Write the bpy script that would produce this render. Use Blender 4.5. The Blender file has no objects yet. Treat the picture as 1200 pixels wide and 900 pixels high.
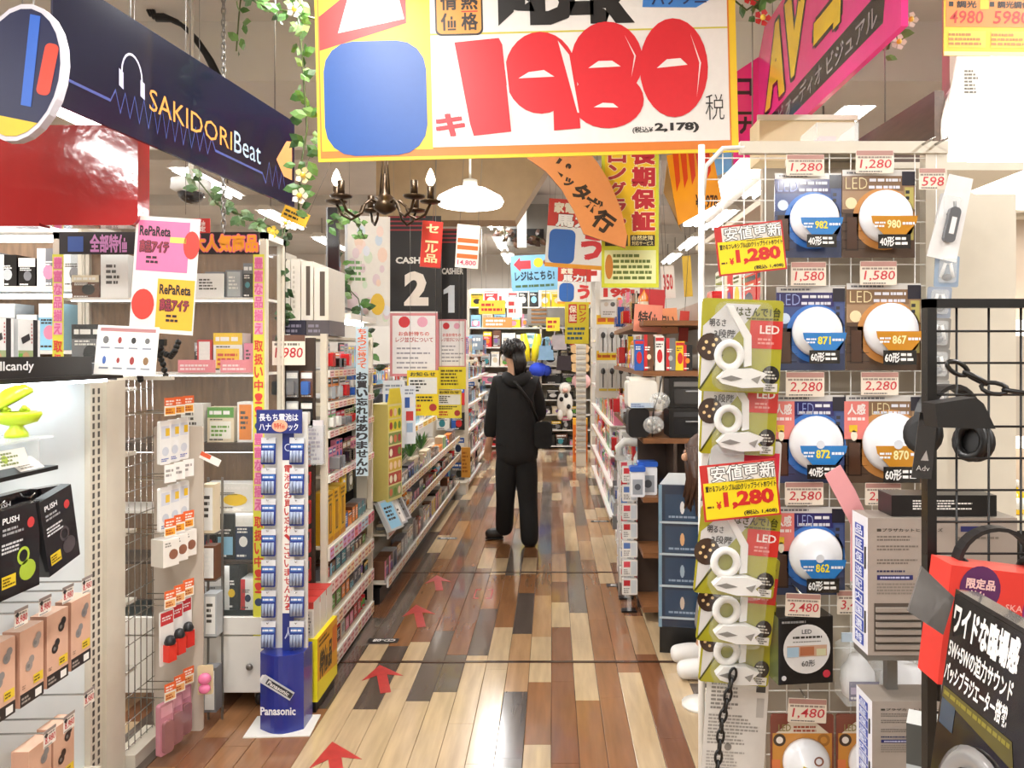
import bpy, math, random
from mathutils import Vector, Matrix

# ---------------------------------------------------------------- camera, world, exposure
F, H, U0, V0 = 900.0, 1.6, 647.0, 415.0          # focal length in px, eye height, vanishing point (1200x900 frame)
scn = bpy.context.scene
COL = scn.collection
cam = bpy.data.cameras.new('camera')
cam_o = bpy.data.objects.new('camera', cam); COL.objects.link(cam_o)
cam_o.location = (0, 0, H); cam_o.rotation_euler = (math.pi / 2, 0, 0)
cam.sensor_width = 36.0; cam.lens = F / 1200 * 36
cam.shift_x = -(U0 - 600) / 1200; cam.shift_y = -(450 - V0) / 1200
cam.clip_start = 0.05
scn.camera = cam_o
w = bpy.data.worlds.new('world'); scn.world = w; w.use_nodes = True
w.node_tree.nodes['Background'].inputs[0].default_value = (0.95, 0.97, 1.0, 1)
w.node_tree.nodes['Background'].inputs[1].default_value = 0.6
scn.view_settings.view_transform = 'Standard'; scn.view_settings.look = 'None'
scn.view_settings.gamma = 1.0; scn.view_settings.use_curve_mapping = False
scn.view_settings.exposure = 0.35
LAMP_W = 33.0                                      # watts per ceiling fluorescent
rnd = random.Random(11)

def P(u, v, Y): return Vector(((u - U0) * Y / F, Y, H - (v - V0) * Y / F))
def PX(u, v, X): return P(u, v, F * X / (u - U0))   # the point of a pixel on the vertical plane x = X
def PZ(u, v, Z=0.0): return P(u, v, F * (H - Z) / (v - V0))

# ---------------------------------------------------------------- colours and materials
def lin(c):
    if isinstance(c, str): c = [int(c[i:i + 2], 16) / 255 for i in (0, 2, 4)]
    return tuple(x / 12.92 if x <= .04045 else ((x + .055) / 1.055) ** 2.4 for x in c[:3]) + (1.0,)
MATS = {}
def mat(name, col='888888', rough=.5, metal=0, noise=.08, scale=12, emit=0, trans=0, alpha=1, bump=0, coat=0, attr=False, stretch=None):
    if name in MATS: return MATS[name]
    m = bpy.data.materials.new(name); m.use_nodes = True; MATS[name] = m
    nt = m.node_tree; N = nt.nodes; L = nt.links; b = N['Principled BSDF']
    b.inputs['Roughness'].default_value = rough; b.inputs['Metallic'].default_value = metal
    b.inputs['Transmission Weight'].default_value = trans; b.inputs['Alpha'].default_value = alpha
    b.inputs['Coat Weight'].default_value = coat; b.inputs['Coat Roughness'].default_value = .06
    src = None
    if attr:
        a = N.new('ShaderNodeAttribute'); a.attribute_name = 'Col'; src = a.outputs['Color']
    tc = N.new('ShaderNodeTexCoord'); nz = N.new('ShaderNodeTexNoise')
    nz.inputs['Scale'].default_value = scale; nz.inputs['Detail'].default_value = 4
    vec = tc.outputs['Object']
    if stretch:
        mp = N.new('ShaderNodeMapping'); mp.inputs['Scale'].default_value = stretch
        gm = N.new('ShaderNodeNewGeometry'); L.new(gm.outputs['Position'], mp.inputs['Vector']); vec = mp.outputs['Vector']
    L.new(vec, nz.inputs['Vector'])
    mx = N.new('ShaderNodeMix'); mx.data_type = 'RGBA'; mx.blend_type = 'MULTIPLY'; mx.inputs[0].default_value = 1
    rp = N.new('ShaderNodeMapRange'); rp.inputs['From Min'].default_value = .3; rp.inputs['From Max'].default_value = .7
    rp.inputs['To Min'].default_value = 1 - noise; rp.inputs['To Max'].default_value = 1.0
    L.new(nz.outputs['Fac'], rp.inputs['Value']); L.new(rp.outputs['Result'], mx.inputs[7])
    if src: L.new(src, mx.inputs[6])
    else: mx.inputs[6].default_value = lin(col)
    L.new(mx.outputs[2], b.inputs['Base Color'])
    if bump:
        bp = N.new('ShaderNodeBump'); bp.inputs['Strength'].default_value = bump; bp.inputs['Distance'].default_value = .004
        L.new(nz.outputs['Fac'], bp.inputs['Height']); L.new(bp.outputs['Normal'], b.inputs['Normal'])
    if emit:
        L.new(mx.outputs[2], b.inputs['Emission Color']); b.inputs['Emission Strength'].default_value = emit
    return m
PRINT = mat('printed_paper', rough=.42, attr=True, noise=.04, scale=40)
GLOSS = mat('glossy_print', rough=.16, attr=True, noise=.05, scale=30, coat=.5)
PLAST = mat('plastic_colour', rough=.3, attr=True, noise=.04, scale=25)
WHITE = mat('white_enamel', 'e9e6de', .35, noise=.05)
CREAM = mat('cream_enamel', 'd8d0bf', .4, noise=.06)
BLACK = mat('black_plastic', '161514', .35, noise=.2)
CHROME = mat('chrome_wire', 'c9c9c6', .22, metal=1)
STEEL = mat('grey_steel', '8e8c88', .38, metal=.8)
GLASS = mat('clear_glass', 'c8d4d2', .02, alpha=.05, noise=.01)
ACRYL = mat('clear_acrylic', 'eef2f2', .08, alpha=.28, noise=.02)
WOODP = mat('plank_laminate', rough=.17, attr=True, noise=.26, scale=3.0, stretch=(9, .9, 9), coat=.5)

# ---------------------------------------------------------------- geometry collector; front of everything is local -Y
EPS = .0006
_tx = {}
def glyph(t, bold, shear):
    k = (t, bold, shear)
    if k not in _tx:
        cu = bpy.data.curves.new('t', 'FONT'); cu.body = t; cu.resolution_u = 2; cu.offset = bold; cu.shear = shear
        ob = bpy.data.objects.new('t', cu); me = ob.to_mesh()
        _tx[k] = ([(q.co.x, q.co.y) for q in me.vertices], [tuple(p.vertices) for p in me.polygons])
        ob.to_mesh_clear(); bpy.data.objects.remove(ob); bpy.data.curves.remove(cu)
    return _tx[k]
class G:
    def __init__(s, yf=0.0): s.v = []; s.f = []; s.c = []; s.s = []; s.yf = yf; s.M = None
    def add(s, vs, fs, col, smooth=False):
        o = len(s.v)
        if s.M is not None: vs = [tuple(s.M @ Vector(q)) for q in vs]
        s.v += [tuple(q) for q in vs]; s.f += [tuple(i + o for i in f) for f in fs]
        c = lin(col)
        s.c += [c] * len(fs); s.s += [smooth] * len(fs); return s
    def box(s, x0, y0, z0, x1, y1, z1, col='ffffff', front=None, side=None, top=None):
        vs = [(x, y, z) for z in (z0, z1) for y in (y0, y1) for x in (x0, x1)]
        F6 = [((0, 1, 5, 4), front or col), ((2, 6, 7, 3), col), ((0, 4, 6, 2), side or col), ((1, 3, 7, 5), side or col), ((4, 5, 7, 6), top or col), ((0, 2, 3, 1), col)]
        for f, c in F6: s.add([vs[i] for i in f], [(0, 1, 2, 3)], c)
        return s
    def prism(s, pts, y0, y1, col='ffffff', side=None):        # polygon in xz, extruded along y
        n = len(pts); a = [(x, y0, z) for x, z in pts] + [(x, y1, z) for x, z in pts]
        s.add(a, [tuple(range(n)), tuple(range(2 * n - 1, n - 1, -1))], col)
        s.add(a, [(i, (i + 1) % n, n + (i + 1) % n, n + i) for i in range(n)], side or col); return s
    def rbox(s, x0, y0, z0, x1, y1, z1, r, col='ffffff', n=4, side=None):  # rounded-corner slab, corners seen from the front
        s.prism(rrect(x0, z0, x1, z1, r, n), y0, y1, col, side); return s
    def tube(s, pts, r, col='ffffff', n=7, closed=False, cap=True):
        pts = [Vector(p) for p in pts]; k = len(pts); vs = []; fs = []
        rr = r if isinstance(r, (list, tuple)) else [r] * k
        up = None
        for i, p in enumerate(pts):
            a = pts[(i - 1) % k] if (closed or i) else p; b = pts[(i + 1) % k] if (closed or i < k - 1) else p
            d = (b - a).normalized() if (b - a).length > 1e-9 else Vector((0, 0, 1))
            if up is None:
                up = Vector((0, 0, 1)) if abs(d.z) < .9 else Vector((1, 0, 0))
            x = d.cross(up)
            x = x.normalized() if x.length > 1e-6 else d.orthogonal().normalized()
            y = x.cross(d).normalized(); up = y
            for j in range(n):
                t = 2 * math.pi * j / n; vs.append(p + rr[i] * (math.cos(t) * x + math.sin(t) * y))
        for i in range(k if closed else k - 1):
            for j in range(n):
                fs.append((i * n + j, i * n + (j + 1) % n, ((i + 1) % k) * n + (j + 1) % n, ((i + 1) % k) * n + j))
        if cap and not closed: fs += [tuple(range(n))[::-1], tuple((k - 1) * n + j for j in range(n))]
        s.add(vs, fs, col, True); return s
    def lathe(s, prof, col='ffffff', n=16, c=(0, 0, 0), axis='Z', sy=1):
        vs = []; fs = []; k = len(prof)
        for r, z in prof:
            for j in range(n):
                t = 2 * math.pi * j / n; x, y = r * math.cos(t), r * math.sin(t) * sy
                q = (x, y, z) if axis == 'Z' else ((x, -z, y) if axis == 'Y' else (z, x, y))
                vs.append((q[0] + c[0], q[1] + c[1], q[2] + c[2]))
        for i in range(k - 1):
            for j in range(n): fs.append((i * n + j, i * n + (j + 1) % n, (i + 1) * n + (j + 1) % n, (i + 1) * n + j))
        fs += [tuple(range(n))[::-1], tuple((k - 1) * n + j for j in range(n))]
        s.add(vs, fs, col, True); return s
    def ball(s, c, rx, ry=None, rz=None, col='ffffff', n=12, m=8):
        ry = ry or rx; rz = rz or rx; vs = []; fs = []
        for i in range(m + 1):
            a = math.pi * i / m
            for j in range(n):
                t = 2 * math.pi * j / n
                vs.append((c[0] + rx * math.sin(a) * math.cos(t), c[1] + ry * math.sin(a) * math.sin(t), c[2] - rz * math.cos(a)))
        for i in range(m):
            for j in range(n): fs.append((i * n + j, i * n + (j + 1) % n, (i + 1) * n + (j + 1) % n, (i + 1) * n + j))
        s.add(vs, fs, col, True); return s
    # ---- flat print on the plane y = yf, facing -Y; layer l lifts it off the face
    def poly(s, pts, col, l=1): s.add([(x, s.yf - l * EPS, z) for x, z in pts], [tuple(range(len(pts)))], col); return s
    def rect(s, x0, z0, x1, z1, col, l=1): return s.poly([(x0, z0), (x1, z0), (x1, z1), (x0, z1)], col, l)
    def disc(s, cx, cz, rx, rz=None, col='ffffff', l=1, n=20, a0=0, a1=360):
        rz = rz or rx; k = n if a1 - a0 >= 360 else n + 1
        return s.poly([(cx + rx * math.cos(math.radians(a0 + (a1 - a0) * i / n)), cz + rz * math.sin(math.radians(a0 + (a1 - a0) * i / n))) for i in range(k)], col, l)
    def ring(s, cx, cz, r0, r1, col, l=1, n=20):
        pi = [(math.cos(2 * math.pi * i / n), math.sin(2 * math.pi * i / n)) for i in range(n)]
        vs = [(cx + r0 * a, s.yf - l * EPS, cz + r0 * b) for a, b in pi] + [(cx + r1 * a, s.yf - l * EPS, cz + r1 * b) for a, b in pi]
        s.add(vs, [(i, (i + 1) % n, n + (i + 1) % n, n + i) for i in range(n)], col); return s
    def fit(s, t, x0, z0, x1, z1, col, l=2, bold=.02, shear=0, out=None, ob=.09):   # stretch lettering to fill a rectangle
        cjk = any(ord(ch) > 0x2e80 for ch in t); sh = [(0, 0)]; e = 0
        if cjk and bold > .015: e, bold = (bold - .01) * .8, .01
        vs, fs = glyph(t, bold, shear)
        if not vs: return s
        a = min(q[0] for q in vs); b = max(q[0] for q in vs); c = min(q[1] for q in vs); d = max(q[1] for q in vs)
        kx = (x1 - x0) / max(b - a, 1e-6); kz = (z1 - z0) / max(d - c, 1e-6)
        if t in '一ー-' : kz = min(kz, kx)
        put = lambda dx, dz, q, ll: s.add([(x0 + (x - a) * kx + dx, s.yf - ll * EPS, z0 + (y - c) * kz + dz) for x, y in vs], fs, q)
        if out:
            o_ = .05 * (z1 - z0) + e * kz
            for i in range(8): put(o_ * math.cos(i * .785), o_ * math.sin(i * .785), out, l + i * .1)
            l += 1.2
        put(0, 0, col, l)
        if e:
            for i, (dx, dz) in enumerate(((1, 1), (-1, 1), (1, -1), (-1, -1))): put(dx * e * min(kx, kz * 1.4), dz * e * kz, col, l + .1 + i * .1)
        return s
    def vfit(s, t, x0, z0, x1, z1, col, l=2, bold=.02, out=None):                       # one character under another
        n = len(t); h = (z1 - z0) / n
        for i, ch in enumerate(t):
            if ch in ' 　': continue
            s.fit(ch, x0, z1 - (i + .92) * h, x1, z1 - (i + .08) * h, col, l, bold, out=out)
        return s
    def small(s, x0, z0, x1, z1, n, col='444444', l=2, seed=0, fill=.55):                # rows of print too small to read
        r = random.Random(seed); h = (z1 - z0) / n
        for i in range(n):
            x = x0; e = x0 + (x1 - x0) * (r.uniform(.55, 1) if n > 1 else 1); zz = z1 - (i + 1) * h
            while x < e:
                wd = min(h * r.uniform(.5, 1.6), e - x); s.rect(x, zz + h * (1 - fill) / 2, x + wd * .82, zz + h * (1 + fill) / 2, col, l); x += wd
        return s
    def mesh(s, name, m):
        me = bpy.data.meshes.new(name); me.from_pydata(s.v, [], s.f)
        ca = me.color_attributes.new('Col', 'FLOAT_COLOR', 'CORNER')
        buf = []
        for f, c in zip(s.f, s.c): buf += list(c) * len(f)
        ca.data.foreach_set('color', buf)
        me.polygons.foreach_set('use_smooth', s.s)
        me.materials.append(m); me.update(); return me
def rrect(x0, z0, x1, z1, r, n=4):
    out = []
    for cx, cz, a in ((x1 - r, z1 - r, 0), (x0 + r, z1 - r, 90), (x0 + r, z0 + r, 180), (x1 - r, z0 + r, 270)):
        for i in range(n + 1):
            t = math.radians(a + 90 * i / n); out.append((cx + r * math.cos(t), cz + r * math.sin(t)))
    return out
def rot(r): return (0, 0, r) if not isinstance(r, (tuple, list)) else tuple(r)
def obj(name, g, m=PRINT, parent=None, loc=(0, 0, 0), r=0, label=None, cat=None, group=None, kind=None):
    me = g if isinstance(g, bpy.types.Mesh) else g.mesh(name, m)
    o = bpy.data.objects.new(name, me); COL.objects.link(o)
    o.parent = parent; o.location = loc; o.rotation_euler = rot(r)
    return tag(o, label, cat, group, kind)
def tag(o, label=None, cat=None, group=None, kind=None):
    for k, x in (('label', label), ('category', cat), ('group', group), ('kind', kind)):
        if x: o[k] = x
    return o
def thing(name, label, cat, loc=(0, 0, 0), r=0, group=None, kind=None):
    o = bpy.data.objects.new(name, None); COL.objects.link(o); o.empty_display_size = .05
    o.location = loc; o.rotation_euler = rot(r)
    return tag(o, label, cat, group, kind)
def dup(root, loc, r, label, group=None):
    c = root.copy(); COL.objects.link(c); c.location = loc; c.rotation_euler = rot(r); c['label'] = label
    if group: c['group'] = group
    for ch in list(root.children):
        d = ch.copy(); COL.objects.link(d); d.parent = c
        for e in list(ch.children):
            h = e.copy(); COL.objects.link(h); h.parent = d
    return c
ORD = 'first second third fourth fifth sixth seventh eighth ninth tenth eleventh twelfth thirteenth fourteenth fifteenth sixteenth seventeenth eighteenth nineteenth twentieth'.split() + ['twenty-' + x for x in 'first second third fourth fifth sixth seventh eighth ninth'.split()] + ['thirtieth'] + ['thirty-' + x for x in 'first second third fourth fifth sixth seventh eighth ninth'.split()] + ['fortieth'] + ['forty-' + x for x in 'first second third fourth fifth sixth seventh eighth ninth'.split()]
PAL = {'red': 'c8282c', 'white': 'ecebe6', 'black': '1d1c1c', 'blue': '2a5db0', 'yellow': 'f0c81e', 'pink': 'e88aa6', 'green': '5a9a3c', 'orange': 'e8862a',
       'silver': 'b4b8ba', 'brown': '6a4530', 'cream': 'e0d2b4', 'navy': '22304e', 'teal': '3a8a94', 'purple': '7a5a9c', 'grey': '77777a', 'sky blue': '8ec4e0'}
def left_face(): return math.pi / 2        # faces +X (goods on the left side of the aisle)
def right_face(): return -math.pi / 2      # faces -X

# ---------------------------------------------------------------- setting
def build_shell():
    x0, x1, y0, y1, zc = -6.5, 5.6, -4.0, 15.0, 3.55
    fl = obj('floor', G().box(x0, y0, -.2, x1, y1, -.012, '3a2a20'), WOODP, kind='structure')
    cols = {'light': 'cdb38d', 'tan': 'ba936a', 'brown': '9a6c47', 'red': '875a3e', 'dark': '5d5149', 'grey': '71665d'}
    keys = ['light'] * 7 + ['tan'] * 2 + ['brown'] * 6 + ['red'] * 4 + ['dark'] * 4 + ['grey'] * 3
    wd = .112; r = random.Random(5); cache = {}
    far = G()
    ncol = int((x1 - x0) / wd); cnt = 0
    for i in range(ncol):
        xa = x0 + i * wd; y = y0 - r.random() * .6; near = -1.62 < xa < .72
        k = r.choice(keys)
        while y < y1:
            ln = r.choice((.45, .6, .75, .9)); k = r.choice(keys) if r.random() < .8 else k
            if near and y + ln > 2.7 and y < 9.2:
                me = cache.get((k, ln))
                if not me:
                    g = G(); a, b, c = .0008, wd - .0008, .002
                    g.prism([(a, -.011), (b, -.011), (b, -.0012), (b - c, 0), (a + c, 0), (a, -.0012)], .0008, ln - .0008, cols[k])
                    me = cache[(k, ln)] = g.mesh('plank', WOODP)
                obj('plank', me, None, fl, (xa, y, r.uniform(-.0004, .0002))); cnt += 1
            else:
                far.box(xa + .0008, y + .0008, -.011, xa + wd - .0008, y + ln - .0008, 0, cols[k])
            y += ln
    obj('far_planks', far, WOODP, fl, kind='stuff')
    print('planks', cnt)
    for i, Y in enumerate((3.98, 5.62)):
        obj('trim_%d' % (i + 1), G().prism([(-1.1, -.001), (.66, -.001), (.655, .003), (-1.095, .003)], Y, Y + .022, '4a3226'), WOODP, kind='structure')
    cm = mat('ceiling_board', 'd2cfc9', .85, noise=.1, scale=2)
    wm = mat('painted_wall', 'd8d4cc', .8, noise=.08, scale=2)
    ce = obj('ceiling', G().box(x0, y0, zc, x1, y1, zc + .2), cm, kind='structure')
    obj('beam', G().box(x0, 4.5, 3.2, x1, 4.95, zc), cm, ce)
    for k, y in enumerate((7.2, 9.4, 11.6)):
        obj('beam', G().box(x0, y, 3.42, x1, y + .18, zc), cm, ce)
    bm = mat('beige_soffit', 'b39a78', .6, noise=.08)
    obj('trim_3', G().prism([(-1.42, 2.68), (-.30, 2.68), (.02, 3.2), (.02, zc), (-1.42, zc)], 6.2, 6.5), bm, kind='structure')
    obj('wall_left', G().box(x0 - .15, y0, 0, x0, y1, zc), wm, kind='structure')
    obj('wall_right', G().box(x1, y0, 0, x1 + .15, y1, zc), wm, kind='structure')
    obj('wall_back', G().box(x0, y1, 0, x1, y1 + .15, zc), wm, kind='structure')
    obj('wall_front', G().box(x0, y0 - .15, 0, x1, y0, zc), wm, kind='structure')

def build_lamps():
    tube = mat('fluorescent_tube', 'ffffff', .4, emit=14, noise=.0)
    fm = WHITE
    rows = {-3.3: 'beyond the glass cabinet', -.74: 'over the aisle', 2.05: 'over the right-hand aisle'}
    for X, where in rows.items():
        k = 0
        for Y in (-2.6, -.6, 1.4, 3.1, 5.4, 7.4, 9.4, 11.4, 13.2):
            if X == -.74 and Y == 5.4: continue
            Z = 3.12 if Y < 4.4 else 3.25
            t = thing('ceiling_light', 'white fluorescent ceiling light %s, %s from the front' % (where, ORD[k]), 'light', (X, Y, Z), group='fluorescent ceiling lights'); k += 1
            obj('housing', G().prism([(-.11, 0), (.11, 0), (.05, .06), (-.05, .06)], -.62, .62), fm, t)
            for s in (-.05, .05):
                obj('tube', G().tube([(s, -.6, -.018), (s, .6, -.018)], .016), tube, t)
            for s in (-.4, .4):
                obj('hanger', G().box(-.006, s, .06, .006, s + .012, 3.55 - Z if Y < 4.4 or Y > 5 else 3.55 - Z), STEEL, t)
            ld = bpy.data.lights.new('tube_light', 'AREA'); ld.shape = 'RECTANGLE'; ld.size = .16; ld.size_y = 1.2
            ld.energy = LAMP_W; ld.color = (1.0, .985, .965)
            lo = bpy.data.objects.new('tube_light', ld); COL.objects.link(lo); lo.parent = t; lo.location = (0, 0, -.04)
build_shell(); build_lamps()
# ================================================================ left foreground: headphone gondola
LF = math.pi / 2
def price_card(g, w, h, price=None, c='b03030', top='9a6a5a', bg='f3ede2', seed=0, digits=True):
    g.rect(0, 0, w, h, bg, 1); g.rect(0, h * .82, w, h, top, 2); g.small(w * .05, h * .62, w * .9, h * .8, 1, '8a7f78', 2, seed)
    if price: g.fit(price, w * .12, h * .14, w * .94, h * .6, c, 2, .012, .12)
    else: g.rect(w * .1, h * .3, w * .9, h * .55, c, 2)
    g.small(w * .05, h * .02, w * .7, h * .12, 1, '777777', 2, seed + 1); return g
def headphone_gondola():
    X = -1.68
    t = thing('slotted_gondola', 'white slotted gondola with pale back panel hung with earphone packs', 'shelf unit', (X, 2.76, 0))
    pm = mat('pale_back_panel', 'dfe8ea', .45, noise=.03)
    obj('back_panel', G().box(-.04, -1.4, 0, 0, 0, 1.52), pm, t)
    obj('upright', G().box(-.04, 0, 0, .02, .075, 1.5), CREAM, t)
    g = G()
    for k in range(44):
        for s in (.014, .046):
            z = .1 + k * .0315; g.box(.0195, s, z, .0208, s + .012, z + .021, '4a4640')
    obj('slots', g, PRINT, t, kind='stuff')
    obj('side_board', G().box(-.04, .075, 0, .035, .2, 1.5), CREAM, t)
    obj('plinth', G().box(-.04, -1.4, 0, .06, .0, .12), CREAM, t)
    obj('top_shelf', G().box(-.3, -1.4, 1.515, .15, -.02, 1.53), BLACK, t)
    hd = obj('header_board', G().box(.125, -1.4, 1.53, .14, -.19, 1.592), BLACK, t)
    g = G(); g.fit('skullcandy', 0, 0, .21, .034, 'd8d8d8', 1, .015)
    obj('lettering', g, PRINT, hd, (.141, -.69, 1.545), LF)
    obj('lamp_strip', G().box(.08, -1.4, 1.503, .11, -.05, 1.514), mat('gondola_tube', 'eef8ff', .4, emit=13, noise=0), t)
    # hooks with price cards
    def hook(y, z, out=.26, card=None, cs=(.055, .05)):
        h = obj('hook', G().tube([(0, y, z), (out, y, z + .004), (out + .012, y, z + .016)], .0028), CHROME, t)
        if card:
            g = G(); price_card(g, cs[0], cs[1], card, 'c8323a', '9a8f8a', seed=int(z * 99 + y * 77))
            g.disc(cs[0] * .2, cs[1] * .7, cs[0] * .12, None, '333333', 3, 10)
            obj('price_card', g, PRINT, h, (out + .014, y - cs[0] / 2, z - cs[1] * .6), LF)
    for y, z in ((-.66, .86), (-.56, .86), (-.455, .86), (-.36, .86)): hook(y + .02, z + .02, .2, '8,980')
    for y, z in ((-.52, .49), (-.43, .49), (-.33, .52)): hook(y, z, .2, '8,980')
    for y in (-.7, -.58): hook(y, 1.19, .2, None)
    # earphone cartons in pale pink
    def carton(y0, z0, w, h, pods, label, d=.05):
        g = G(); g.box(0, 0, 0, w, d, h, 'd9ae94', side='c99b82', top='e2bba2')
        g.rect(0, 0, w, h * .17, '2c2422', 1); g.rect(w * .62, h * .03, w * .9, h * .13, 'f0efe9', 2); g.small(w * .05, h * .03, w * .5, h * .13, 2, 'aaa096', 2, 3)
        g.rect(w * .55, h * .22, w * .96, h * .34, 'e8c834', 2); g.small(w * .58, h * .24, w * .92, h * .32, 2, '6a5a1a', 3, 4)
        g.small(w * .08, h * .22, w * .3, h * .28, 2, '9c7a68', 2, 8)
        for cx, cz in ((.66, .76), (.36, .5)):
            g.disc(w * cx, h * cz, w * .15, w * .15, pods, 2, 14); g.disc(w * (cx + .1), h * (cz + .07), w * .12, w * .12, pods, 2.5, 12)
            g.disc(w * (cx - .03), h * cz, w * .06, w * .06, '7d7a78', 3, 10)
        return obj('earphone_carton', g, PRINT, None, (X + .18, y0, z0), LF, label, 'carton', 'pale pink earphone cartons')
    carton(2.045, .6, .1, .215, '8a8684', 'pale pink earphone carton cut by the left photo edge, middle row')
    carton(2.165, .6, .1, .215, '9a928c', 'pale pink carton with grey earbuds, second from the slotted post side')
    carton(2.28, .605, .1, .215, '2a2624', 'pale pink carton with black earbuds in the middle row')
    carton(2.395, .61, .1, .215, '8d8987', 'pale pink carton with silver earbuds nearest the slotted white post')
    carton(2.2, .245, .1, .215, '8a8684', 'pale pink carton half hidden in the lowest row')
    carton(2.31, .255, .1, .215, '3a2a26', 'pale pink carton with dark brown earbuds in the lowest row')
    # black sport packs
    def sport(loc, w, h, tilt, label, acc, d=.03):
        g = G(); g.box(0, 0, 0, w, d, h, '17161a', side='2a2a2c', top='33322f')
        g.fit('PUSH', w * .12, h * .84, w * .5, h * .91, 'e8e8e8', 1, .02); g.small(w * .12, h * .7, w * .7, h * .8, 2, '9a9a9a', 1, 1)
        g.disc(w * .78, h * .78, w * .09, None, 'c83a3a', 1, 12); g.small(w * .1, h * .5, w * .6, h * .63, 3, 'cfcfcf', 1, 2)
        g.rect(w * .1, h * .12, w * .42, h * .26, 'e3c62c', 1); g.small(w * .12, h * .14, w * .4, h * .24, 3, '5a4a12', 2, 3)
        g.disc(w * .7, h * .24, w * .2, w * .17, acc, 1, 16); g.ring(w * .6, h * .42, w * .1, w * .15, acc, 1, 14)
        return obj('earphone_pack', g, GLOSS, None, loc, (0, tilt, LF), label, 'earphones', 'black earphone packs')
    sport((X + .245, 1.985, .955), .165, .235, 0, 'black earphone pack with lime green print, cut by the left edge', 'a8c23a')
    sport((X + .25, 2.185, .965), .145, .225, -.2, 'black earphone pack tilted beside the slotted post', '4a4446')
    sport((X + .19, 2.03, 1.0), .165, .215, 0, 'black earphone pack behind the lime printed one', '2c2c2e')
    sport((X + .19, 2.21, 1.0), .145, .21, .06, 'black earphone pack behind the tilted one', '2c2c2e')
    # acrylic shelf with open lime charging case
    sh = thing('acrylic_riser', 'clear acrylic riser holding the lime charging case', 'display stand', (X, 1.8, 1.26))
    obj('plate', G().box(0, 0, .1, .24, .42, .106), ACRYL, sh); obj('plate', G().box(0, 0, 0, .22, .47, .012), BLACK, sh)
    obj('end_wall', G().box(0, .41, .006, .2, .418, .1), ACRYL, sh); obj('end_wall', G().box(0, .0, .006, .2, .008, .1), ACRYL, sh)
    g = G(); g.rect(0, 0, .12, .05, 'eceadf', 1); g.small(.01, .005, .09, .045, 4, '7a8a4a', 2, 3); g.disc(.03, .025, .012, None, 'b8d23c', 2, 10)
    obj('info_card', g, PRINT, sh, (.205, .25, .03), (-.35, 0, LF))
    t2 = thing('charging_case', 'open lime green earbud charging case on the acrylic riser', 'earphones', (X + .17, 2.165, 1.366), (0, 0, .5))
    lm = mat('lime_plastic', 'c3dc2e', .28, noise=.03)
    obj('stand', G().lathe([(.03, 0), (.028, .012), (.016, .03), (.02, .045)], n=16), lm, t2)
    obj('shell', G().lathe([(.012, .03), (.05, .042), (.062, .062), (.06, .072), (.054, .072), (.05, .064), (.0, .06)], n=24, sy=.62), lm, t2)
    lid = obj('lid', G().lathe([(.06, 0), (.064, .008), (.056, .03), (.03, .042), (.0, .045)], n=24, sy=.62), lm, t2, (-.012, .012, .094), (0, -.55, 0))
    obj('lid_lining', G().lathe([(.0, -.002), (.054, -.001), (.0, .0)], n=20, sy=.6), BLACK, lid)
    obj('lining', G().lathe([(0, .066), (.052, .067), (0, .068)], n=20, sy=.6), BLACK, t2)
    for s in (-.024, .02):
        obj('earbud', G().ball((s, -.004, .076), .014, .012, .01).ball((s, -.014, .083), .008), lm, t2)
    g = G(); g.box(0, 0, 0, .1, .002, .05, 'ece6dc'); g.small(.01, .005, .09, .045, 4, '8a8478', 1, 5); g.rect(.01, .03, .05, .045, 'd9a03a', 2)
    obj('name_card', g, PRINT, None, (X + .2, 2.14, 1.272), (-.9, 0, LF), 'small white name card lying in the black tray', 'card')
    # goods on the top shelf
    z = 1.595
    obj('black_carton', G().box(0, 0, 0, .15, .12, .1, '201d1b', top='2c2826').small(.01, .07, .05, .09, 2, '6a6560', 1, 4), PRINT, None, (X - .06, 2.12, 1.531), LF, 'plain black carton on the shelf above the black lettered header', 'carton')
    for i in range(2):
        g = G(); g.box(0, 0, 0, .105, .06, .18, 'dfe0dc', side='c9cac8')
        g.rect(.07, 0, .092, .18, '1c1c1e', 1); g.poly([(.012, .12), (.05, .135), (.056, .115), (.02, .1)], '2a2a2c', 2); g.rect(0, 0, .07, .08, '9aa878', 1)
        g.disc(.035, .045, .02, .03, 'c09a72', 2); g.rect(0, .055, .02, .07, '5fae3c', 2); g.small(.06, .1, .068, .17, 6, 'b04a4a', 2, 4)
        obj('phone_charger_pack', g, PRINT, None, (X - .02, 2.32 + i * .125, 1.532), LF, ['white charger pack with black band next to the black carton', 'white charger pack with black band behind the white leaflet'][i], 'package', 'white charger packs')
    g = G(); g.box(0, 0, 0, .2, .002, .17, 'f0eee9'); r = random.Random(3)
    for i in range(4):
        for j in range(2):
            g.rect(.015 + i * .045, .02 + j * .07, .045 + i * .045, .026 + j * .07, '8a8f9a', 1)
            g.disc(.03 + i * .045, .05 + j * .07, r.uniform(.005, .01), r.uniform(.01, .018), r.choice(['8a6a4a', '333333', '4a6ab0', '9a3a3a', '6a6a6a']), 1, 10)
    g.rect(.01, .15, .19, .162, 'b07a7a', 1)
    obj('leaflet', g, PRINT, None, Vector((-1.565, 2.62, 1.532)), (-.12, .04, .12), 'white leaflet with small product pictures leaning above the slotted post', 'leaflet')
    # flexible tripod
    t = thing('flexible_tripod', 'black bendy phone tripod above the wire rack', 'tripod', P(185, 448, 2.95))
    obj('head', G().ball((0, 0, .13), .022).box(-.03, -.01, .14, .03, .01, .165), BLACK, t)
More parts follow.
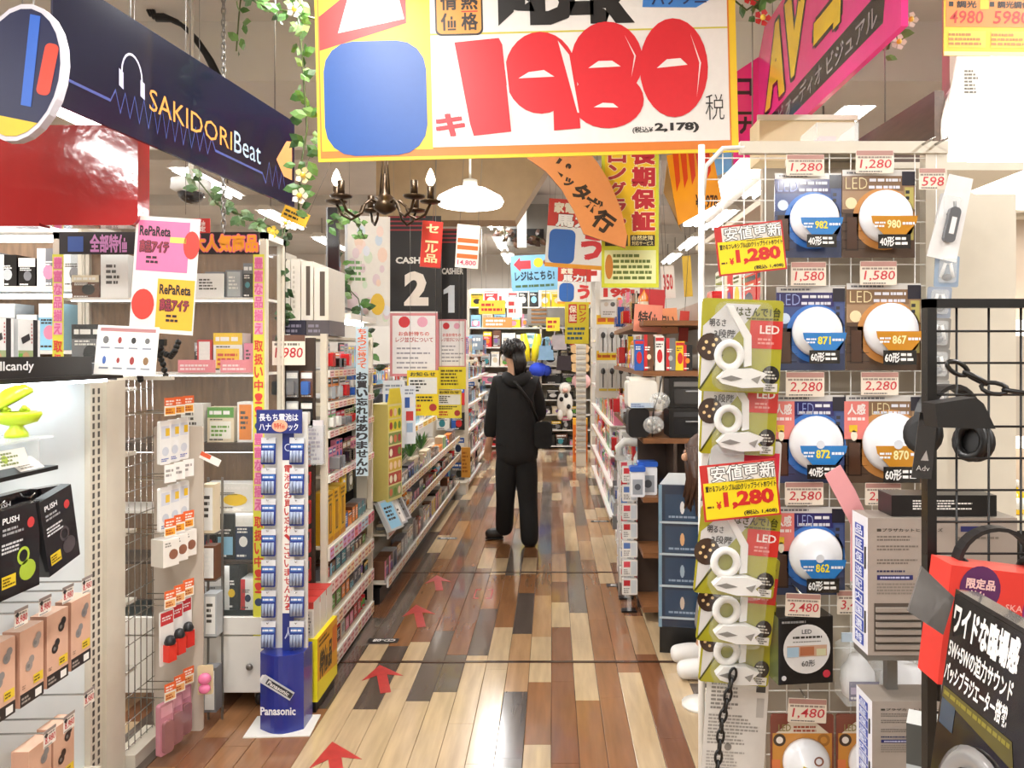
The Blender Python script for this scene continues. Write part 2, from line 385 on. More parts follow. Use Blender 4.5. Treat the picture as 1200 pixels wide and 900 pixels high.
    for k, pts in enumerate([[(0, 0, .12), (-.04, -.02, .09), (-.07, 0, .03), (-.075, .02, 0)], [(0, 0, .12), (.05, 0, .1), (.075, -.02, .12), (.085, 0, .17)], [(0, 0, .12), (.01, .02, .07), (.02, .03, .0)]]):
        g = G()
        for i in range(len(pts) - 1):
            for q in (0, .33, .66):
                p = Vector(pts[i]).lerp(Vector(pts[i + 1]), q); g.ball(p, .0125, n=8, m=6)
        obj('leg', g, BLACK, t)
headphone_gondola()

# ---------------------------------------------------------------- wire rack at the end of that gondola
def wire_side_rack():
    X = -1.66
    t = thing('wire_rack', 'chrome wire rack with greige end panel beyond the slotted post', 'rack', (X, 2.96, 0))
    g = G()
    for i in range(6): g.tube([(0, .005 + i * .045, .05), (0, .005 + i * .045, 1.5)], .0022, n=5)
    for i in range(15): g.tube([(.003, 0, .06 + i * .1), (.003, .24, .06 + i * .1)], .0022, n=5)
    obj('wire_grid', g, CHROME, t, kind='stuff')
    obj('end_panel', G().rbox(0, .24, .03, .205, .25, 1.3, .012), mat('greige_panel', 'c4b8a9', .35, noise=.05), t)
    obj('base', G().box(-.04, .005, 0, .05, .25, .05), CREAM, t)
    obj('top_rail', G().box(-.02, .005, 1.5, .19, .03, 1.515), CREAM, t)
    rows = [(1.37, 'white', 'top row'), (1.11, 'white', 'second row'), (.90, 'box', 'third row'), (.62, 'red', 'fourth row'), (.26, 'pink', 'lowest row')]
    names = ['nearest', 'middle', 'farthest']
    for z, kind, rn in rows:
        for i in range(3):
            y = .035 + i * .075
            h = obj('hook', G().tube([(0, y, z), (.15, y, z), (.157, y, z + .012)], .0024, n=5), CHROME, t)
            g = G(); w_, h_ = .05, .07
            bot = 'e8a030' if kind in ('white', 'box') else 'e6b070'
            if rn == 'second row': g.rect(0, 0, w_, h_, 'eae6e0', 1); g.small(.006, .02, .042, .055, 2, '9a9490', 2, i)
            else: g.rect(0, 0, w_, h_, 'f2e8da', 1); g.rect(0, h_ * .55, w_, h_, 'e0622c', 2); g.rect(w_ * .08, h_ * .08, w_ * .92, h_ * .45, bot, 2); g.small(.006, .04, .044, .062, 2, 'f8e8da', 3, i); g.small(.006, .008, .044, .028, 2, 'b04a20', 3, i + 3)
            obj('price_card', g, PRINT, h, (.16, y - w_ / 2, z - .01), (0, 0, LF - .5))
            loc = (X + .145, 2.96 + y - .03, z)
            g = G(); lab = '%s, %s of the chrome wire rack, ' + names[i] + ' one'
            if kind == 'white':
                g.rbox(0, 0, -.2, .06, .012, -.03, .008, 'e9e7e2'); g.rect(.008, -.1, .052, -.05, 'd4d6de', 1); g.disc(.03, -.15, .018, None, 'c9ccd4', 1, 14); g.rect(.03, -.09, .052, -.06, 'e2b832', 2); g.small(.008, -.19, .05, -.175, 2, '5a6ab0', 2, i)
                obj('earphone_blister', g, GLOSS, None, loc, LF - .25, lab % ('white earphone blister', rn), 'package', 'white earphone blisters')
            elif kind == 'box':
                g.box(0, -.02, -.125, .07, .05, -.02, 'e6e0d6', side='d3ccc0', top='f1ece4'); g.disc(.045, -.08, .02, None, '8a5a44', 1, 14, 90, 360); g.yf = -.02; g.disc(.045, -.08, .02, None, '8a5a44', 1, 14); g.small(.008, -.05, .05, -.03, 2, '8a847c', 1, 1)
                obj('small_carton', g, PRINT, None, loc, LF - .45, lab % ('cream carton', rn), 'carton', 'cream cartons on the wire rack')
            elif kind == 'red':
                g.rbox(0, 0, -.23, .068, .004, -.02, .006, 'e8e4e0'); g.rect(.004, -.075, .064, -.025, 'c8333a', 1); g.small(.01, -.06, .06, -.04, 2, 'f2dada', 2, 2)
                o = obj('charger_blister', g, GLOSS, None, loc, LF - .35, lab % ('red charger blister', rn), 'package', 'red and black charger blisters')
                obj('plug', G().box(.016, -.03, -.215, .054, 0, -.15, 'e0382a', top='f05a4a').lathe([(.02, 0), (.022, .01), (.014, .03), (.006, .034)], '232326', 12, (.035, -.015, -.15)), PLAST, o)
            else:
                g.rbox(0, 0, -.22, .066, .02, -.02, .01, 'c98896'); g.rbox(.01, -.014, -.21, .056, 0, -.09, .012, '9a6a6a'); g.rect(.006, -.07, .06, -.03, 'e6a8b6', 1)
                obj('cable_pouch', g, GLOSS, None, loc, LF - .35, lab % ('pink cable pouch', rn), 'package', 'pink cable pouches')
    g = G(); g.rbox(0, 0, -.12, .06, .004, 0, .008, 'd8c8a0'); g.ball((.03, -.015, -.05), .026, .018, .024, 'e87aa6').ball((.03, -.015, -.09), .024, .018, .02, 'e87aa6')
    obj('earbud_blister', g, GLOSS, None, (X + .215, 3.13, .33), .2, 'pink earbud blister hanging on the greige panel near the floor', 'package')
    g = G(); g.rbox(0, 0, 0, .09, .002, .03, .002, 'f4efe8'); g.rect(0, .012, .045, .03, 'e0603a', 1)
    obj('shelf_talker', g, PRINT, t, (.19, .235, 1.17), (0, .45, 0))
    for i, (z, y) in enumerate(((1.2, 3.0), (.88, 3.0))):
        g = G(); g.box(0, 0, 0, .16, .1, .15, 'c98f34', front='cf9430', top='e0ac58'); g.small(.02, .08, .13, .12, 2, '8a5a1a', 1, i); g.rect(.07, 0, .074, .15, 'a8741f', 1)
        obj('amber_carton', g, PRINT, None, (X - .12, y, z), LF, ['amber carton behind the upper wires of the chrome rack', 'amber carton behind the middle wires of the chrome rack'][i], 'carton', 'amber cartons')
    s = thing('back_shelf', 'narrow grey shelf unit behind the chrome wire rack', 'shelf unit', (X - .26, 2.98, 0))
    for z in (.3, .58, .865, 1.185, 1.45): obj('shelf', G().box(0, 0, z, .2, .2, z + .014), CREAM, s)
    obj('back', G().box(-.01, 0, 0, 0, .2, 1.5), CREAM, s)
    for i, z in enumerate((.315, .595, 1.35)):
        obj('gadget_carton', G().box(0, 0, 0, .15, .1, .1, ['9aa4b4', '3a3c44', '56585c'][i], top='c0c4cc').small(.01, .02, .12, .07, 3, 'e8e8ea', 1, i), PRINT, None, (X - .12, 3.0, z if z < 1 else 1.464), LF, ['blue grey carton low behind the wire rack', 'charcoal carton mid height behind the wire rack', 'grey carton topmost behind the wire rack'][i], 'carton')
wire_side_rack()

# ---------------------------------------------------------------- things above it
def left_upper():
    # red glossy header box
    t = thing('red_header', 'glossy red acrylic header in two panels above the far left shelf', 'sign', P(0, 265, 2.75))
    rm = mat('red_acrylic', 'b32a2c', .1, noise=.12, scale=5, coat=1, bump=1)
    a, b = P(0, 265, 2.75), P(47, 150, 2.75); c = P(165, 152, 2.75)
    obj('panel', G().box(-.5, 0, 0, b.x - a.x - .003, .06, b.z - a.z), rm, t)
    obj('panel', G().rbox(b.x - a.x + .003, -.02, 0, c.x - a.x, .06, b.z - a.z + .005, .03), rm, t)
    for x in (.1, .45): obj('hanger', G().tube([(x, .03, b.z - a.z), (x, .03, 3.55 - a.z)], .003), STEEL, t)
    # round board (its printed figure is left out)
    t = thing('hanging_board', 'dark blue rounded board with white edge at the top left corner', 'sign', P(22, 85, 2.2))
    e = lambda k, o=0: [(k * .125 * math.cos(math.radians(i * 15)) + o, k * .2 * math.sin(math.radians(i * 15))) for i in range(24)]
    obj('board', G().prism(e(1.0), 0, .03, 'c8c4cc'), PRINT, t, r=(0, .2, 0))
    g = G(); g.poly(e(.93), '171c40', 1); g.poly([(x, z) for x, z in e(.93) if z < -.1], 'd9b52c', 2); g.poly([(.0, .17), (.03, .17), (.055, -.09), (.025, -.09)], '2f5fb8', 3); g.poly(rrect(.06, -.05, .1, .1, .015), 'c2402e', 3)
    obj('printed_face', g, PRINT, t, r=(0, .2, 0))
    obj('hanger', G().tube([(0, .015, .19), (0, .015, 3.55 - P(22, 85, 2.2).z)], .002), STEEL, t)
    # dark blue banner
    A, B = P(62, 120, 2.3), P(345, 243, 3.1); d = B - A; L = math.hypot(d.x, d.y); ang = math.atan2(d.y, d.x)
    slope = d.z / L
    t = thing('shop_banner', 'long dark blue banner with headphone drawing hanging above the left shelves', 'banner', A, ang)
    hA, hB = P(62, -38, 2.3).z - A.z, P(345, 143, 3.1).z - B.z
    zz = lambda x, k: (B.z - A.z) * x / L + k * (hA + (hB - hA) * x / L)
    g = G(); g.prism([(0, zz(0, 0)), (L, zz(L, 0)), (L, zz(L, 1)), (0, zz(0, 1))], 0, .012, '11162c', side='20284c')
    obj('board', g, mat('banner_print', rough=.2, attr=True, noise=.35, scale=3, coat=.4), t)
    g = G(); nx = 26; r = random.Random(2)
    T = lambda x, k: (x * L, zz(x * L, k))
    # headphones
    hp = [T(.265 + .04 * math.cos(a), .5 + .2 * math.sin(a)) for a in [math.pi * i / 10 for i in range(11)]]
    hq = [T(.265 + .035 * math.cos(a), .5 + .18 * math.sin(a)) for a in [math.pi * i / 10 for i in range(11)]]
    for i in range(10): g.poly([hp[i], hp[i + 1], hq[i + 1], hq[i]], 'c8c6d8', 2)
    for cx in (.226, .304): g.poly([T(cx - .008, .38), T(cx + .008, .36), T(cx + .008, .5), T(cx - .008, .52)], 'b8b6cc', 2)
    def word(s, x0, x1, k0, k1, col):
        vs, fs = glyph(s, .0, 0); a = min(q[0] for q in vs); b = max(q[0] for q in vs); c = min(q[1] for q in vs); e_ = max(q[1] for q in vs)
        pts = [T(x0 + (x1 - x0) * (x - a) / (b - a), k0 + (k1 - k0) * (y - c) / (e_ - c)) for x, y in vs]
        g.add([(x, -2 * EPS, z) for x, z in pts], fs, col)
    word('SAKIDORI', .33, .68, .3, .49, 'd2904a'); word('Beat', .69, .82, .3, .52, '9fb4c4')
    px = None
    for i in range(nx * 2 + 1):
        x = .05 + .9 * i / (nx * 2); k = .22
        if .2 < x < .6 or x > .84: k = .22 + (.17 if i % 2 else -.1) * (1 - abs(x - .4) * 2 if x < .6 else .9)
        if px: g.poly([T(px[0], px[1] - .012), T(x, k - .012), T(x, k + .012), T(px[0], px[1] + .012)], '4a5488', 1)
        px = (x, k)
    g.poly([T(.9, .45), T(.955, .72), T(.985, .75), T(.985, .3), T(.94, .3)], 'c88a5a', 3)
    obj('printed_face', g, GLOSS, t)
    for x in (.12, .5, .9): obj('hanger', G().tube([(x * L, .006, zz(x * L, 1)), (x * L, .006, 3.2 - A.z if False else 3.55 - A.z)], .003), STEEL, t)
    # cables over the beam
    for i in range(3):
        pts = [P(168 + i * 3, 24, 4.3)] + [P(168 + 80 * q + i * 4, 20 - 14 * math.sin(q * 2.2) + 70 * q * q + i * 3, 4.35) for q in (.1, .3, .5, .7, .9, 1.1)]
        pts = [Vector((pts[0].x, 4.35, 3.55))] + pts[1:] + [Vector((pts[-1].x + .3, 4.4, pts[-1].z - .25))]
        obj('ceiling_cable', G().tube(pts, .012, n=6), BLACK, None, label=['black cable looping on the beam, outermost loop', 'black cable looping on the beam, middle loop', 'black cable looping on the beam, innermost loop'][i], cat='cable', group='black cables on the ceiling beam')
    # pink and yellow hanging poster
    Y = 2.75; a = P(151, 388, Y)
    t = thing('hanging_poster', 'white poster with pink and yellow panels hanging above the wire rack', 'poster', a, -.06)
    w_, h_ = .235, .415
    obj('sheet', G().box(0, 0, 0, w_, .003, h_, 'e8e2dc'), PRINT, t, r=(0, .07, 0))
    g = G(); g.rect(.01, .22, .2, .4, 'e87aa8', 1); g.rect(.095, .015, .232, .195, 'f0b63a', 1)
    g.rect(.13, .325, .19, .345, 'f2e06a', 2)
    for (x, z, s1, s2) in ((.016, .345, 'RePaReta', '商品アイテ'), (.104, .14, 'RePaReta', '商品アイテ')):
        g.fit(s1, x, z, x + .115, z + .036, '2a2428', 3, .03, .0); g.fit(s2, x + .005, z - .058, x + .11, z - .016, 'a03a4a', 3, .03, out='3a2a30'); g.small(x + .03, z - .1, x + .1, z - .068, 2, '3a2a30', 3, 1)
    g.disc(.21, .32, .03, .05, 'd8443a', 2); g.disc(.045, .1, .042, .055, 'd8443a', 2)
    obj('printed_face', g, PRINT, t, r=(0, .07, 0))
    for x in (.02, .21): obj('hanger', G().tube([(x, 0, h_), (x, 0, 3.55 - a.z)], .0012, n=5), STEEL, t)
left_upper()
# ================================================================ generic goods
CN = {v: k for k, v in PAL.items()}
def product(kind, c, c2, w, d, h, seed=0):
    r = random.Random(seed); g = G(); C, D = PAL.get(c, c), PAL.get(c2, c2); ink = 'f2f0ea' if c in ('black', 'navy', 'brown', 'red', 'blue', 'green', 'teal', 'purple', 'grey') else '4a4640'
    if kind == 'carton':
        g.box(0, 0, 0, w, d, h, C)
        k = r.random()
        if k < .4: g.rect(0, h * .7, w, h, D, 1); g.small(w * .08, h * .75, w * .9, h * .94, 1, 'f4f2ee', 2, seed)
        elif k < .7: g.rect(0, 0, w * .35, h, D, 1)
        else: g.rect(w * .1, h * .1, w * .9, h * .5, D, 1)
        g.disc(w * r.uniform(.4, .65), h * .38, w * .24, min(h * .24, w * .3), r.choice(list(PAL.values())), 2, 12)
        g.small(w * .1, h * .55, w * .9, h * .68, 2, ink, 2, seed); g.small(w * .08, h * .04, w * .6, h * .12, 1, ink, 2, seed + 1)
    elif kind == 'blister':
        g.rbox(0, 0, 0, w, .003, h, min(w, h) * .08, C); g.rect(w * .06, h * .72, w * .94, h * .93, D, 1); g.small(w * .12, h * .76, w * .86, h * .9, 1, 'f6f4ee', 2, seed)
        g.rbox(w * .2, -d * .6, h * .12, w * .8, 0, h * .62, w * .12, r.choice([PAL[q] for q in ('black', 'silver', 'white', 'grey', 'red', 'blue')]))
        g.small(w * .1, h * .02, w * .9, h * .1, 1, ink, 1, seed)
    elif kind == 'bottle':
        g.lathe([(w * .44, 0), (w * .5, h * .04), (w * .5, h * .6), (w * .2, h * .75), (w * .18, h * .8)], C, 12, (w / 2, w / 2, 0)); g.lathe([(w * .24, h * .8), (w * .24, h * .97), (w * .2, h)], D, 12, (w / 2, w / 2, 0))
        g.lathe([(w * .51, h * .16), (w * .51, h * .5)], D, 12, (w / 2, w / 2, 0))
    elif kind == 'can':
        g.lathe([(w * .46, 0), (w * .5, h * .05), (w * .5, h * .95), (w * .44, h)], C, 12, (w / 2, w / 2, 0)); g.lathe([(w * .505, h * .2), (w * .505, h * .75)], D, 12, (w / 2, w / 2, 0))
    elif kind == 'pouch':
        g.prism([(0, 0), (w, 0), (w * .97, h * .5), (w, h), (0, h), (w * .03, h * .5)], 0, d * .5, C); g.rect(w * .05, h * .86, w * .95, h * .96, D, 1)
        g.disc(w * .5, h * .42, w * .3, h * .2, D, 1, 14); g.small(w * .12, h * .66, w * .88, h * .8, 2, ink, 2, seed)
    elif kind == 'case':
        g.box(0, 0, 0, w, d, h, C); g.rect(w * .12, h * .06, w * .88, h * .94, D, 1); g.small(w * .2, h * .3, w * .8, h * .8, 4, ink, 2, seed)
    return g
def fill(base, run, z, length, hmax, face, where, group, r, kinds=('carton', 'blister', 'pouch'), cols=None, wr=(.05, .09), dr=(.05, .09), hk=(.6, .95), gap=.006, start=0, back=.01):
    """a row of single goods along a shelf front; base = near end of the front edge"""
    cols = cols or list(PAL); x = 0.0; k = start
    while True:
        w = r.uniform(*wr)
        if x + w > length: break
        kind = r.choice(kinds); c = r.choice(cols); c2 = r.choice([q for q in PAL if q != c]); d = r.uniform(*dr); h = hmax * r.uniform(*hk)
        if kind in ('bottle', 'can'): w = min(w, .06)
        n = 1 if r.random() < .6 else 2
        g = product(kind, c, c2, w, d, h, r.randrange(9999)); me = None
        for q in range(n):
            if x + w > length: break
            if me is None: me = g.mesh('goods_' + kind, PRINT if kind in ('carton', 'case') else GLOSS)
            p = base + run * x
            n_ = {'carton': 'carton', 'blister': 'blister_pack', 'bottle': 'bottle', 'can': 'tin', 'pouch': 'pouch', 'case': 'slim_case'}[kind]
            side = Vector((-run.y, run.x, 0)) if face > 0 else Vector((run.y, -run.x, 0))
            # local x runs along +Y when facing +X; along -Y when facing -X
            loc = p + side * back if face > 0 else p + run * w + side * back
            obj(n_, me, None, None, (loc.x, loc.y, z), face, '%s %s with %s print, %s on %s' % (c, n_.replace('_', ' '), c2, ORD[k], where), n_.split('_')[0] if n_ != 'blister_pack' else 'package', group)
            x += w + gap; k += 1
    return k
def rail(t, loc, length, h, face, r, ncards, bg='ece7dc', tint=None):
    """price rail with cards, a part of shelf unit t; loc in the unit's space"""
    g = G(); g.box(0, -.006, 0, length, .004, h, bg)
    a = obj('price_rail', g, WHITE, t, loc, face)
    for i in range(ncards):
        w = length / ncards * .86; g = G(-.0065); c = r.choice(['f4efe4', 'f6d9cf', 'f4e9a8', 'f0e6da', 'f2d4d0']) if not tint else r.choice(tint)
        g.rect(0, 0, w, h * .9, c, 1); g.small(w * .12, h * .5, w * .9, h * .8, 1, r.choice(['c8404a', 'b03a44', '8a4a4a']), 2, i); g.small(w * .1, h * .1, w * .9, h * .38, 1, 'c0564f', 2, i + 9)
        obj('price_card', g, PRINT, a, (length / ncards * (i + .07), 0, h * .05))

# ================================================================ glass cabinet with lettered strips
def glass_cabinet():
    Y = 3.45; a, b = P(62, 0, Y).x, P(312, 0, Y).x; W = b - a; top = P(0, 272, Y).z
    t = thing('glass_cabinet', 'white glass showcase with lettered yellow strips behind the wire rack', 'cabinet', (a, Y, 0))
    obj('base', G().box(0, .01, .075, W, .25, .42), WHITE, t)
    for x in (.0, W / 2 + .004):
        d = obj('door', G().rbox(x + .006, -.008, .085, x + W / 2 - .008, .01, .335, .006), WHITE, t)
        obj('knob', G().lathe([(.004, 0), (.006, .012), (.016, .018), (.012, .026)], n=14, c=(x + W / 2 - .07 if x else x + .3, -.008, .205), axis='Y'), STEEL, d)
    obj('drawer_rail', G().box(-.004, -.012, .345, W + .004, .25, .42), WHITE, t)
    for x in (.05, W - .05):
        for y in (.06, .2):
            obj('caster', G().lathe([(.03, -.012), (.034, -.006), (.034, .006), (.03, .012)], n=14, c=(x, y, .036), axis='X'), BLACK, t)
            obj('caster_fork', G().box(x - .02, y - .015, .04, x + .02, y + .015, .08), STEEL, t)
    for x in (0, W - .03):
        for y in (0, .22): obj('post', G().box(x, y, .42, x + .03, y + .03, top), CREAM, t)
    obj('roof', G().box(0, 0, top - .03, W, .25, top), WHITE, t)
    obj('back', G().box(0, .24, .42, W, .25, top - .03), mat('cabinet_back', '8a6848', .5, noise=.35, scale=5, stretch=(14, 14, 1.5)), t)
    zs = [P(0, v, Y).z for v in (660, 600, 520, 437, 348)]
    wood = mat('dark_shelf_wood', '4a3524', .5, noise=.4, scale=6, stretch=(3, 14, 14))
    for i, z in enumerate(zs):
        sh = obj('shelf', G().box(.03, .03, z - .012 - (.03 if i == 2 else 0), W - .03, .24, z), wood if i in (0, 2) else WHITE, t)
        obj('shelf_lamp', G().box(.05, .05, z - .016 - (.03 if i == 2 else 0), W - .05, .07, z - .012 - (.03 if i == 2 else 0)), mat('cabinet_tube', 'ffffff', .4, emit=6, noise=0), sh)
    obj('roof_lamp', G().box(.05, .05, top - .045, W - .05, .08, top - .03), mat('cabinet_tube'), t)
    obj('pane', G().box(.03, .008, .42, W * .5, .013, top - .03), GLASS, t); obj('pane', G().box(W * .5 + .003, .008, .42, W - .03, .013, top - .03), GLASS, t)
    obj('side_pane', G().box(W - .013, .03, .42, W - .008, .22, top - .03), GLASS, t); obj('side_pane', G().box(.008, .03, .42,   .013, .22, top - .03), GLASS, t)
    # lettered strips
    px = Y / F
    g = G(); g.rect(.03, top - .1, W - .03, top, '1e1a1c', 1); x = lambda u: (u - 62) * px
    g.fit('全部特価', x(106), top - .09, x(150), top - .012, 'c88ac0', 2, .04); g.fit('大人気商品', x(226), top - .088, x(302), top - .012, 'f0a02c', 2, .05, out='e86a8a')
    g.rect(x(80), top - .088, x(98), top - .02, '3a5aa0', 2)
    obj('header_strip', g, PRINT, t, (0, -.002, 0))
    def strip(x0, x1):
        g = G(); g.rect(x0, .2, x1, top - .1, 'd9d64a', 1); z = top - .11; m = (x1 - x0) * .12; k = 0
        for s, c in (('豊富な品揃え', 'd86a9a'), ('取扱い中!!', 'd8443a'), ('豊富な品揃え', 'd86a9a'), ('取扱い中!!', 'd8443a'), ('店内在庫限り', 'd86a9a'), ('特価品', 'd8443a')):
            n = len(s); h = (x1 - x0) * 1.18 * n
            if z - h < .2: break
            if c == 'd86a9a':
                for q in range(n): g.rect(x0 + m, z - (q + .95) * h / n, x1 - m, z - (q + .03) * h / n, 'e8a0bc', 2)
            g.vfit(s, x0 + m, z - h, x1 - m, z, c, 3, .03); z -= h + .02
            if k % 2: g.disc((x0 + x1) / 2, z - .015, .018, None, '3a4a6a', 2, 12); z -= .045
            k += 1
        return g
    obj('yellow_strip', strip(.0, .05), PRINT, t, (0, -.003, 0)); obj('yellow_strip', strip(x(297), x(310)), PRINT, t, (0, -.003, 0))
    # contents
    def it(name, u0, v0, u1, v1, shelf, g_kind, c, c2, label, cat='carton', y=.09, d=.1, seed=1, extra=None):
        z = zs[shelf] if shelf >= 0 else .42; Yd = Y + y; w = (u1 - u0) * Yd / F; h = (v1 - v0) * Yd / F
        g = product(g_kind, c, c2, w, d, h, seed)
        if extra: extra(g, w, h)
        obj(name, g, PRINT, None, ((u0 - U0) * Yd / F, Yd, z + .001), 0, label + ' in the glass cabinet', cat)
    lab = lambda col, txt: (lambda g, w, h: (g.rect(w * .1, h * .1, w * .9, h * .6, col, 3), g.small(w * .15, h * .15, w * .85, h * .5, 3, txt, 4, 2)))
    it('headset_pack', 240, 316, 262, 347, 4, 'carton', 'navy', 'grey', 'dark blue headset pack at the top')
    it('headset_pack', 264, 314, 284, 347, 4, 'case', 'grey', 'silver', 'grey headset pack at the top')
    it('headset_pack', 285, 306, 297, 347, 4, 'carton', 'black', 'grey', 'tall black pack by the yellow strip', seed=4)
    it('paper_notice', 226, 300, 262, 328, 4, 'case', 'white', 'white', 'plain white notice standing at the top', 'notice', y=.04, d=.006)
    it('speaker_pack', 84, 320, 116, 347, 4, 'carton', 'brown', 'cream', 'brown speaker carton on the top left shelf')
    it('speaker_pack', 118, 296, 150, 347, 4, 'case', 'white', 'white', 'tall white carton on the top left shelf')
    it('earbud_carton', 250, 390, 284, 436, 3, 'carton', 'white', 'yellow', 'white carton with a yellow price label', extra=lab('f0c62c', 'c83a2a'))
    it('earbud_carton', 231, 398, 248, 436, 3, 'case', 'red', 'white', 'red slim carton left of the yellow labelled one')
    it('earbud_carton', 286, 402, 297, 436, 3, 'case', 'pink', 'pink', 'pink slim carton by the yellow strip')
    it('headset_pack', 228, 402, 246, 436, 3, 'carton', 'black', 'silver', 'black headset pack on the second glass shelf', y=.2, d=.035)
    it('camera_box', 84, 380, 120, 436, 3, 'carton', 'grey', 'black', 'grey camera box seen left of the white leaflet', y=.1)
    it('wood_tray', 236, 448, 296, 470, 2, 'case', 'brown', 'brown', 'brown wooden riser under the white carton', 'tray', y=.14, d=.09)
    it('earbud_carton', 243, 478, 274, 519, 2, 'carton', 'cream', 'green', 'cream carton with green picture', extra=lab('e8e6da', '6a9a3a'), y=.05, d=.08)
    it('earbud_carton', 212, 474, 238, 519, 2, 'case', 'white', 'white', 'white carton behind the pink price strips', y=.05, d=.08)
    it('earbud_carton', 278, 472, 297, 519, 2, 'case', 'white', 'orange', 'white and orange carton by the yellow strip', y=.05, d=.08)
    it('player_carton', 236, 526, 296, 545, 1, 'case', 'white', 'white', 'wide white lid carton at the back', y=.2, d=.03)
    it('wood_stack', 238, 546, 297, 568, 1, 'case', 'cream', 'brown', 'stack of wooden slats', 'display stand', y=.17, d=.025)
    it('player_carton', 238, 568, 297, 598, 1, 'carton', 'white', 'white', 'wide white player carton with small print', y=.05, d=.1, seed=8)
    it('black_gadget_carton', 236, 606, 252, 657, 0, 'carton', 'black', 'navy', 'black gadget carton nearest the greige panel', seed=5, y=.06)
    it('black_gadget_carton', 253, 604, 275, 657, 0, 'carton', 'black', 'sky blue', 'black gadget carton with lit picture', seed=6, y=.06)
    it('black_gadget_carton', 276, 602, 297, 657, 0, 'carton', 'navy', 'white', 'navy gadget carton by the yellow strip', seed=7, y=.06)
    it('figure_case', 240, 676, 260, 716, -1, 'carton', 'silver', 'white', 'silver display case on the bottom', seed=3)
    it('figure_case', 263, 664, 280, 716, -1, 'carton', 'black', 'white', 'black display case on the bottom', seed=9)
    it('figure_case', 282, 680, 297, 716, -1, 'carton', 'white', 'red', 'white display case on the bottom', seed=12)
    for i, (u0, u1) in enumerate(((206, 250), (256, 296))):
        g = G(); g.box(0, 0, 0, (u1 - u0) * px, .003, 15 * px, 'e88a94'); g.small(.01, .008, (u1 - u0) * px - .02, .04, 2, 'f6e0e0', 1, i)
        obj('pink_price_strip', g, PRINT, None, (P(u0, 0, Y).x, Y + .02, zs[3] + .001), 0, ['pink price strip on the second glass shelf, left one', 'pink price strip on the second glass shelf, right one'][i], 'price card')
    # cartons standing between cabinet and wire rack
    ck = thing('carton_ladder', 'slim steel ladder rack holding cartons beside the greige panel', 'rack', (P(236, 0, 3.3).x, 3.3, 0))
    for x in (-.004, .058): obj('post', G().box(x, .062, 0, x + .008, .07, 1.06), STEEL, ck)
    for z in (P(0, v1_, 3.3).z for v1_ in (625, 680, 746)): obj('rung', G().box(0, .0, z - .006, .062, .07, z - .0005), STEEL, ck)
    for i, (u, v0, v1, c) in enumerate(((236, 568, 625, 'cream'), (237, 640, 680, 'brown'), (239, 696, 746, 'silver'), (238, 783, 835, 'grey'))):
        w = 15 * 3.3 / F; z0 = P(0, v1, 3.3).z; z0 = max(z0, .0)
        g = product('case', c, 'white', w, .06, P(0, v0, 3.3).z - z0, i)
        obj('hanging_carton', g, PRINT, None, (P(u, 0, 3.3).x, 3.3, z0), 0, ['cream', 'brown', 'silver', 'grey'][i] + ' slim carton hanging beside the greige panel', 'carton')
glass_cabinet()

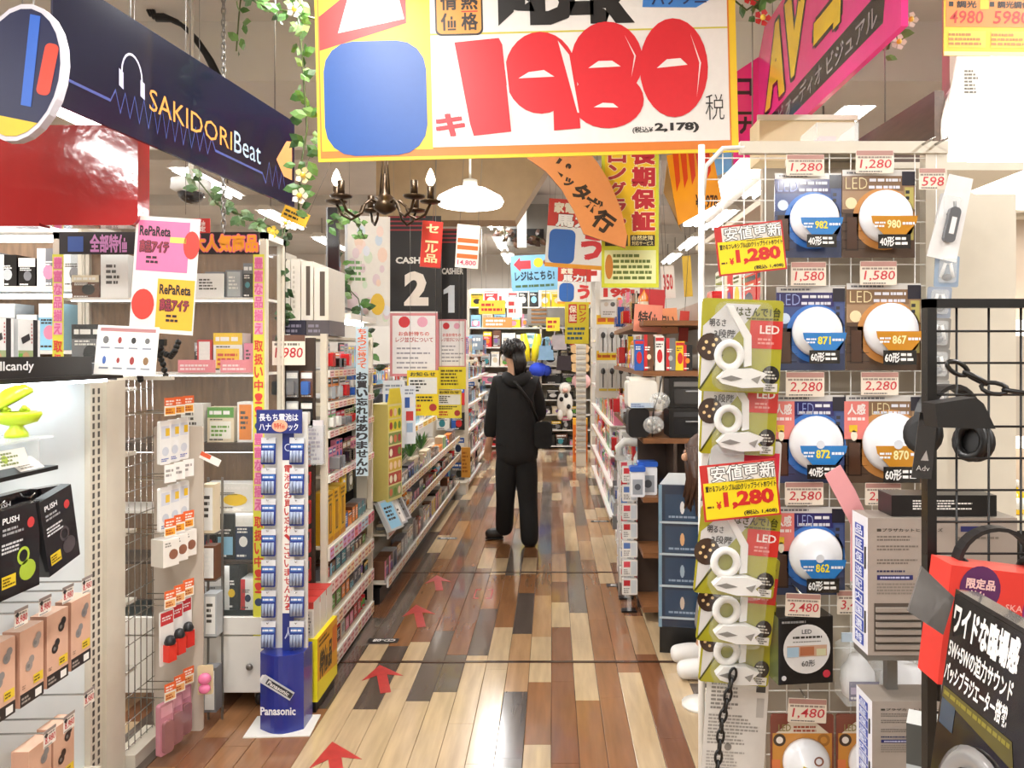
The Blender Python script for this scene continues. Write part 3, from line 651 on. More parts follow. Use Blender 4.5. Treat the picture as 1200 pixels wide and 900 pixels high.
# ================================================================ battery tower
def battery_tower():
    Y = 3.27; px = Y / F; x0 = P(305, 0, Y).x; W = 51 * px; cx = W / 2
    t = thing('battery_stand', 'blue floor stand hung with batteries beside the yellow bin', 'display stand', (x0, Y, 0))
    obj('floor_sheet', G().box(-.05, -.07, 0, W + .04, .12, .004), WHITE, t, r=.06)
    n = 10; front = [(W * i / n, -.045 * math.sin(math.pi * i / n)) for i in range(n + 1)]
    g = G(); top = 91 * px
    vs = [(x, y, z) for z in (.004, top) for x, y in front + [(W, .12), (0, .12)]]; m = n + 3
    g.add(vs, [(i, (i + 1) % m, m + (i + 1) % m, m + i) for i in range(m)] + [tuple(range(m)), tuple(range(m, 2 * m))], '1f2f8c'); bl = mat('stand_blue', '1f3290', .25, noise=.05, coat=.4)
    obj('base', g, bl, t)
    g = G(-.048)
    g.fit('Panasonic', W * .1, .085, W * .9, .12, 'e8eaf2', 1, .03)
    ca, sa = math.cos(-.55), math.sin(-.55)
    R = lambda x, z: (cx + x * ca - z * sa, .2 + x * sa + z * ca)
    g.poly([R(-.075, -.02), R(.07, -.02), R(.07, .02), R(-.075, .02)], 'c8ccd2', 1); g.poly([R(-.055, -.012), R(.068, -.012), R(.068, .012), R(-.055, .012)], '2a2e38', 2); g.poly([R(-.085, -.012), R(-.075, -.018), R(-.075, .018), R(-.085, .012)], 'e0e2e6', 1)
    vs, fs = glyph('Panasonic', .02, .1); g.add([(R(-.05 + x * .026, -.008 + y * .024)[0], -.048 - 3 * EPS, R(-.05 + x * .026, -.008 + y * .024)[1]) for x, y in vs], fs, 'f4f4f4')
    obj('printed_face', g, PRINT, t)
    ztop = P(0, 480, Y).z
    obj('back_board', G().box(0, .05, top, W, .06, ztop - .02), WHITE, t)
    g = G(); a, b = cx - .005, cx + .045
    g.rect(a, top, b, ztop - .1, 'f2efe8', 1); g.vfit('電池のお買い忘れ、ございませんか?', a + .008, top + .17, b - .008, P(0, 545, Y).z, 'c43a3a', 2, .02)
    g.rect(a, top, b, top + .16, '22307c', 2); g.fit('人', a + .01, top + .05, b - .01, top + .1, 'c8d0e8', 3)
    g.rect(a, P(0, 540, Y).z, b, ztop - .1, '22307c', 2); g.ring(cx + .02, P(0, 525, Y).z, .012, .016, 'c8d0e8', 3)
    obj('centre_strip', g, PRINT, t, (0, .02, 0))
    g = G(); g.box(-.012, 0, ztop - .1, W - .005, .008, ztop, '232f7a'); g.fit('長もち電池は', .0, ztop - .048, W - .02, ztop - .016, 'eef0f6', 1, .02); g.fit('ハナ', .0, ztop - .088, .05, ztop - .058, 'eef0f6', 1, .02); g.fit('ック', .125, ztop - .088, W - .02, ztop - .058, 'eef0f6', 1, .02)
    g.disc(cx - .005, ztop - .068, .034, .026, 'e8b090', 2); g.fit('特価', cx - .03, ztop - .08, cx + .018, ztop - .056, 'c8503a', 3, .03)
    obj('top_sign', g, PRINT, t, (0, -.012, 0))
    def pack():
        g = G(); w, h = .062, .115
        g.rbox(0, 0, 0, w, .004, h, .005, '2b3f8e'); g.rect(0, h * .78, w, h, 'e4e6ea', 1); g.rect(w * .08, h * .58, w * .92, h * .76, '4a78c0', 1); g.small(w * .1, h * .6, w * .88, h * .72, 1, 'eef2fa', 2, 1)
        for i in range(4): g.tube([(w * (.17 + .22 * i), -.007, h * .08), (w * (.17 + .22 * i), -.007, h * .52)], .0065, '9aa6c0', 7); g.rect(w * (.1 + .22 * i), h * .1, w * (.24 + .22 * i), h * .34, '1c2a66', 14)
        return g.mesh('battery_pack', GLOSS)
    me = pack()
    for c, x in ((0, -.002), (1, W - .066)):
        for k in range(7):
            z = top + .012 + k * .131
            obj('hook', G().tube([(x + .031, .05, z + .108), (x + .031, .0, z + .108), (x + .031, -.006, z + .115)], .002, n=5), CHROME, t)
            obj('battery_pack', me, None, None, (x0 + x, Y + .01 + .002 * (k % 2), z), (-.06, 0, 0), 'blue battery pack on the blue stand, %s row up, %s column' % (ORD[k], ['left', 'right'][c]), 'batteries', 'battery packs on the blue stand')
    # yellow bin with earphone cartons
    Y2 = 3.42; xa, xb = P(352, 0, Y2).x, P(372, 0, Y2).x - .0
    xb = -1.045; xa = xb - .18
    t = thing('yellow_bin', 'bright yellow cardboard floor bin beside the blue battery stand', 'display stand', (xa, Y2, 0))
    obj('plinth', G().box(.01, .01, 0, .17, .3, .05), BLACK, t)
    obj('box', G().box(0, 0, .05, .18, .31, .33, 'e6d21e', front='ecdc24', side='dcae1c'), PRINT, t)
    g = G(); g.rect(0, .05, .31, .33, 'e0a41c', 1); g.fit('特価品', .03, .14, .22, .26, '3a2a10', 2, .05, .2); g.poly([(0, .05), (.31, .05), (.31, .1), (0, .14)], 'ecdc24', 2); g.rect(.23, .18, .3, .3, 'd8742a', 2); g.small(.02, .28, .2, .32, 2, '5a3a10', 2, 4)
    obj('printed_side', g, PRINT, t, (.18, 0, 0), LF)
    for i in range(3):
        g = G(); g.box(0, 0, 0, .13, .09, .16, 'ece8e2', side='d8d2ca', top='c03a34'); g.rect(0, .13, .13, .16, 'c8423c', 1)
        for q in (.02, .075): g.rect(.02, q, .075, q + .04, '55504c', 1); g.disc(.045, q + .02, .014, None, '222222', 2, 10)
        g.rect(.085, .01, .125, .12, 'd8d4ce', 1); g.small(.088, .02, .122, .11, 6, '777777', 2, 3)
        obj('toy_carton', g, PRINT, None, (xa + .03, Y2 + .01 + i * .1, .331), 0, 'red and white carton standing in the yellow bin, %s from front' % ORD[i], 'carton', 'red and white cartons in the yellow bin')
battery_tower()
# ================================================================ left side of the aisle
def left_aisle():
    r = random.Random(21); X = -1.1; Y0, Y1 = 3.78, 4.72; L = Y1 - Y0; run = Vector((0, 1, 0))
    t = thing('aisle_shelf', 'tall cream shelf unit with pink price rails beyond the yellow bin', 'shelf unit', (X, Y0, 0))
    obj('back_panel', G().box(-.5, 0, 0, -.47, L, 2.2), CREAM, t)
    obj('end_panel', G().box(-.5, -.03, 0, -.06, -.01, 1.68), mat('brown_end_panel', '4a3a30', .55, noise=.2), t)
    obj('post', G().box(-.035, -.02, 0, -.005, .01, 1.7), CREAM, t); obj('post', G().box(-.035, L - .01, 0, -.005, L + .02, 1.7), CREAM, t)
    zs = [.09, .29, .475, .65, 1.0, 1.22, 1.36, 1.52]
    for i, z in enumerate(zs):
        d = .46 if i < 4 else .32
        obj('shelf', G().box(-.47, 0, z - .014, -.005 if i < 4 else -.015, L, z), CREAM, t)
        rail(t, (.0, 0, z - (.07 if i < 4 else .035)), L, .065 if i < 4 else .035, LF, r, 12, tint=['f2d4d0', 'f4c9c6', 'f0e6da', 'f6dcb0'] if i != 3 else ['d8a8d8', 'b8d8ea', 'e87a8a', 'c8e0d0', 'cfa0d0'])
    obj('plinth', G().box(-.47, 0, 0, -.02, L, .03), BLACK, t)
    zc = 1.79
    obj('canopy', G().prism([(-.5, zc), (.02, zc), (.02, zc + .03), (-.5, zc + .06)], .34, L), WHITE, t, r=0)
    obj('canopy_lamp', G().tube([(-.06, .36, zc - .012), (-.06, L - .04, zc - .012)], .012), mat('canopy_tube', 'ffffff', .4, emit=14, noise=0), t)
    obj('top_shelf', G().box(-.47, -.0, 1.675, -.02, L, 1.69), CREAM, t)
    W = dict(zip(range(8), ['pink-railed %s shelf up' % ORD[q] for q in range(8)]))
    grp = 'goods on the pink railed aisle unit'
    B = lambda i, dx=0: Vector((X - .012 + dx, Y0 + .02, 0))
    fill(B(7), run, 1.522, L - .04, .15, LF, W[7], grp, r, ('blister', 'pouch'), ['white', 'sky blue', 'pink', 'white', 'silver'], (.06, .09))
    for i in range(3):
        g = product('blister', 'orange' if i < 2 else 'white', 'black', .12, .05, .12, 3 + i)
        obj('gadget_pack', g, GLOSS, None, (X - .03, Y0 + .03 + i * .135, 1.362), LF, ['amber gadget pack nearest the end on the seventh pink railed shelf', 'amber gadget pack, second on the seventh pink railed shelf', 'white gadget pack beside two amber packs, seventh pink railed shelf'][i], 'package', grp)
    fill(Vector((X - .03, Y0 + .45, 0)), run, 1.362, .45, .12, LF, W[6], grp, r, ('carton', 'blister'), None, (.06, .1), start=3)
    fill(B(5), run, 1.222, L - .04, .11, LF, W[5], grp, r, ('blister', 'pouch'), ['red', 'green', 'green', 'white', 'red', 'cream'], (.06, .09))
    fill(B(4), run, 1.002, L - .04, .17, LF, W[4], grp, r, ('blister', 'pouch', 'carton'), ['red', 'cream', 'grey', 'white', 'pink', 'brown'], (.05, .08))
    for i in range(3):
        g = G(); g.box(0, 0, 0, .1, .07, .26, 'd8a41c', top='e8c050'); g.rect(.03, .05, .07, .2, '5a4a1c', 1); g.rect(.04, .06, .06, .19, 'c88a14', 2); g.small(.01, .21, .09, .25, 2, '6a4a10', 2, i); g.rect(.0, .0, .1, .03, 'b87a10', 1)
        obj('yellow_pack', g, PRINT, None, (X - .01, Y0 + .015 + i * .115, .652), LF, 'tall yellow pack on the fourth pink railed shelf, %s from the end' % ORD[i], 'carton', grp)
    fill(Vector((X - .012, Y0 + .37, 0)), run, .652, L - .4, .1, LF, W[3], grp, r, ('carton', 'case', 'pouch'), ['cream', 'orange', 'pink', 'brown', 'red', 'grey'], (.06, .1), start=3)
    for i in range(3):
        g = product('pouch', ['red', 'yellow', 'grey'][i], 'white', .1, .05, .14, i)
        obj('hanging_pouch', g, GLOSS, None, (X - .1, Y0 + .45 + i * .15, .79), LF, ['red', 'yellow', 'grey'][i] + ' pouch hanging above the fourth pink railed shelf', 'package', grp)
    fill(B(2), run, .477, L - .04, .08, LF, W[2], grp, r, ('carton', 'case'), ['black', 'brown', 'grey', 'navy', 'cream'], (.06, .1))
    fill(B(1), run, .292, L - .04, .09, LF, W[1], grp, r, ('carton', 'case', 'can'), ['red', 'brown', 'black', 'cream', 'grey'], (.05, .1))
    fill(B(0), run, .092, L - .04, .1, LF, W[0], grp, r, ('carton', 'case', 'can'), ['red', 'brown', 'black', 'cream', 'red'], (.05, .1))
    # end of the unit: hanging packs and price sign
    for k in range(6):
        z = P(0, 545 + k * 33, Y0).z
        g = G(); g.rbox(0, 0, 0, .05, .012, .115, .006, 'b02a2e'); g.rect(.006, .06, .044, .1, '2a2222', 1); g.disc(.025, .035, .014, None, 'e89a9a', 1, 12)
        obj('red_hang_card', g, GLOSS, None, (P(352, 0, Y0 - .06).x, Y0 - .06, z), 0, 'red hang card beside the battery stand, %s from the top' % ORD[k], 'package', 'red hang cards beside the battery stand')
    for k in range(6):
        g = product('blister', ['black', 'grey', 'brown', 'black', 'silver', 'black'][k], 'white', .06, .05, .13, 40 + k)
        obj('cable_blister', g, GLOSS, None, (P(318 + (k % 3) * 17, 0, Y0 - .06).x, Y0 - .06 , P(0, 470 if k < 3 else 505, Y0).z + .02), 0, '%s cable blister in the %s row under the 1,980 sign' % (['near black', 'grey', 'brown', 'dark black', 'silver', 'jet black'][k], ['upper', 'lower'][k // 3]), 'package', 'cable blisters')
    a = P(319, 428, Y0 - .1); t2 = thing('price_sign', 'white price sign reading 1,980 on the end of the pink railed unit', 'sign', a, .05)
    g = G(); g.box(0, 0, 0, .155, .004, .145, 'efe8d8'); g.rect(0, .115, .155, .145, '6a4a3c', 1); g.small(.01, .09, .13, .11, 1, '777068', 1, 2); g.fit('1,980', .012, .028, .145, .085, 'c0323a', 1, .01, .1)
    obj('card', g, PRINT, t2); obj('clip', G().box(.06, .004, .1, .08, .02, .15), ACRYL, t2)
    t3 = thing('leaflet_holder', 'frosted leaflet holder on the end of the pink railed unit', 'holder', P(357, 545, Y0 - .07))
    obj('pocket', G().box(0, 0, 0, .09, .035, .19), ACRYL, t3); obj('leaflet', G().box(.005, .01, .005, .085, .025, .215, 'd6d2d6').small(.01, .02, .08, .18, 8, '9a96a0', 1, 3), PRINT, t3)
    # white boxes on top
    for i, (u0, u1, v0, strip) in enumerate(((329, 340, 305, 0), (341, 352, 304, 0), (353, 367, 307, 1), (368, 385, 314, 1))):
        Y = Y0 + .02; w = (u1 - u0) * Y / F; h = P(0, v0, Y).z - 1.765
        g = G(); g.box(0, 0, 0, w, .3, h, 'e2dcd2', side='d6d0c4')
        if strip: g.rect(w * .4, h * .08, w * .75, h * .92, '5a5048', 1)
        else: g.small(w * .2, h * .1, w * .5, h * .9, 10, 'c4bcb0', 1, i)
        obj('white_carton', g, PRINT, None, (P(u0, 0, Y).x, Y, 1.768), 0, ['plain white upright carton nearest the ivy post', 'plain white upright carton, second from the ivy post', 'white carton with brown strip beside the plain ones', 'white carton with brown strip at the aisle edge'][i], 'carton', 'upright white cartons')
    for i in range(2):
        g = G(); g.box(0, 0, 0, .115, .28, .075, '2c2a3a' if i == 0 else '5a5458'); g.small(.01, .01, .1, .06, 2, '8a8494', 1, i)
        obj('dark_carton', g, PRINT, None, (P(330 + i * 28, 0, Y0).x, Y0 + .01, 1.692), 0, ['dark violet flat carton under the white cartons', 'grey flat carton under the white cartons'][i], 'carton')
    g = G(); g.box(0, 0, 0, .22, .05, .07, 'e8d23a'); g.fit('特価', .03, .01, .19, .06, 'e08a2a', 1, .05)
    obj('yellow_label', g, PRINT, None, (X - .02, Y0 + .06, 1.692), LF, 'yellow price label box on the top shelf under the lamp', 'sign')
    # light blue vertical banner
    Y = 4.18; a = P(417, 558, Y); w = 14 * Y / F; h = P(0, 383, Y).z - a.z
    t = thing('vertical_banner', 'narrow pale blue vertical banner with black lettering at the aisle shelf', 'banner', a, .15)
    obj('sheet', G().box(0, 0, 0, w, .004, h, 'b8d0dc'), PRINT, t)
    g = G(); g.vfit('ちょっと待って', .01, h * .72, w - .01, h * .99, 'd8643a', 1, .03, out='eae6e0'); g.vfit('お買い忘れはありませんか', .004, .005, w - .004, h * .7, '2a2a30', 1, .05)
    obj('lettering', g, PRINT, t)
    obj('arm', G().box(w * .4, .004, h - .03, w * .5, .02, h + .1), STEEL, t)
    # ---------------- second, lower unit
    X2 = -1.05; Ya, Yb = 4.9, 8.7; L2 = Yb - Ya
    t = thing('low_gondola', 'long low shelf unit with slanted bins along the left of the aisle', 'shelf unit', (X2, Ya, 0))
    obj('back_panel', G().box(-.62, 0, 0, -.58, L2, 1.5), CREAM, t)
    for z in (.14, .45, .65): obj('shelf', G().box(-.58, 0, z - .012, -.01, L2, z), CREAM, t)
    obj('shelf', G().box(-.58, 0, .93, -.2, L2, .942), CREAM, t)
    obj('plinth', G().box(-.58, 0, 0, -.05, L2, .1), BLACK, t)
    for z, b in ((.11, 'ece7dc'), (.42, 'e8e2cc'), (.62, 'ece7dc')): rail(t, (.0, 0, z), L2, .055, LF, r, 34, b, tint=['f4efe4', 'f0e6c8', 'f6dcb0', 'f4e9a8', 'e8dcc8'])
    rail(t, (-.19, 0, .9), L2, .05, LF, r, 14, tint=['f0d23a', 'f0d848', 'f4efe4', 'eccb2c'])
    for y in (0, L2 / 2, L2): obj('post', G().box(-.6, y - .015, 0, -.56, y + .015, 1.5), CREAM, t)
    for z in (.14, .45, .65):
        obj('lip', G().box(-.02, 0, z, -.012, L2, z + .02), ACRYL, t)
    grp = 'goods on the long low unit'
    nm = {.65: "low unit's upper bin", .45: "low unit's middle bin", .14: "low unit's lowest bin", .942: "low unit's back ledge"}
    fill(Vector((X2 - .02, Ya + .05, 0)), run, .652, L2 - .1, .14, LF, nm[.65], grp, r, ('carton', 'case', 'bottle', 'pouch'), ['cream', 'brown', 'grey', 'silver', 'black', 'cream', 'orange'], (.08, .13), hk=(.4, .9))
    fill(Vector((X2 - .02, Ya + .05, 0)), run, .452, L2 - .1, .13, LF, nm[.45], grp, r, ('carton', 'case', 'can', 'bottle'), ['black', 'brown', 'grey', 'brown', 'red', 'black', 'cream'], (.08, .13), hk=(.4, .9))
    fill(Vector((X2 - .02, Ya + .05, 0)), run, .142, L2 - .1, .22, LF, nm[.14], grp, r, ('carton', 'case', 'pouch'), ['white', 'brown', 'black', 'silver', 'red', 'grey', 'white'], (.09, .15), hk=(.4, .85))
    fill(Vector((X2 - .22, Ya + .5, 0)), run, .943, L2 - .6, .34, LF, nm[.942], grp, r, ('carton', 'case', 'pouch', 'blister'), ['white', 'sky blue', 'black', 'grey', 'yellow', 'white', 'silver', 'teal'], (.1, .18), hk=(.5, 1))
    for k, z in enumerate((1.12, 1.33)):
        fill(Vector((X2 - .5, Ya + .9, 0)), run, z, L2 - 1.0, .19, LF, "low unit's %s peg row" % ['lower', 'upper'][k], grp, r, ('blister', 'pouch', 'blister'), ['white', 'sky blue', 'black', 'grey', 'yellow', 'silver', 'red'], (.09, .15), hk=(.7, .95))
        obj('peg_rail', G().box(-.58, .85, z + .17, -.5, L2, z + .18), STEEL, t)
    # silver books leaning at the near end of the low unit
    for i in range(3):
        g = product('case', 'silver', ['sky blue', 'white', 'grey'][i], .16, .03, .2, i)
        obj('leaning_case', g, GLOSS, None, (X2 + .05, 4.76 + i * .13, .5), (-.5, 0, LF - .35), ['silver', 'white', 'grey'][i] + ' flat pack leaning out of the low unit, %s from near end' % ORD[i], 'package', 'flat packs leaning out of the low unit')
    # black arch panel + cardboard dump bin
    t = thing('black_totem', 'tall black rounded panel between the two left shelf units', 'display stand', (X2 - .18, 4.76, .0), LF)
    obj('panel', G().rbox(0, 0, .35, .07, .2, 1.38, .03), BLACK, t); obj('foot', G().box(-.03, -.02, 0, .1, .2, .35), BLACK, t)
    a = Vector((X2 + .01, 4.87, .66)); t = thing('cardboard_display', 'cardboard display with red and yellow pictures standing in the low unit', 'display stand', a, LF - .25)
    g = G(); g.box(0, 0, 0, .2, .14, .62, 'd8cc8a', side='c8b86a'); obj('box', g, PRINT, t)
    g = G(); r2 = random.Random(4)
    for k in range(7):
        g.rect(.008, .02 + k * .085, .192, .095 + k * .085, ['8a9a5a', 'b04a3a', 'c8a23a', '9a3a3a', '7a8a4a', 'd8c83a', 'e0d040'][k], 1)
        for q in range(3): g.disc(.04 + q * .06, .055 + k * .085, .022, .026, r2.choice(['e8c8a8', 'c86a4a', '6a8a3a', 'e8e0c0', 'a83a3a']), 2, 10)
    obj('printed_face', g, PRINT, t); obj('topper', G().prism([(0, .62), (.2, .62), (.17, .72), (.03, .72)], 0, .006, 'e0cc3a'), PRINT, t)
    # leaflet boards
    for i, (u0, u1, v0, v1, Y) in enumerate(((449, 474, 446, 540, 5.35), (473, 487, 452, 545, 5.6))):
        a = P(u0, v1, Y); w = (u1 - u0) * Y / F; h = (v1 - v0) * Y / F; a.z = .944; h = P(0, v0, Y).z - .944
        t = thing('notice_board', ['white notice board with blue and red cards on the low unit', 'narrow white notice board behind the wider one on the low unit'][i], 'sign', a, .3)
        g = G(); g.box(0, 0, 0, w, .012, h, 'dfe4ea'); obj('board', g, PRINT, t)
        g = G(); g.rect(w * .1, h * .62, w * .5, h * .8, '3a62b0', 1); g.rect(w * .2, h * .4, w * .8, h * .56, 'c83a3a', 1); g.rect(w * .25, h * .2, w * .75, h * .36, '9ab4d0', 1); g.small(w * .1, h * .84, w * .9, h * .95, 2, '8a94a4', 1, 2); g.rect(w * .55, h * .64, w * .85, h * .8, 'e8e6e2', 1)
        obj('cards', g, PRINT, t)
    # desk lamps and small appliances on the low unit
    for i, (Y, c) in enumerate(((5.95, '3a3a3e'), (6.5, 'd8d4cc'), (7.2, '4a4a50'))):
        t = thing('desk_lamp', ['dark desk lamp with bent arm on the low unit', 'white desk lamp with bent arm on the low unit', 'charcoal desk lamp at the far end of the low unit'][i], 'lamp', (X2 - .36, Y, .945), -.5)
        obj('base', G().lathe([(.07, 0), (.07, .012), (.02, .02)], c, 16), PLAST, t); obj('arm', G().tube([(0, 0, .015), (-.05, 0, .2), (.1, 0, .34)], .009, c), PLAST, t)
        obj('head', G().lathe([(.025, .0), (.05, -.06), (.052, -.065), (.0, -.05)], c, 14, (.11, 0, .35)), PLAST, t)
    for i in range(3):
        t = thing('artificial_plant', 'small artificial green plant on the low unit, %s from the near end' % ORD[i], 'plant', (X2 - .2, 6.2 + i * .55, .655))
        g = G()
        for k in range(16):
            a = k * 2.4; p = Vector((math.cos(a), math.sin(a), 1.3 + .4 * (k % 3))) * .06; q = Vector((-math.sin(a), math.cos(a), 0)) * .014
            g.add([(0, 0, .03), p - q + Vector((0, 0, .03)), p * 1.5 + Vector((0, 0, .02)), p + q + Vector((0, 0, .03))], [(0, 1, 2, 3)], ['3a6a34', '548a3c'][k % 2])
        obj('foliage', g, PLAST, t, kind='stuff'); obj('pot', G().lathe([(.03, 0), (.04, .05), (.034, .05), (.03, .04)], 'e8e4da', 14), PLAST, t)
    # ---------------- far left units beside the man
    grp = 'goods on the far left racks'
    for q, (Xr, Ya, Yb, hz, nm_) in enumerate(((-.98, 9.0, 10.6, 1.9, 'middle left rack'), (-1.05, 10.9, 12.6, 1.9, 'farthest left rack'))):
        t = thing('far_rack', ['grey shelf rack beyond the long low unit', 'grey shelf rack left of the back display'][q], 'shelf unit', (Xr, Ya, 0))
        obj('back_panel', G().box(-.42, 0, 0, -.4, Yb - Ya, hz), CREAM, t); obj('end_panel', G().box(-.4, -.02, 0, -.0, 0, hz * .8), CREAM, t)
        for k in range(6):
            z = .1 + k * .3; obj('shelf', G().box(-.4, 0, z - .012, 0, Yb - Ya, z), WHITE, t); rail(t, (.0, 0, z - .03), Yb - Ya, .03, LF, r, 8)
            fill(Vector((Xr - .02, Ya + .02, 0)), run, z + .001, Yb - Ya - .04, .24, LF, '%s shelf of %s' % (ORD[k], nm_), grp, r, ('carton', 'case', 'pouch'), ['sky blue', 'white', 'black', 'grey', 'brown', 'navy', 'pink'], (.1, .2), hk=(.5, .95))
        for k in range(10):
            z = .14 + (k // 2) * .29
            g = product('carton', r.choice(['white', 'sky blue', 'black', 'red', 'cream', 'grey']), 'blue', .15, .06, .2, k)
            obj('rack_end_carton', g, PRINT, None, (Xr - .36 + (k % 2) * .17, Ya - .09, z), 0, 'carton on the near end of %s, %s row up, %s' % (nm_, ORD[k // 2], ['inner', 'outer'][k % 2]), 'carton', 'cartons on the rack ends')
    # white low box and orange column
    t = thing('white_plinth', 'low white display plinth on the floor past the long low unit', 'plinth', (-1.04, 8.0, 0)); t.location = (-.98, 8.74, 0)
    obj('body', G().box(-.3, 0, .0, 0, .24, .12), WHITE, t); obj('top', G().box(-.31, -.01, .12, .01, .25, .14), CREAM, t)
    g = G(); g.box(0, 0, 0, .1, .03, .34, 'd89a3c'); g.small(.01, .05, .09, .3, 6, 'a8641c', 1, 3)
    obj('orange_card', g, PRINT, None, (-1.03, 8.715, .2), 0, 'orange upright card at the far end of the low unit', 'sign')
left_aisle()
# ================================================================ shelf seen behind the red header at the far left
def rear_shelf():
    Y = 3.95; r = random.Random(14); x0 = -3.4; t = thing('rear_shelf', 'brown backed shelf unit with lamp behind the red header', 'shelf unit', (x0, Y, 0)); W = .98
    obj('back', G().box(0, .3, 0, W, .32, 2.25), mat('cabinet_back'), t)
    for z in (.1, .5, .9, 1.25, 1.62, 1.95): obj('shelf', G().box(0, 0, z - .02, W, .3, z), WHITE, t)
    for x in (0, W - .02): obj('side', G().box(x, 0, 0, x + .02, .3, 2.25), CREAM, t)
    obj('roof', G().box(0, -.01, 2.25, W, .32, 2.28), WHITE, t)
    obj('lamp', G().tube([(.04, .04, 2.2), (W - .04, .04, 2.2)], .018), mat('canopy_tube'), t); obj('lamp', G().tube([(.04, .04, 1.9), (W - .04, .04, 1.9)], .014), mat('cabinet_tube'), t)
    for k, z in enumerate((.1, .5, .9, 1.25, 1.62, 1.95)):
        x = .04; i = 0
        while x < W - .12:
            w = r.uniform(.08, .13); c = r.choice(['navy', 'black', 'grey', 'sky blue', 'silver']); g = product('carton', c, 'white', w, .15, (.26 if k < 5 else .2) * r.uniform(.7, 1), r.randrange(999))
            obj('rear_carton', g, GLOSS, None, (x0 + x, Y + .05, z + .001), 0, '%s carton on the brown rear shelf, %s level up, %s from its left' % (c, ORD[k], ORD[i]), 'carton', 'cartons on the brown rear shelf'); x += w + .01; i += 1
rear_shelf()
# ================================================================ right: LED lamp rack (faces the camera)
RY = 1.8; RP = RY / F
def R3(u, v, y=0): return P(u, v, RY + y)
def price_tag(u0, v0, u1, v1, txt, label, y=-.035, tilt=0):
    Y = RY + y; a = P(u0, v1, Y); w = (u1 - u0) * Y / F; h = (v1 - v0) * Y / F
    t = thing('price_tag', label, 'price tag', a, (0, tilt, 0), 'handwritten price tags on the lamp rack')
    g = G(); g.rbox(0, 0, 0, w, .0015, h, .002, 'efe3d2'); g.rect(.001, h * .78, w - .001, h - .001, 'b88a80', 1); g.small(w * .05, h * .62, w * .95, h * .76, 1, '9a8a80', 1, int(u0)); g.fit(txt, w * .1, h * .16, w * .95, h * .6, 'cf3a42', 1, .005, .12); g.small(w * .08, h * .03, w * .7, h * .12, 1, '6a6460', 1, int(v0))
    obj('card', g, PRINT, t)
    obj('hook', G().tube([(w * .5, .0015, h * .9), (w * .5, -y + .01, h * .9 + .004)], .002, n=5), CHROME, t)
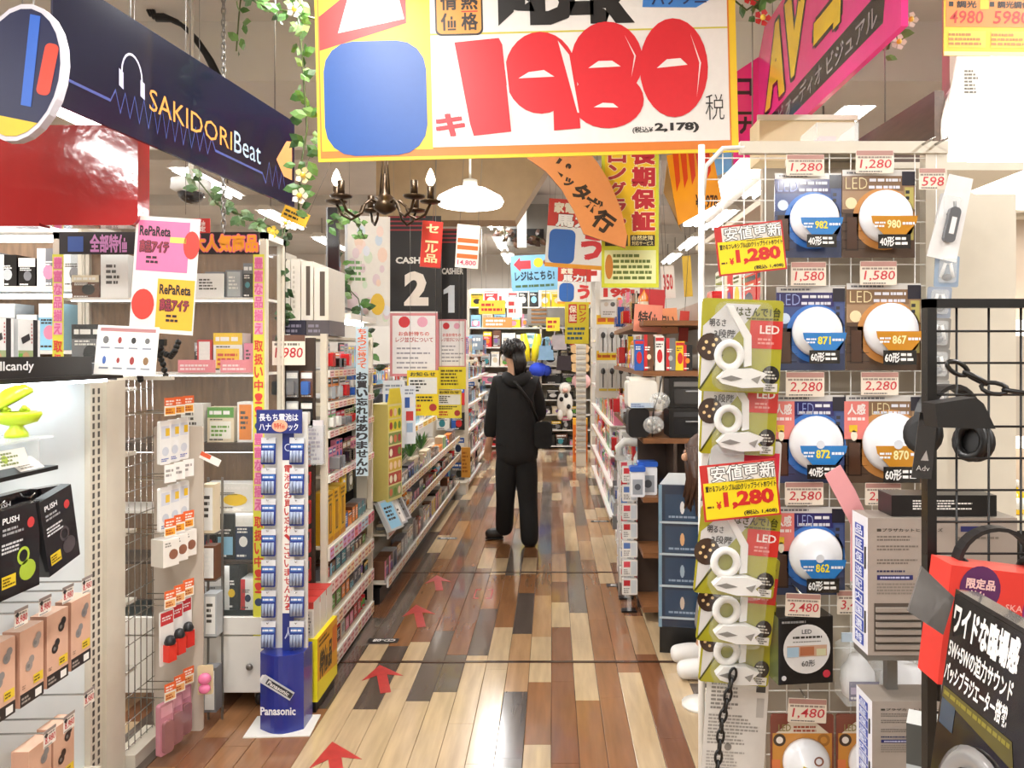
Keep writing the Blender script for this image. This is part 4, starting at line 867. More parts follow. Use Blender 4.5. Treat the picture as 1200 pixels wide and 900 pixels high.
def lamp_rack():
    X0, X1 = R3(822, 0).x, R3(1110, 0).x; top = R3(0, 180).z
    t = thing('lamp_rack', 'cream framed wire rack hung with round lamp packs', 'rack', (0, RY, 0))
    g = G(); x = X0
    while x < X1: g.tube([(x, 0, .05), (x, 0, top)], .0016, n=5); x += .05
    z = .06
    while z < top: g.tube([(X0, .003, z), (X1, .003, z)], .0016, n=5); z += .05
    obj('wire_grid', g, WHITE, t, kind='stuff')
    obj('post', G().tube([(X0, 0, 0), (X0, 0, top + .02)], .008), WHITE, t)
    obj('post', G().box(X1 - .05, .0, 0, X1, .03, top + .02), CREAM, t)
    obj('top_rail', G().box(X0 + .09, -.005, top, X1, .012, top + .028), CREAM, t)
    obj('top_bow', G().tube([(X0, 0, top - .12), (X0 + .01, 0, top - .03), (X0 + .05, 0, top + .012), (X0 + .1, 0, top + .014)], .006), WHITE, t)
    bp = mat('rack_back', 'b7ab98', .6, noise=.2, scale=4)
    obj('back_panel', G().box(X0 + .16, .06, 0, X1, .08, top - .02), bp, t)
    obj('base', G().box(X0, -.05, 0, X1, .08, .12), CREAM, t)
    for q in (1, 2): obj('hook', G().tube([(X1 - .03 * q, -.005, top + .02), (X1 - .03 * q, -.06, top + .02)], .003), CHROME, t)

    def led_pack(u0, v0, u1, v1, warm, sensor, watt, pct, label, y=-.03, tilt=0):
        Y = RY + y; w = (u1 - u0) * Y / F; h = (v1 - v0) * Y / F; a = P(u0, v1, Y)
        t = thing('lamp_pack', label, 'lamp package', a, (0, tilt, 0), 'round lamp packs')
        base = '3d4f86' if not warm else 'a98a6a'; sky = '3f78c8' if not warm else 'c98d4e'
        obj('card', G().rbox(0, 0, 0, w, .004, h, .006, base), GLOSS, t)
        g = G(); g.rect(0, h * .93, w, h, 'd8d6d2', 1); g.small(w * .06, h * .945, w * .5, h * .985, 1, '6a6a70', 2, 1); g.rect(w * .82, h * .82, w, h * .98, '2a2834', 2)
        g.rect(0, h * .76, w * .84, h * .93, '33306a' if not warm else '8a6c50', 1)
        g.rect(0, 0, w, h * .55, '5a4638' if warm else '3a4668', 1)
        for i in range(5): g.rect(w * (.0 + .0), h * (.5 - .1 * i), w * .3, h * (.5 - .1 * i + .004), '2c2320', 2)
        g.rect(w * .04, h * .08, w * .22, h * .5, '3a2a22', 2); g.rect(w * .06, h * .1, w * .2, h * .46, '54392a', 3)
        g.disc(w * .57, h * .44, w * .43, w * .43, sky, 2, 28); g.disc(w * .12, h * .62, w * .08, None, 'f2dcb0' if warm else 'cfe0f6', 2, 14)
        if sensor:
            g.rect(0, h * .5, w * .3, h * .93, 'e8827a', 3); g.fit('人感', w * .04, h * .78, w * .26, h * .9, 'f8ece8', 4, .03); g.small(w * .04, h * .7, w * .26, h * .76, 1, 'f8e4e0', 4, 3)
            g.rect(w * .06, h * .58, w * .16, h * .66, 'e8c030', 4); g.disc(w * .12, h * .54, w * .04, h * .06, 'f2e8d0', 4)
        g.fit('LED', w * (.34 if sensor else .04), h * .78, w * (.56 if sensor else .34), h * .91, 'e8d8a8' if warm else '9aa8e0', 4, -.012)
        g.small(w * (.58 if sensor else .37), h * .85, w * .8, h * .91, 1, 'e8e8f0', 4, 2); g.small(w * (.36), h * .77, w * .8, h * .83, 1, 'e0e0ea', 4, 6)
        g.rect(w * .86, h * .2, w * .98, h * .8, 'c4b86a' if warm else '4a5a8a', 2); g.small(w * .87, h * .3, w * .97, h * .78, 7, '3a3a40', 3, 8)
        obj('printed_face', g, GLOSS, t)
        rr = w * .36; cx, cz = w * .58, h * .46
        obj('lamp_dome', G().lathe([(rr * 1.0, 0), (rr * 1.02, .008), (rr * .93, .02), (rr * .6, .029), (0, .032)], n=36, c=(cx, -.002, cz), axis='Y'), mat('opal_plastic', 'eef0f4', .22, noise=.03, coat=.4), t)
        g = G(-.036); bc = '2f7fc8' if not warm else 'c98a24'
        g.poly([(cx - rr * .75, cz - rr * .05), (cx + rr * 1.0, cz - rr * .05), (cx + rr * .95, cz - rr * .3), (cx + rr * .55, cz - rr * .75), (cx - rr * .3, cz - rr * .75), (cx - rr * .7, cz - rr * .3)], bc, 1)
        g.small(cx - rr * .62, cz - rr * .5, cx - rr * .2, cz - rr * .25, 2, 'eef4fa', 2, 2); g.fit(pct, cx - rr * .16, cz - rr * .52, cx + rr * .36, cz - rr * .2, 'f2e23a' if not warm else 'f6ecaa', 2, .03); g.small(cx + rr * .42, cz - rr * .42, cx + rr * .88, cz - rr * .25, 1, 'eef4fa', 2, 4)
        g.rect(cx - rr * .5, cz - rr * 1.28, cx + rr * .72, cz - rr * .75, '22201e', 3); g.fit(watt, cx - rr * .44, cz - rr * 1.2, cx + rr * .1, cz - rr * .84, 'f4f4f2', 4, .03); g.small(cx + rr * .14, cz - rr * 1.18, cx + rr * .66, cz - rr * .82, 2, 'f4f4f2', 4, 5)
        if sensor: g.disc(cx, cz, rr * .16, None, 'dfe4ec', 4, 16)
        obj('blister_label', g, GLOSS, t)
        obj('hang_hook', G().tube([(w * .5, .004, h * .95), (w * .5, .03, h * .95)], .0025, n=5), CHROME, t)
    led_pack(908, 203, 986, 302, 0, 0, '40形', '982', 'topmost blue round lamp pack on the wire rack')
    led_pack(987, 199, 1072, 302, 1, 0, '40形', '980', 'topmost amber round lamp pack on the wire rack')
    led_pack(910, 336, 990, 434, 0, 0, '60形', '871', 'second blue round lamp pack down, beside the upper lime pack')
    led_pack(992, 332, 1079, 434, 1, 0, '60形', '867', 'second amber round lamp pack down, beside the black frame corner')
    led_pack(905, 463, 991, 566, 0, 1, '40形', '872', 'upper blue lamp pack with a pink sensor panel')
    led_pack(989, 463, 1084, 566, 1, 1, '60形', '870', 'amber lamp pack with a pink sensor panel beside the headphones')
    led_pack(905, 594, 990, 697, 0, 1, '60形', '862', 'lower blue lamp pack with a pink sensor panel')
    for u0, v0, u1, v1, s, lab in ((922, 181, 966, 206, '1,280', 'price tag above the topmost blue lamp pack'), (1003, 176, 1047, 203, '1,280', 'price tag above the topmost amber lamp pack'), (927, 307, 968, 335, '1,580', 'price tag above the second blue lamp pack down'), (1008, 306, 1051, 334, '1,580', 'price tag above the second amber lamp pack down'),
                                   (921, 436, 966, 465, '2,280', 'price tag above the blue sensor pack in the third row'), (1009, 436, 1053, 463, '2,280', 'price tag above the amber sensor pack in the third row'), (920, 565, 965, 592, '2,580', 'price tag above the lowest blue sensor pack'), (1014, 566, 1056, 592, '2,580', 'price tag half hidden behind the flat black case'),
                                   (920, 695, 961, 722, '2,480', 'tilted price tag just above the black lamp carton'), (981, 692, 1022, 720, '3,480', 'price tag with a red three beside the greige carton'), (923, 818, 968, 846, '1,480', 'price tag above the orange arrow lamp pack'), (1077, 197, 1108, 222, '598', 'narrow price tag above the white torch pack')):
        price_tag(u0, v0, u1, v1, s, lab, -.115 if s == '2,480' else -.045, .04 if s in ('2,480', '1,480') else 0)
    # black round lamp carton
    a = P(912, 803, RY - .1); w, h = 66 * .00193, 77 * .00193
    t = thing('lamp_carton', 'black lamp carton with a big white disc reading LED 60', 'carton', a, .12)
    obj('box', G().box(0, 0, 0, w, .07, h, '1c1a19', side='6f7a4a'), GLOSS, t)
    g = G(); cx, cz, rr = w * .52, h * .52, w * .43; g.disc(cx, cz, rr, None, 'e4e2e0', 1, 32)
    g.fit('LED', cx - rr * .22, cz + rr * .62, cx + rr * .2, cz + rr * .8, '555555', 2); g.small(cx - rr * .6, cz + rr * .4, cx + rr * .65, cz + rr * .56, 1, '44403c', 2, 1); g.small(cx - rr * .6, cz + rr * .26, cx + rr * .6, cz + rr * .34, 1, '8a8680', 2, 2)
    g.rect(cx - rr * .85, cz - rr * .3, cx + rr * .85, cz + rr * .15, 'c9a48a', 2); g.rect(cx - rr * .85, cz - rr * .3, cx - rr * .35, cz + rr * .1, 'a8c4d8', 3); g.rect(cx - .3 * rr, cz - rr * .25, cx + rr * .3, cz + rr * .1, 'b4704e', 3); g.rect(cx + rr * .4, cz - rr * .28, cx + rr * .8, cz, 'd0cfa8', 3)
    g.fit('60形', cx - rr * .22, cz - rr * .72, cx + rr * .35, cz - rr * .44, '333333', 2, .01); g.disc(w * .88, h * .14, w * .07, None, 'c83a4a', 2, 14); g.disc(w * .1, h * .1, w * .045, None, 'd8d8d8', 2, 12); g.small(w * .06, h * .9, w * .5, h * .96, 1, '9a9a9a', 2, 4)
    obj('printed_face', g, GLOSS, t); obj('hanger', G().rbox(w * .3, .002, h, w * .7, .004, h + .008, .003, '1c1a19'), GLOSS, t)
    # orange grill light packs at the bottom
    for i, u in enumerate((903, 980)):
        Y = RY - .035; a = P(u, 925, Y); w, h = 74 * Y / F, 88 * Y / F
        t = thing('lamp_pack', ['orange lamp pack with yellow arrow at the rack foot', 'orange lamp pack half hidden behind the lower carton'][i], 'lamp package', a, group='orange lamp packs')
        obj('card', G().rbox(0, 0, 0, w, .004, h, .006, '7a3a30'), GLOSS, t)
        g = G(); g.rect(w * .03, h * .02, w * .97, h * .75, 'c98a3a', 1); g.poly([(w * .08, h * .75), (w * .3, h * .9), (w * .7, h * .9), (w * .92, h * .75)], 'd8ccb8', 2); g.fit('LED', w * .12, h * .78, w * .32, h * .87, '8a7a4a', 3); g.small(w * .36, h * .76, w * .9, h * .86, 2, 'a0503a', 3, 3)
        for cx, c in ((.14, '3a2a22'), (.84, 'a06a2c')): g.disc(w * cx, h * .66, w * .1, None, c, 2, 16); g.disc(w * cx, h * .66, w * .055, None, 'e8e0d8' if cx < .5 else 'c88a3a', 3, 14)
        g.rect(w * .02, h * .1, w * .15, h * .4, 'd87a4a', 2)
        obj('printed_face', g, GLOSS, t)
        rr = w * .37; obj('lamp_dome', G().lathe([(rr, 0), (rr, .01), (rr * .8, .026), (0, .032)], n=30, c=(w * .55, -.002, h * .38), axis='Y'), MATS['opal_plastic'], t)
        g = G(-.036); g.poly([(w * .36, h * .16), (w * .44, h * .42), (w * .56, h * .38), (w * .78, h * .2), (w * .7, h * .1)], 'd8c03a', 1); g.poly([(w * .42, h * .2), (w * .48, h * .36), (w * .56, h * .32), (w * .7, h * .18)], '2a2620', 2); g.ring(w * .68, h * .48, w * .05, w * .075, '8a5a4a', 1)
        obj('blister_label', g, GLOSS, t)
    # bulbs in clear bags
    for i, (u0, u1, v0, v1, c, c2) in enumerate(((984, 1026, 752, 818, 'c3d4e4', '4a4478'), (1030, 1092, 765, 822, 'f0e4d8', 'e09a62'))):
        Y = RY - .07; a = P(u0, v1, Y); w = (u1 - u0) * Y / F; h = (v1 - v0) * Y / F
        t = thing('bulb_bag', ['clear bagged bulb with violet label beside the black lamp carton', 'clear bagged bulb with orange label beside the stacked cartons'][i], 'bulb package', a)
        obj('bulb', G().lathe([(w * .22, h * .75), (w * .26, h * .66), (w * .44, h * .5), (w * .47, h * .3), (w * .4, h * .06), (w * .1, .0)], 'e8e8ea', 18, (w / 2, .0, 0)), PLAST, t)
        g = G(-w * .47); g.rect(w * .08, h * .08, w * .9, h * .42, c2, 1); g.rect(w * .12, h * .2, w * .86, h * .32, 'b0a0c8' if i == 0 else 'f2c8a0', 2); g.disc(w * .5, h * .26, w * .12, w * .07, '6a5a5a', 3, 12); g.small(w * .12, h * .1, w * .86, h * .17, 1, 'e8e4f0', 2, 3)
        obj('label', g, GLOSS, t)
        obj('bag', G().prism([(0, 0), (w, 0), (w, h * .9), (w * .7, h), (w * .3, h), (0, h * .9)], -w * .5, w * .4), ACRYL, t)
        obj('header', G().box(w * .05, -.002, h, w * .95, .002, h * 1.16, c), GLOSS, t)
    # clip fan packs down the side
    for k in range(6):
        Y = RY - .05; v = 262 + k * 44; u = 1087 + (8 if k < 2 else 0) - k * 1.0
        if k: v = 300 + k * 36
        w, h = 26 * Y / F, 36 * Y / F; a = P(u, v, Y)
        t = thing('clip_pack', 'small clip pack in the column right of the lamp packs, %s from the top' % ORD[k], 'package', a, (0, .18 if k == 0 else .05, -.3), 'small clip packs beside the round lamps')
        obj('card', G().rbox(0, 0, 0, w, .003, h, .004, ['d8d6d6', '9fb4cc', '9aa4b4', '8a8884', '8c8a86', '9a9894'][k]), GLOSS, t)
        obj('clip', G().tube([(w * .25, -.006, h * .3), (w * .4, -.008, h * .75), (w * .62, -.008, h * .75), (w * .75, -.006, h * .3)], .004, 'e4e4e2' if k else '55585c').ball((w * .5, -.008, h * .3), w * .22, .008, h * .12, '3a3c42'), PLAST, t)
        obj('bubble', G().rbox(w * .15, -.016, h * .12, w * .85, -.001, h * .9, .006), ACRYL, t)
    g = G(); w = 34 * RP; h = 96 * RP; g.prism([(0, 0), (w, 0), (w * .95, h), (w * .15, h)], 0, .003, 'f0f0f0'); g.rbox(w * .35, -.012, h * .2, w * .72, 0, h * .62, .01, '6a6c70'); g.rect(w * .45, h * .3, w * .62, h * .5, 'f2f2f2', 22)
    obj('torch_pack', g, GLOSS, None, P(1086, 300, RY - .07), (0, .22, 0), 'white torch pack hanging under the 598 tag', 'package')
    # clear box on top
    t = thing('clear_box', 'small clear plastic box on top of the lamp rack', 'box', P(952, 172, RY + .06))
    obj('tray', G().box(0, -.03, 0, .1, .09, .002), ACRYL, t); obj('front', G().box(0, -.03, 0, .1, -.028, .05), ACRYL, t); obj('side', G().box(0, -.03, 0, .002, .09, .05), ACRYL, t); obj('side', G().box(.098, -.03, 0, .1, .09, .05), ACRYL, t)
    obj('card', G().box(.01, -.02, .003, .05, .06, .02, 'e0b0b4'), PRINT, t)
    obj('support', G().box(-.03, -.04, -.02, .16, .12, -.004), CREAM, t)

    # ------------------------------------------------ clip lights on lime cards
    def clip_light(u0, v0, u1, v1, y, tilt, label):
        Y = RY + y; w = (u1 - u0) * Y / F; h = (v1 - v0) * Y / F; a = P(u0, v1, Y)
        t = thing('clip_light_pack', label, 'lamp package', a, (.05, tilt, .0), 'clip light packs on lime cards')
        obj('card', G().rbox(0, 0, 0, w, .004, h, .008, 'a8a428', n=3), GLOSS, t)
        g = G(); g.poly([(.004, .006), (w * .26, h * .42), (w * .72, h * .95), (w * .3, h * .95), (.004, h * .7)], 'd6d4d2', 1)
        g.rect(w * .6, h * .48, w, h * .78, 'cc3028', 2); g.fit('LED', w * .72, h * .64, w * .96, h * .73, 'f0e0d8', 3, .02); g.small(w * .7, h * .52, w * .96, h * .6, 2, 'e89a90', 3, 1)
        g.fit('はさんで1台', w * .42, h * .82, w * .96, h * .92, '4a4a18', 3, .03); g.small(w * .55, h * .78, w * .95, h * .815, 1, '5a5a20', 3, 2)
        g.fit('明るさ', w * .1, h * .7, w * .3, h * .78, '3a3838', 3, .02); g.fit('3段階', w * .16, h * .58, w * .42, h * .67, '3a3838', 3, .02)
        g.disc(w * .12, h * .48, w * .16, w * .17, '3c2a22', 3, 20)
        for dx, dz in ((-.05, .05), (.04, .02), (-.01, -.06), (.07, .08), (-.08, -.02)): g.disc(w * (.12 + dx), h * (.48 + dz), w * .022, None, 'e8c890', 4, 8)
        g.poly([(w * .0, h * .02), (w * .27, h * .4), (w * .29, h * .4), (w * .03, h * .02)], '4a4a1c', 3)
        g.disc(w * .88, h * .2, w * .11, h * .1, '262420', 3, 16); g.small(w * .8, h * .15, w * .96, h * .25, 3, 'c8c4b8', 4, 3); g.rect(w * .8, h * .02, w * .97, h * .11, 'e6e4da', 3); g.small(w * .82, h * .03, w * .95, h * .1, 3, '55524a', 4, 4)
        obj('printed_face', g, GLOSS, t)
        wp = mat('lamp_white', 'e6e5e1', .28, noise=.04)
        la = obj('lamp', G().tube([(w * .34 + w * .14 * math.cos(q), -.016, h * .4 + w * .15 * math.sin(q)) for q in [2 * math.pi * i / 20 for i in range(20)]], .0085, closed=True), wp, t)
        obj('neck', G().prism([(w * .28, h * .93), (w * .36, h * .93), (w * .6, h * .62), (w * .62, h * .3), (w * .53, h * .28), (w * .52, h * .58)], -.016, -.006), wp, la)
        obj('clip', G().prism([(w * .2, h * .15), (w * .3, h * .25), (w * .62, h * .27), (w * .8, h * .22), (w * .72, h * .15), (w * .8, h * .08), (w * .5, h * .06), (w * .26, h * .1)], -.03, -.008), wp, la)
        obj('clip_pad', G().prism([(w * .24, h * .155), (w * .36, h * .19), (w * .5, h * .16), (w * .36, h * .13)], -.0315, -.03, '77746e').prism([(w * .6, h * .16), (w * .72, h * .2), (w * .68, h * .11)], -.0315, -.03, '8a8780'), PLAST, la)
        obj('bubble', G().prism(rrect(w * .16, h * .03, w * .82, h * .97, .02), -.036, -.001), mat('thin_bubble', 'eef2f2', .06, alpha=.08, noise=.02), t)
        obj('hang_hook', G().tube([(w * .5, .004, h * .97), (w * .5, .06, h * .97)], .0025, n=5), CHROME, t)
    clip_light(818, 349, 913, 458, -.1, .04, 'lime clip light pack just below the upper yellow price board')
    clip_light(819, 426, 908, 531, -.05, .04, 'lime clip light pack just above the lower yellow price board')
    clip_light(812, 590, 906, 694, -.15, .09, 'lime clip light pack just below the lower yellow price board')
    clip_light(815, 645, 903, 750, -.1, .1, 'lime clip light pack second from the white instruction card')
    clip_light(818, 694, 900, 798, -.05, .09, 'lime clip light pack nearest the white instruction card')
    w, h = 90 * RP, 90 * RP
    g = G(); g.rbox(0, 0, 0, w, .004, h, .008, 'dcdad6'); g.rect(w * .5, h * .3, w * .98, h * .85, 'd8344a', 1); g.small(w * .55, h * .5, w * .95, h * .7, 2, 'f4dcdc', 2, 1); g.rbox(w * .08, -.02, h * .1, w * .5, 0, h * .95, .02, 'c4c8c6'); g.poly([(0, h * .2), (w * .1, h * .9), (w * .14, h * .9), (w * .05, h * .2)], '6a6e6c', 2)
    obj('hook_pack', g, GLOSS, None, P(820, 605, RY - .035), (0, .05, 0), 'silver and red pack behind the lower yellow price board', 'package')
    # instruction card with chain
    a = P(822, 905, RY - .02); w, h = 72 * RP, 112 * RP
    t = thing('instruction_card', 'white instruction card with fine print at the foot of the lamp rack', 'card', a, (0, .06, 0))
    obj('card', G().rbox(0, 0, 0, w, .003, h, .012, 'dcd8d2'), GLOSS, t)
    g = G(); g.small(w * .06, h * .3, w * .9, h * .62, 9, '9a9690', 1, 3); g.small(w * .08, h * .66, w * .55, h * .95, 7, '85817c', 1, 4); g.rect(w * .8, h * .86, w * .95, h * .95, '444444', 1); g.disc(w * .4, h * .28, w * .06, None, '8a8680', 1, 12); g.small(w * .06, h * .04, w * .8, h * .24, 6, 'a8a49e', 1, 5); g.rect(w * .82, h * .6, w * .94, h * .8, 'b8b4ae', 1)
    obj('fine_print', g, PRINT, t)
    def chain(name, pts, label, size, m=BLACK, cat='chain'):
        t = thing(name, label, cat, pts[0]); acc = 0; d = 0
        P_ = [Vector(p) - Vector(pts[0]) for p in pts]; seg = [(P_[i + 1] - P_[i]).length for i in range(len(P_) - 1)]; tot = sum(seg); n = int(tot / (size * 1.45))
        for k in range(n):
            s = (k + .5) / n * tot; i = 0
            while i < len(seg) - 1 and s > seg[i]: s -= seg[i]; i += 1
            p = P_[i].lerp(P_[i + 1], s / seg[i]); dr = (P_[i + 1] - P_[i]).normalized()
            sd = dr.cross(Vector((0, 1, 0))).normalized(); fw = Vector((0, 1, 0)) if k % 2 else sd
            if k % 2 == 0: fw = sd
            a_, b_ = size, size * .48
            ring = [p + dr * (a_ * math.cos(q)) + fw * (b_ * math.sin(q)) for q in [2 * math.pi * j / 12 for j in range(12)]]
            obj('link', G().tube(ring, size * .2, n=6, closed=True), m, t)
        return t
    chain('plastic_chain', [P(860, 785, RY - .09), P(846, 845, RY - .09), P(838, 930, RY - .09)], 'black plastic chain hanging over the white instruction card', .0155)
    # yellow price boards
    def price_board(u0, v0, u1, v1, tilt, y, label):
        Y = RY + y; a = P(u0, v1, Y); w = (u1 - u0) * Y / F; h = (v1 - v0) * Y / F
        t = thing('price_board', label, 'sign', a, (0, tilt, 0))
        obj('board', G().box(0, 0, 0, w, .003, h, 'c4302c'), PRINT, t)
        g = G(); e = w * .025; g.rect(e, e, w - e, h * .68, 'f2d81c', 1); g.rect(w * .1, h * .68, w - e, h - e, 'e8e4dc', 1)
        g.fit('安値更新', w * .14, h * .69, w * .97, h * .96, 'f6f4f0', 2, .02, out='2c2826', ob=.11)
        g.small(w * .45, h * .64, w * .96, h * .67, 1, '6a5a1a', 2, 1); g.fit('置けるフレキシブルLEDクリップライトホワイト', w * .05, h * .52, w * .97, h * .63, '2c2a1a', 2, .03)
        g.fit('1,280', w * .27, h * .18, w * .93, h * .5, 'cf2a22', 2, .05); g.fit('¥', w * .17, h * .2, w * .24, h * .34, 'cf2a22', 2, .05); g.small(w * .05, h * .22, w * .14, h * .28, 1, '5a3a1a', 2, 2); g.fit('(税込 1,408)', w * .52, h * .05, w * .95, h * .14, '2a2420', 2, .03)
        obj('lettering', g, PRINT, t); obj('clip', G().box(w * .45, .003, h * .6, w * .55, -y - .001, h * .66), ACRYL, t)
    price_board(843, 266, 923, 324, -.11, -.115, 'upper yellow price board reading 1,280 beside the blue lamp pack')
    price_board(826, 546, 916, 612, -.1, -.2, 'lower yellow price board reading 1,280 over the lime packs')
    # pink paper strip
    t = thing('pink_strip', 'pink paper strip standing up behind the stacked carton', 'paper strip', P(1003, 612, 1.56), (0, -.5, .2))
    obj('paper', G().prism([(-.012, 0), (.028, 0), (.03, .06), (.026, .12), (-.014, .12)], 0, .001, 'f0a8ac'), PRINT, t); obj('stub', G().box(-.01, .001, -.12, .025, .003, .0, 'f0a8ac'), PRINT, t, r=(0, .5, 0))
    return chain
chain = lamp_rack()
# ================================================================ right foreground
def right_near():
    Y = 1.2; px = Y / F
    # black grid frame
    t = thing('grid_rack', 'black wire grid rack with thick frame at the right edge', 'rack', (P(1087, 0, Y).x, Y, 0))
    tz = P(0, 350, Y).z; wd = .42
    obj('post', G().box(0, 0, 0, .0145, .02, tz), BLACK, t); obj('top_bar', G().box(0, 0, tz - .014, wd, .02, tz), BLACK, t); obj('post', G().box(wd - .015, 0, 0, wd, .02, tz), BLACK, t); obj('foot', G().box(-.05, -.12, 0, wd + .02, .14, .02), BLACK, t)
    g = G(); k = 0
    for u in range(1125, 1410, 38): g.tube([(P(u, 0, Y).x - P(1087, 0, Y).x, .01, .05), (P(u, 0, Y).x - P(1087, 0, Y).x, .01, tz)], .0019, n=5)
    for q in range(30): g.tube([(0, .006, P(0, 388 + q * 37.4, Y).z), (wd, .006, P(0, 388 + q * 37.4, Y).z)], .0019, n=5)
    obj('wire_grid', g, BLACK, t, kind='stuff')
    # headphones on the grid
    def headphones(name, loc, s, label, rz=0, tilt=0):
        t = thing(name, label, 'headphones', loc, (0, tilt, rz)); dk = mat('matte_black', '1b1a1a', .45, noise=.15)
        arc = [(s * math.cos(a), 0, s * .95 * math.sin(a)) for a in [math.pi * i / 14 for i in range(15)]]
        g = G()
        for i in range(14):
            a, b = Vector(arc[i]), Vector(arc[i + 1])
            q = [a * .9, a, b, b * .9]
            g.add([(p.x, y, p.z) for y in (-s * .18, s * .18) for p in q], [(0, 1, 2, 3), (7, 6, 5, 4), (1, 5, 6, 2), (0, 3, 7, 4)], '1b1a1a', False)
        obj('headband', g, dk, t)
        for sd in (-1, 1):
            c = obj('ear_cup', G().lathe([(s * .25, -.03 * s), (s * .42, -.02 * s), (s * .45, .1 * s), (s * .38, .22 * s), (s * .1, .25 * s)], n=20, c=(sd * s * .95, 0, -s * .25), axis='X'), dk, t)
            obj('ear_pad', G().tube([(sd * s * .82, s * .33 * math.cos(a), -s * .25 + s * .36 * math.sin(a)) for a in [2 * math.pi * i / 16 for i in range(16)]], s * .11, closed=True, n=7), BLACK, c)
        return t
    headphones('headphones', P(1112, 500, 1.28), .075, 'black headphones hanging on the grid beside the heavy chain', .5, .15)
    g = G(); g.prism([(0, 0), (.03, .0), (.034, .1), (.008, .102)], 0, .002, '232122'); g.fit('Adv', .006, .012, .026, .02, 'bdbab6', 1, .0); g.poly([(.012, .028), (.02, .044), (.024, .028)], 'a8a4a0', 1)
    o = obj('hang_tag', g, GLOSS, None, P(1068, 560, 1.19), (0, .05, -.1), 'black swing tag with small emblem hanging beside the grid post', 'tag')
    g = G(); g.prism([(0, .0), (.083, -.002), (.066, .034), (.055, .043), (-.004, .034)], 0, .04, '201f1f')
    obj('ear_pad_case', g, mat('matte_black'), None, P(1099, 501, 1.1), (0, 0, 0), 'black padded pouch resting against the grid wires', 'pouch')
    chain('heavy_chain', [P(1112, 426, 1.15), P(1130, 436, 1.15), P(1165, 455, 1.14), P(1210, 462, 1.12), P(1260, 455, 1.1)], 'thick black chain draped across the grid rack', .0175)
    # stacked cartons with blue labels
    def lamp_carton(u0, v0, u1, v1, Y, d, label, window):
        a = P(u0, v1, Y); w = (u1 - u0) * Y / F; h = (v1 - v0) * Y / F
        t = thing('fan_carton', label, 'carton', a, group='greige cartons with blue labels')
        obj('box', G().box(0, 0, 0, w, d, h, 'a79c92', side='dcdce2', top='8d8379'), PRINT, t)
        g = G(); g.fit('■プラザカットヒーターズ', w * .06, h * .9, w * .5, h * .925, '4a4640', 1, .02); k = w * .5
        for z in (.83, .76, .66): g.small(w * .06, h * z, k * .86, h * (z + .045), 2, '7d746b', 1, int(z * 99))
        g.small(w * .06, h * .6, k * .5, h * .625, 1, '3a3a5c', 1, 3); g.rect(w * .06, h * .55, k * .6, h * .585, '2c2f6a', 2); g.small(w * .08, h * .555, k * .56, h * .58, 1, 'c0c4e0', 3, 4); g.small(w * .06, h * .44, k * .8, h * .53, 4, '8a8178', 1, 6)
        obj('printed_face', g, PRINT, t); g = G(); g.rect(w * .62, h * .9, w * .85, h * .94, '2c2f6a', 2); g.small(w * .6, h * .84, w * .88, h * .87, 1, '7d746b', 1, 8)
        obj('printed_panel', g, PRINT, t)
        g = G(); n = 9
        for i in range(n): g.rect(d * .2, h * (.04 + i * .1), d * .75, h * (.125 + i * .1), '2f48a8', 1); g.fit('特選国内配送保証品'[i], d * .26, h * (.05 + i * .1), d * .68, h * (.115 + i * .1), 'dfe4f4', 2, .02)
        obj('printed_side', g, PRINT, t, (0, d, 0), -math.pi / 2)
        g = G(); 
        for z in (.15, .62): g.rbox(-.002, d * .12, h * z, .0, d * .16, h * (z + .16), .002, '4a4642')
        obj('hand_hole', g, PRINT, t)
        if window:
            wi = obj('window', G().box(.012, -.001, h * .03, w * .47, .0, h * .38, '544b43'), PRINT, t)
            for i in range(6): obj('rib', G().box(.014, -.006, h * (.05 + i * .054), w * .465, -.001, h * (.082 + i * .054), '9a9086'), PRINT, wi)
        return t
    lamp_carton(1017, 607, 1192, 768, 1.45, .075, 'upper greige carton with blue square labels behind the grid rack', True)
    # lower shelf carrying the cartons
    t = thing('low_shelf', 'grey floor shelf carrying the greige cartons', 'shelf unit', (P(1010, 0, 1.45).x, 1.4, 0))
    for z in (.3, P(0, 929, 1.45).z): obj('shelf', G().box(.012, .055, z - .02, .45, .12, z - .001), STEEL, t)
    for x in (.07, .43):
        obj('post', G().box(x, .1, 0, x + .02, .12, 1.0), STEEL, t)
    zt = P(0, 768, 1.45).z
    obj('shelf', G().box(.012, .055, zt - .012, .45, .12, zt - .001), STEEL, t)
    lamp_carton(1022, 822, 1192, 929, 1.45, .075, 'lower greige carton with blue square labels near the bottom edge', False)
    g = G(); g.box(0, 0, 0, .09, .06, .13, '4a4c4a', top='c4c6c2'); g.rect(.0, .03, .09, .06, 'aeb4b6', 1)
    obj('small_device', g, PRINT, None, P(1062, 935, 1.33) + Vector((0, 0, .0)), -.5, 'small grey device box in front of the lower greige carton', 'box')
    obj('tape_loop', G().tube([(.0, 0, 0), (.0, 0, .03), (.006, 0, .04), (.02, 0, .04), (.026, 0, .03), (.026, 0, .0)], .005), BLACK, None, P(1083, 822, 1.42) + Vector((0, 0, .002)), 0, 'black loop handle on the lower greige carton', 'handle loop')
    # red box and headphones behind the tilted board
    a = P(1108, 722, 1.12); t = thing('red_carton', 'bright red carton with a purple round sticker', 'carton', a + Vector((0, .0, 0)), (0, .12, 0))
    obj('box', G().box(0, 0, -.1, .2, .06, .075, 'd8382f', top='e04a3e'), PRINT, t)
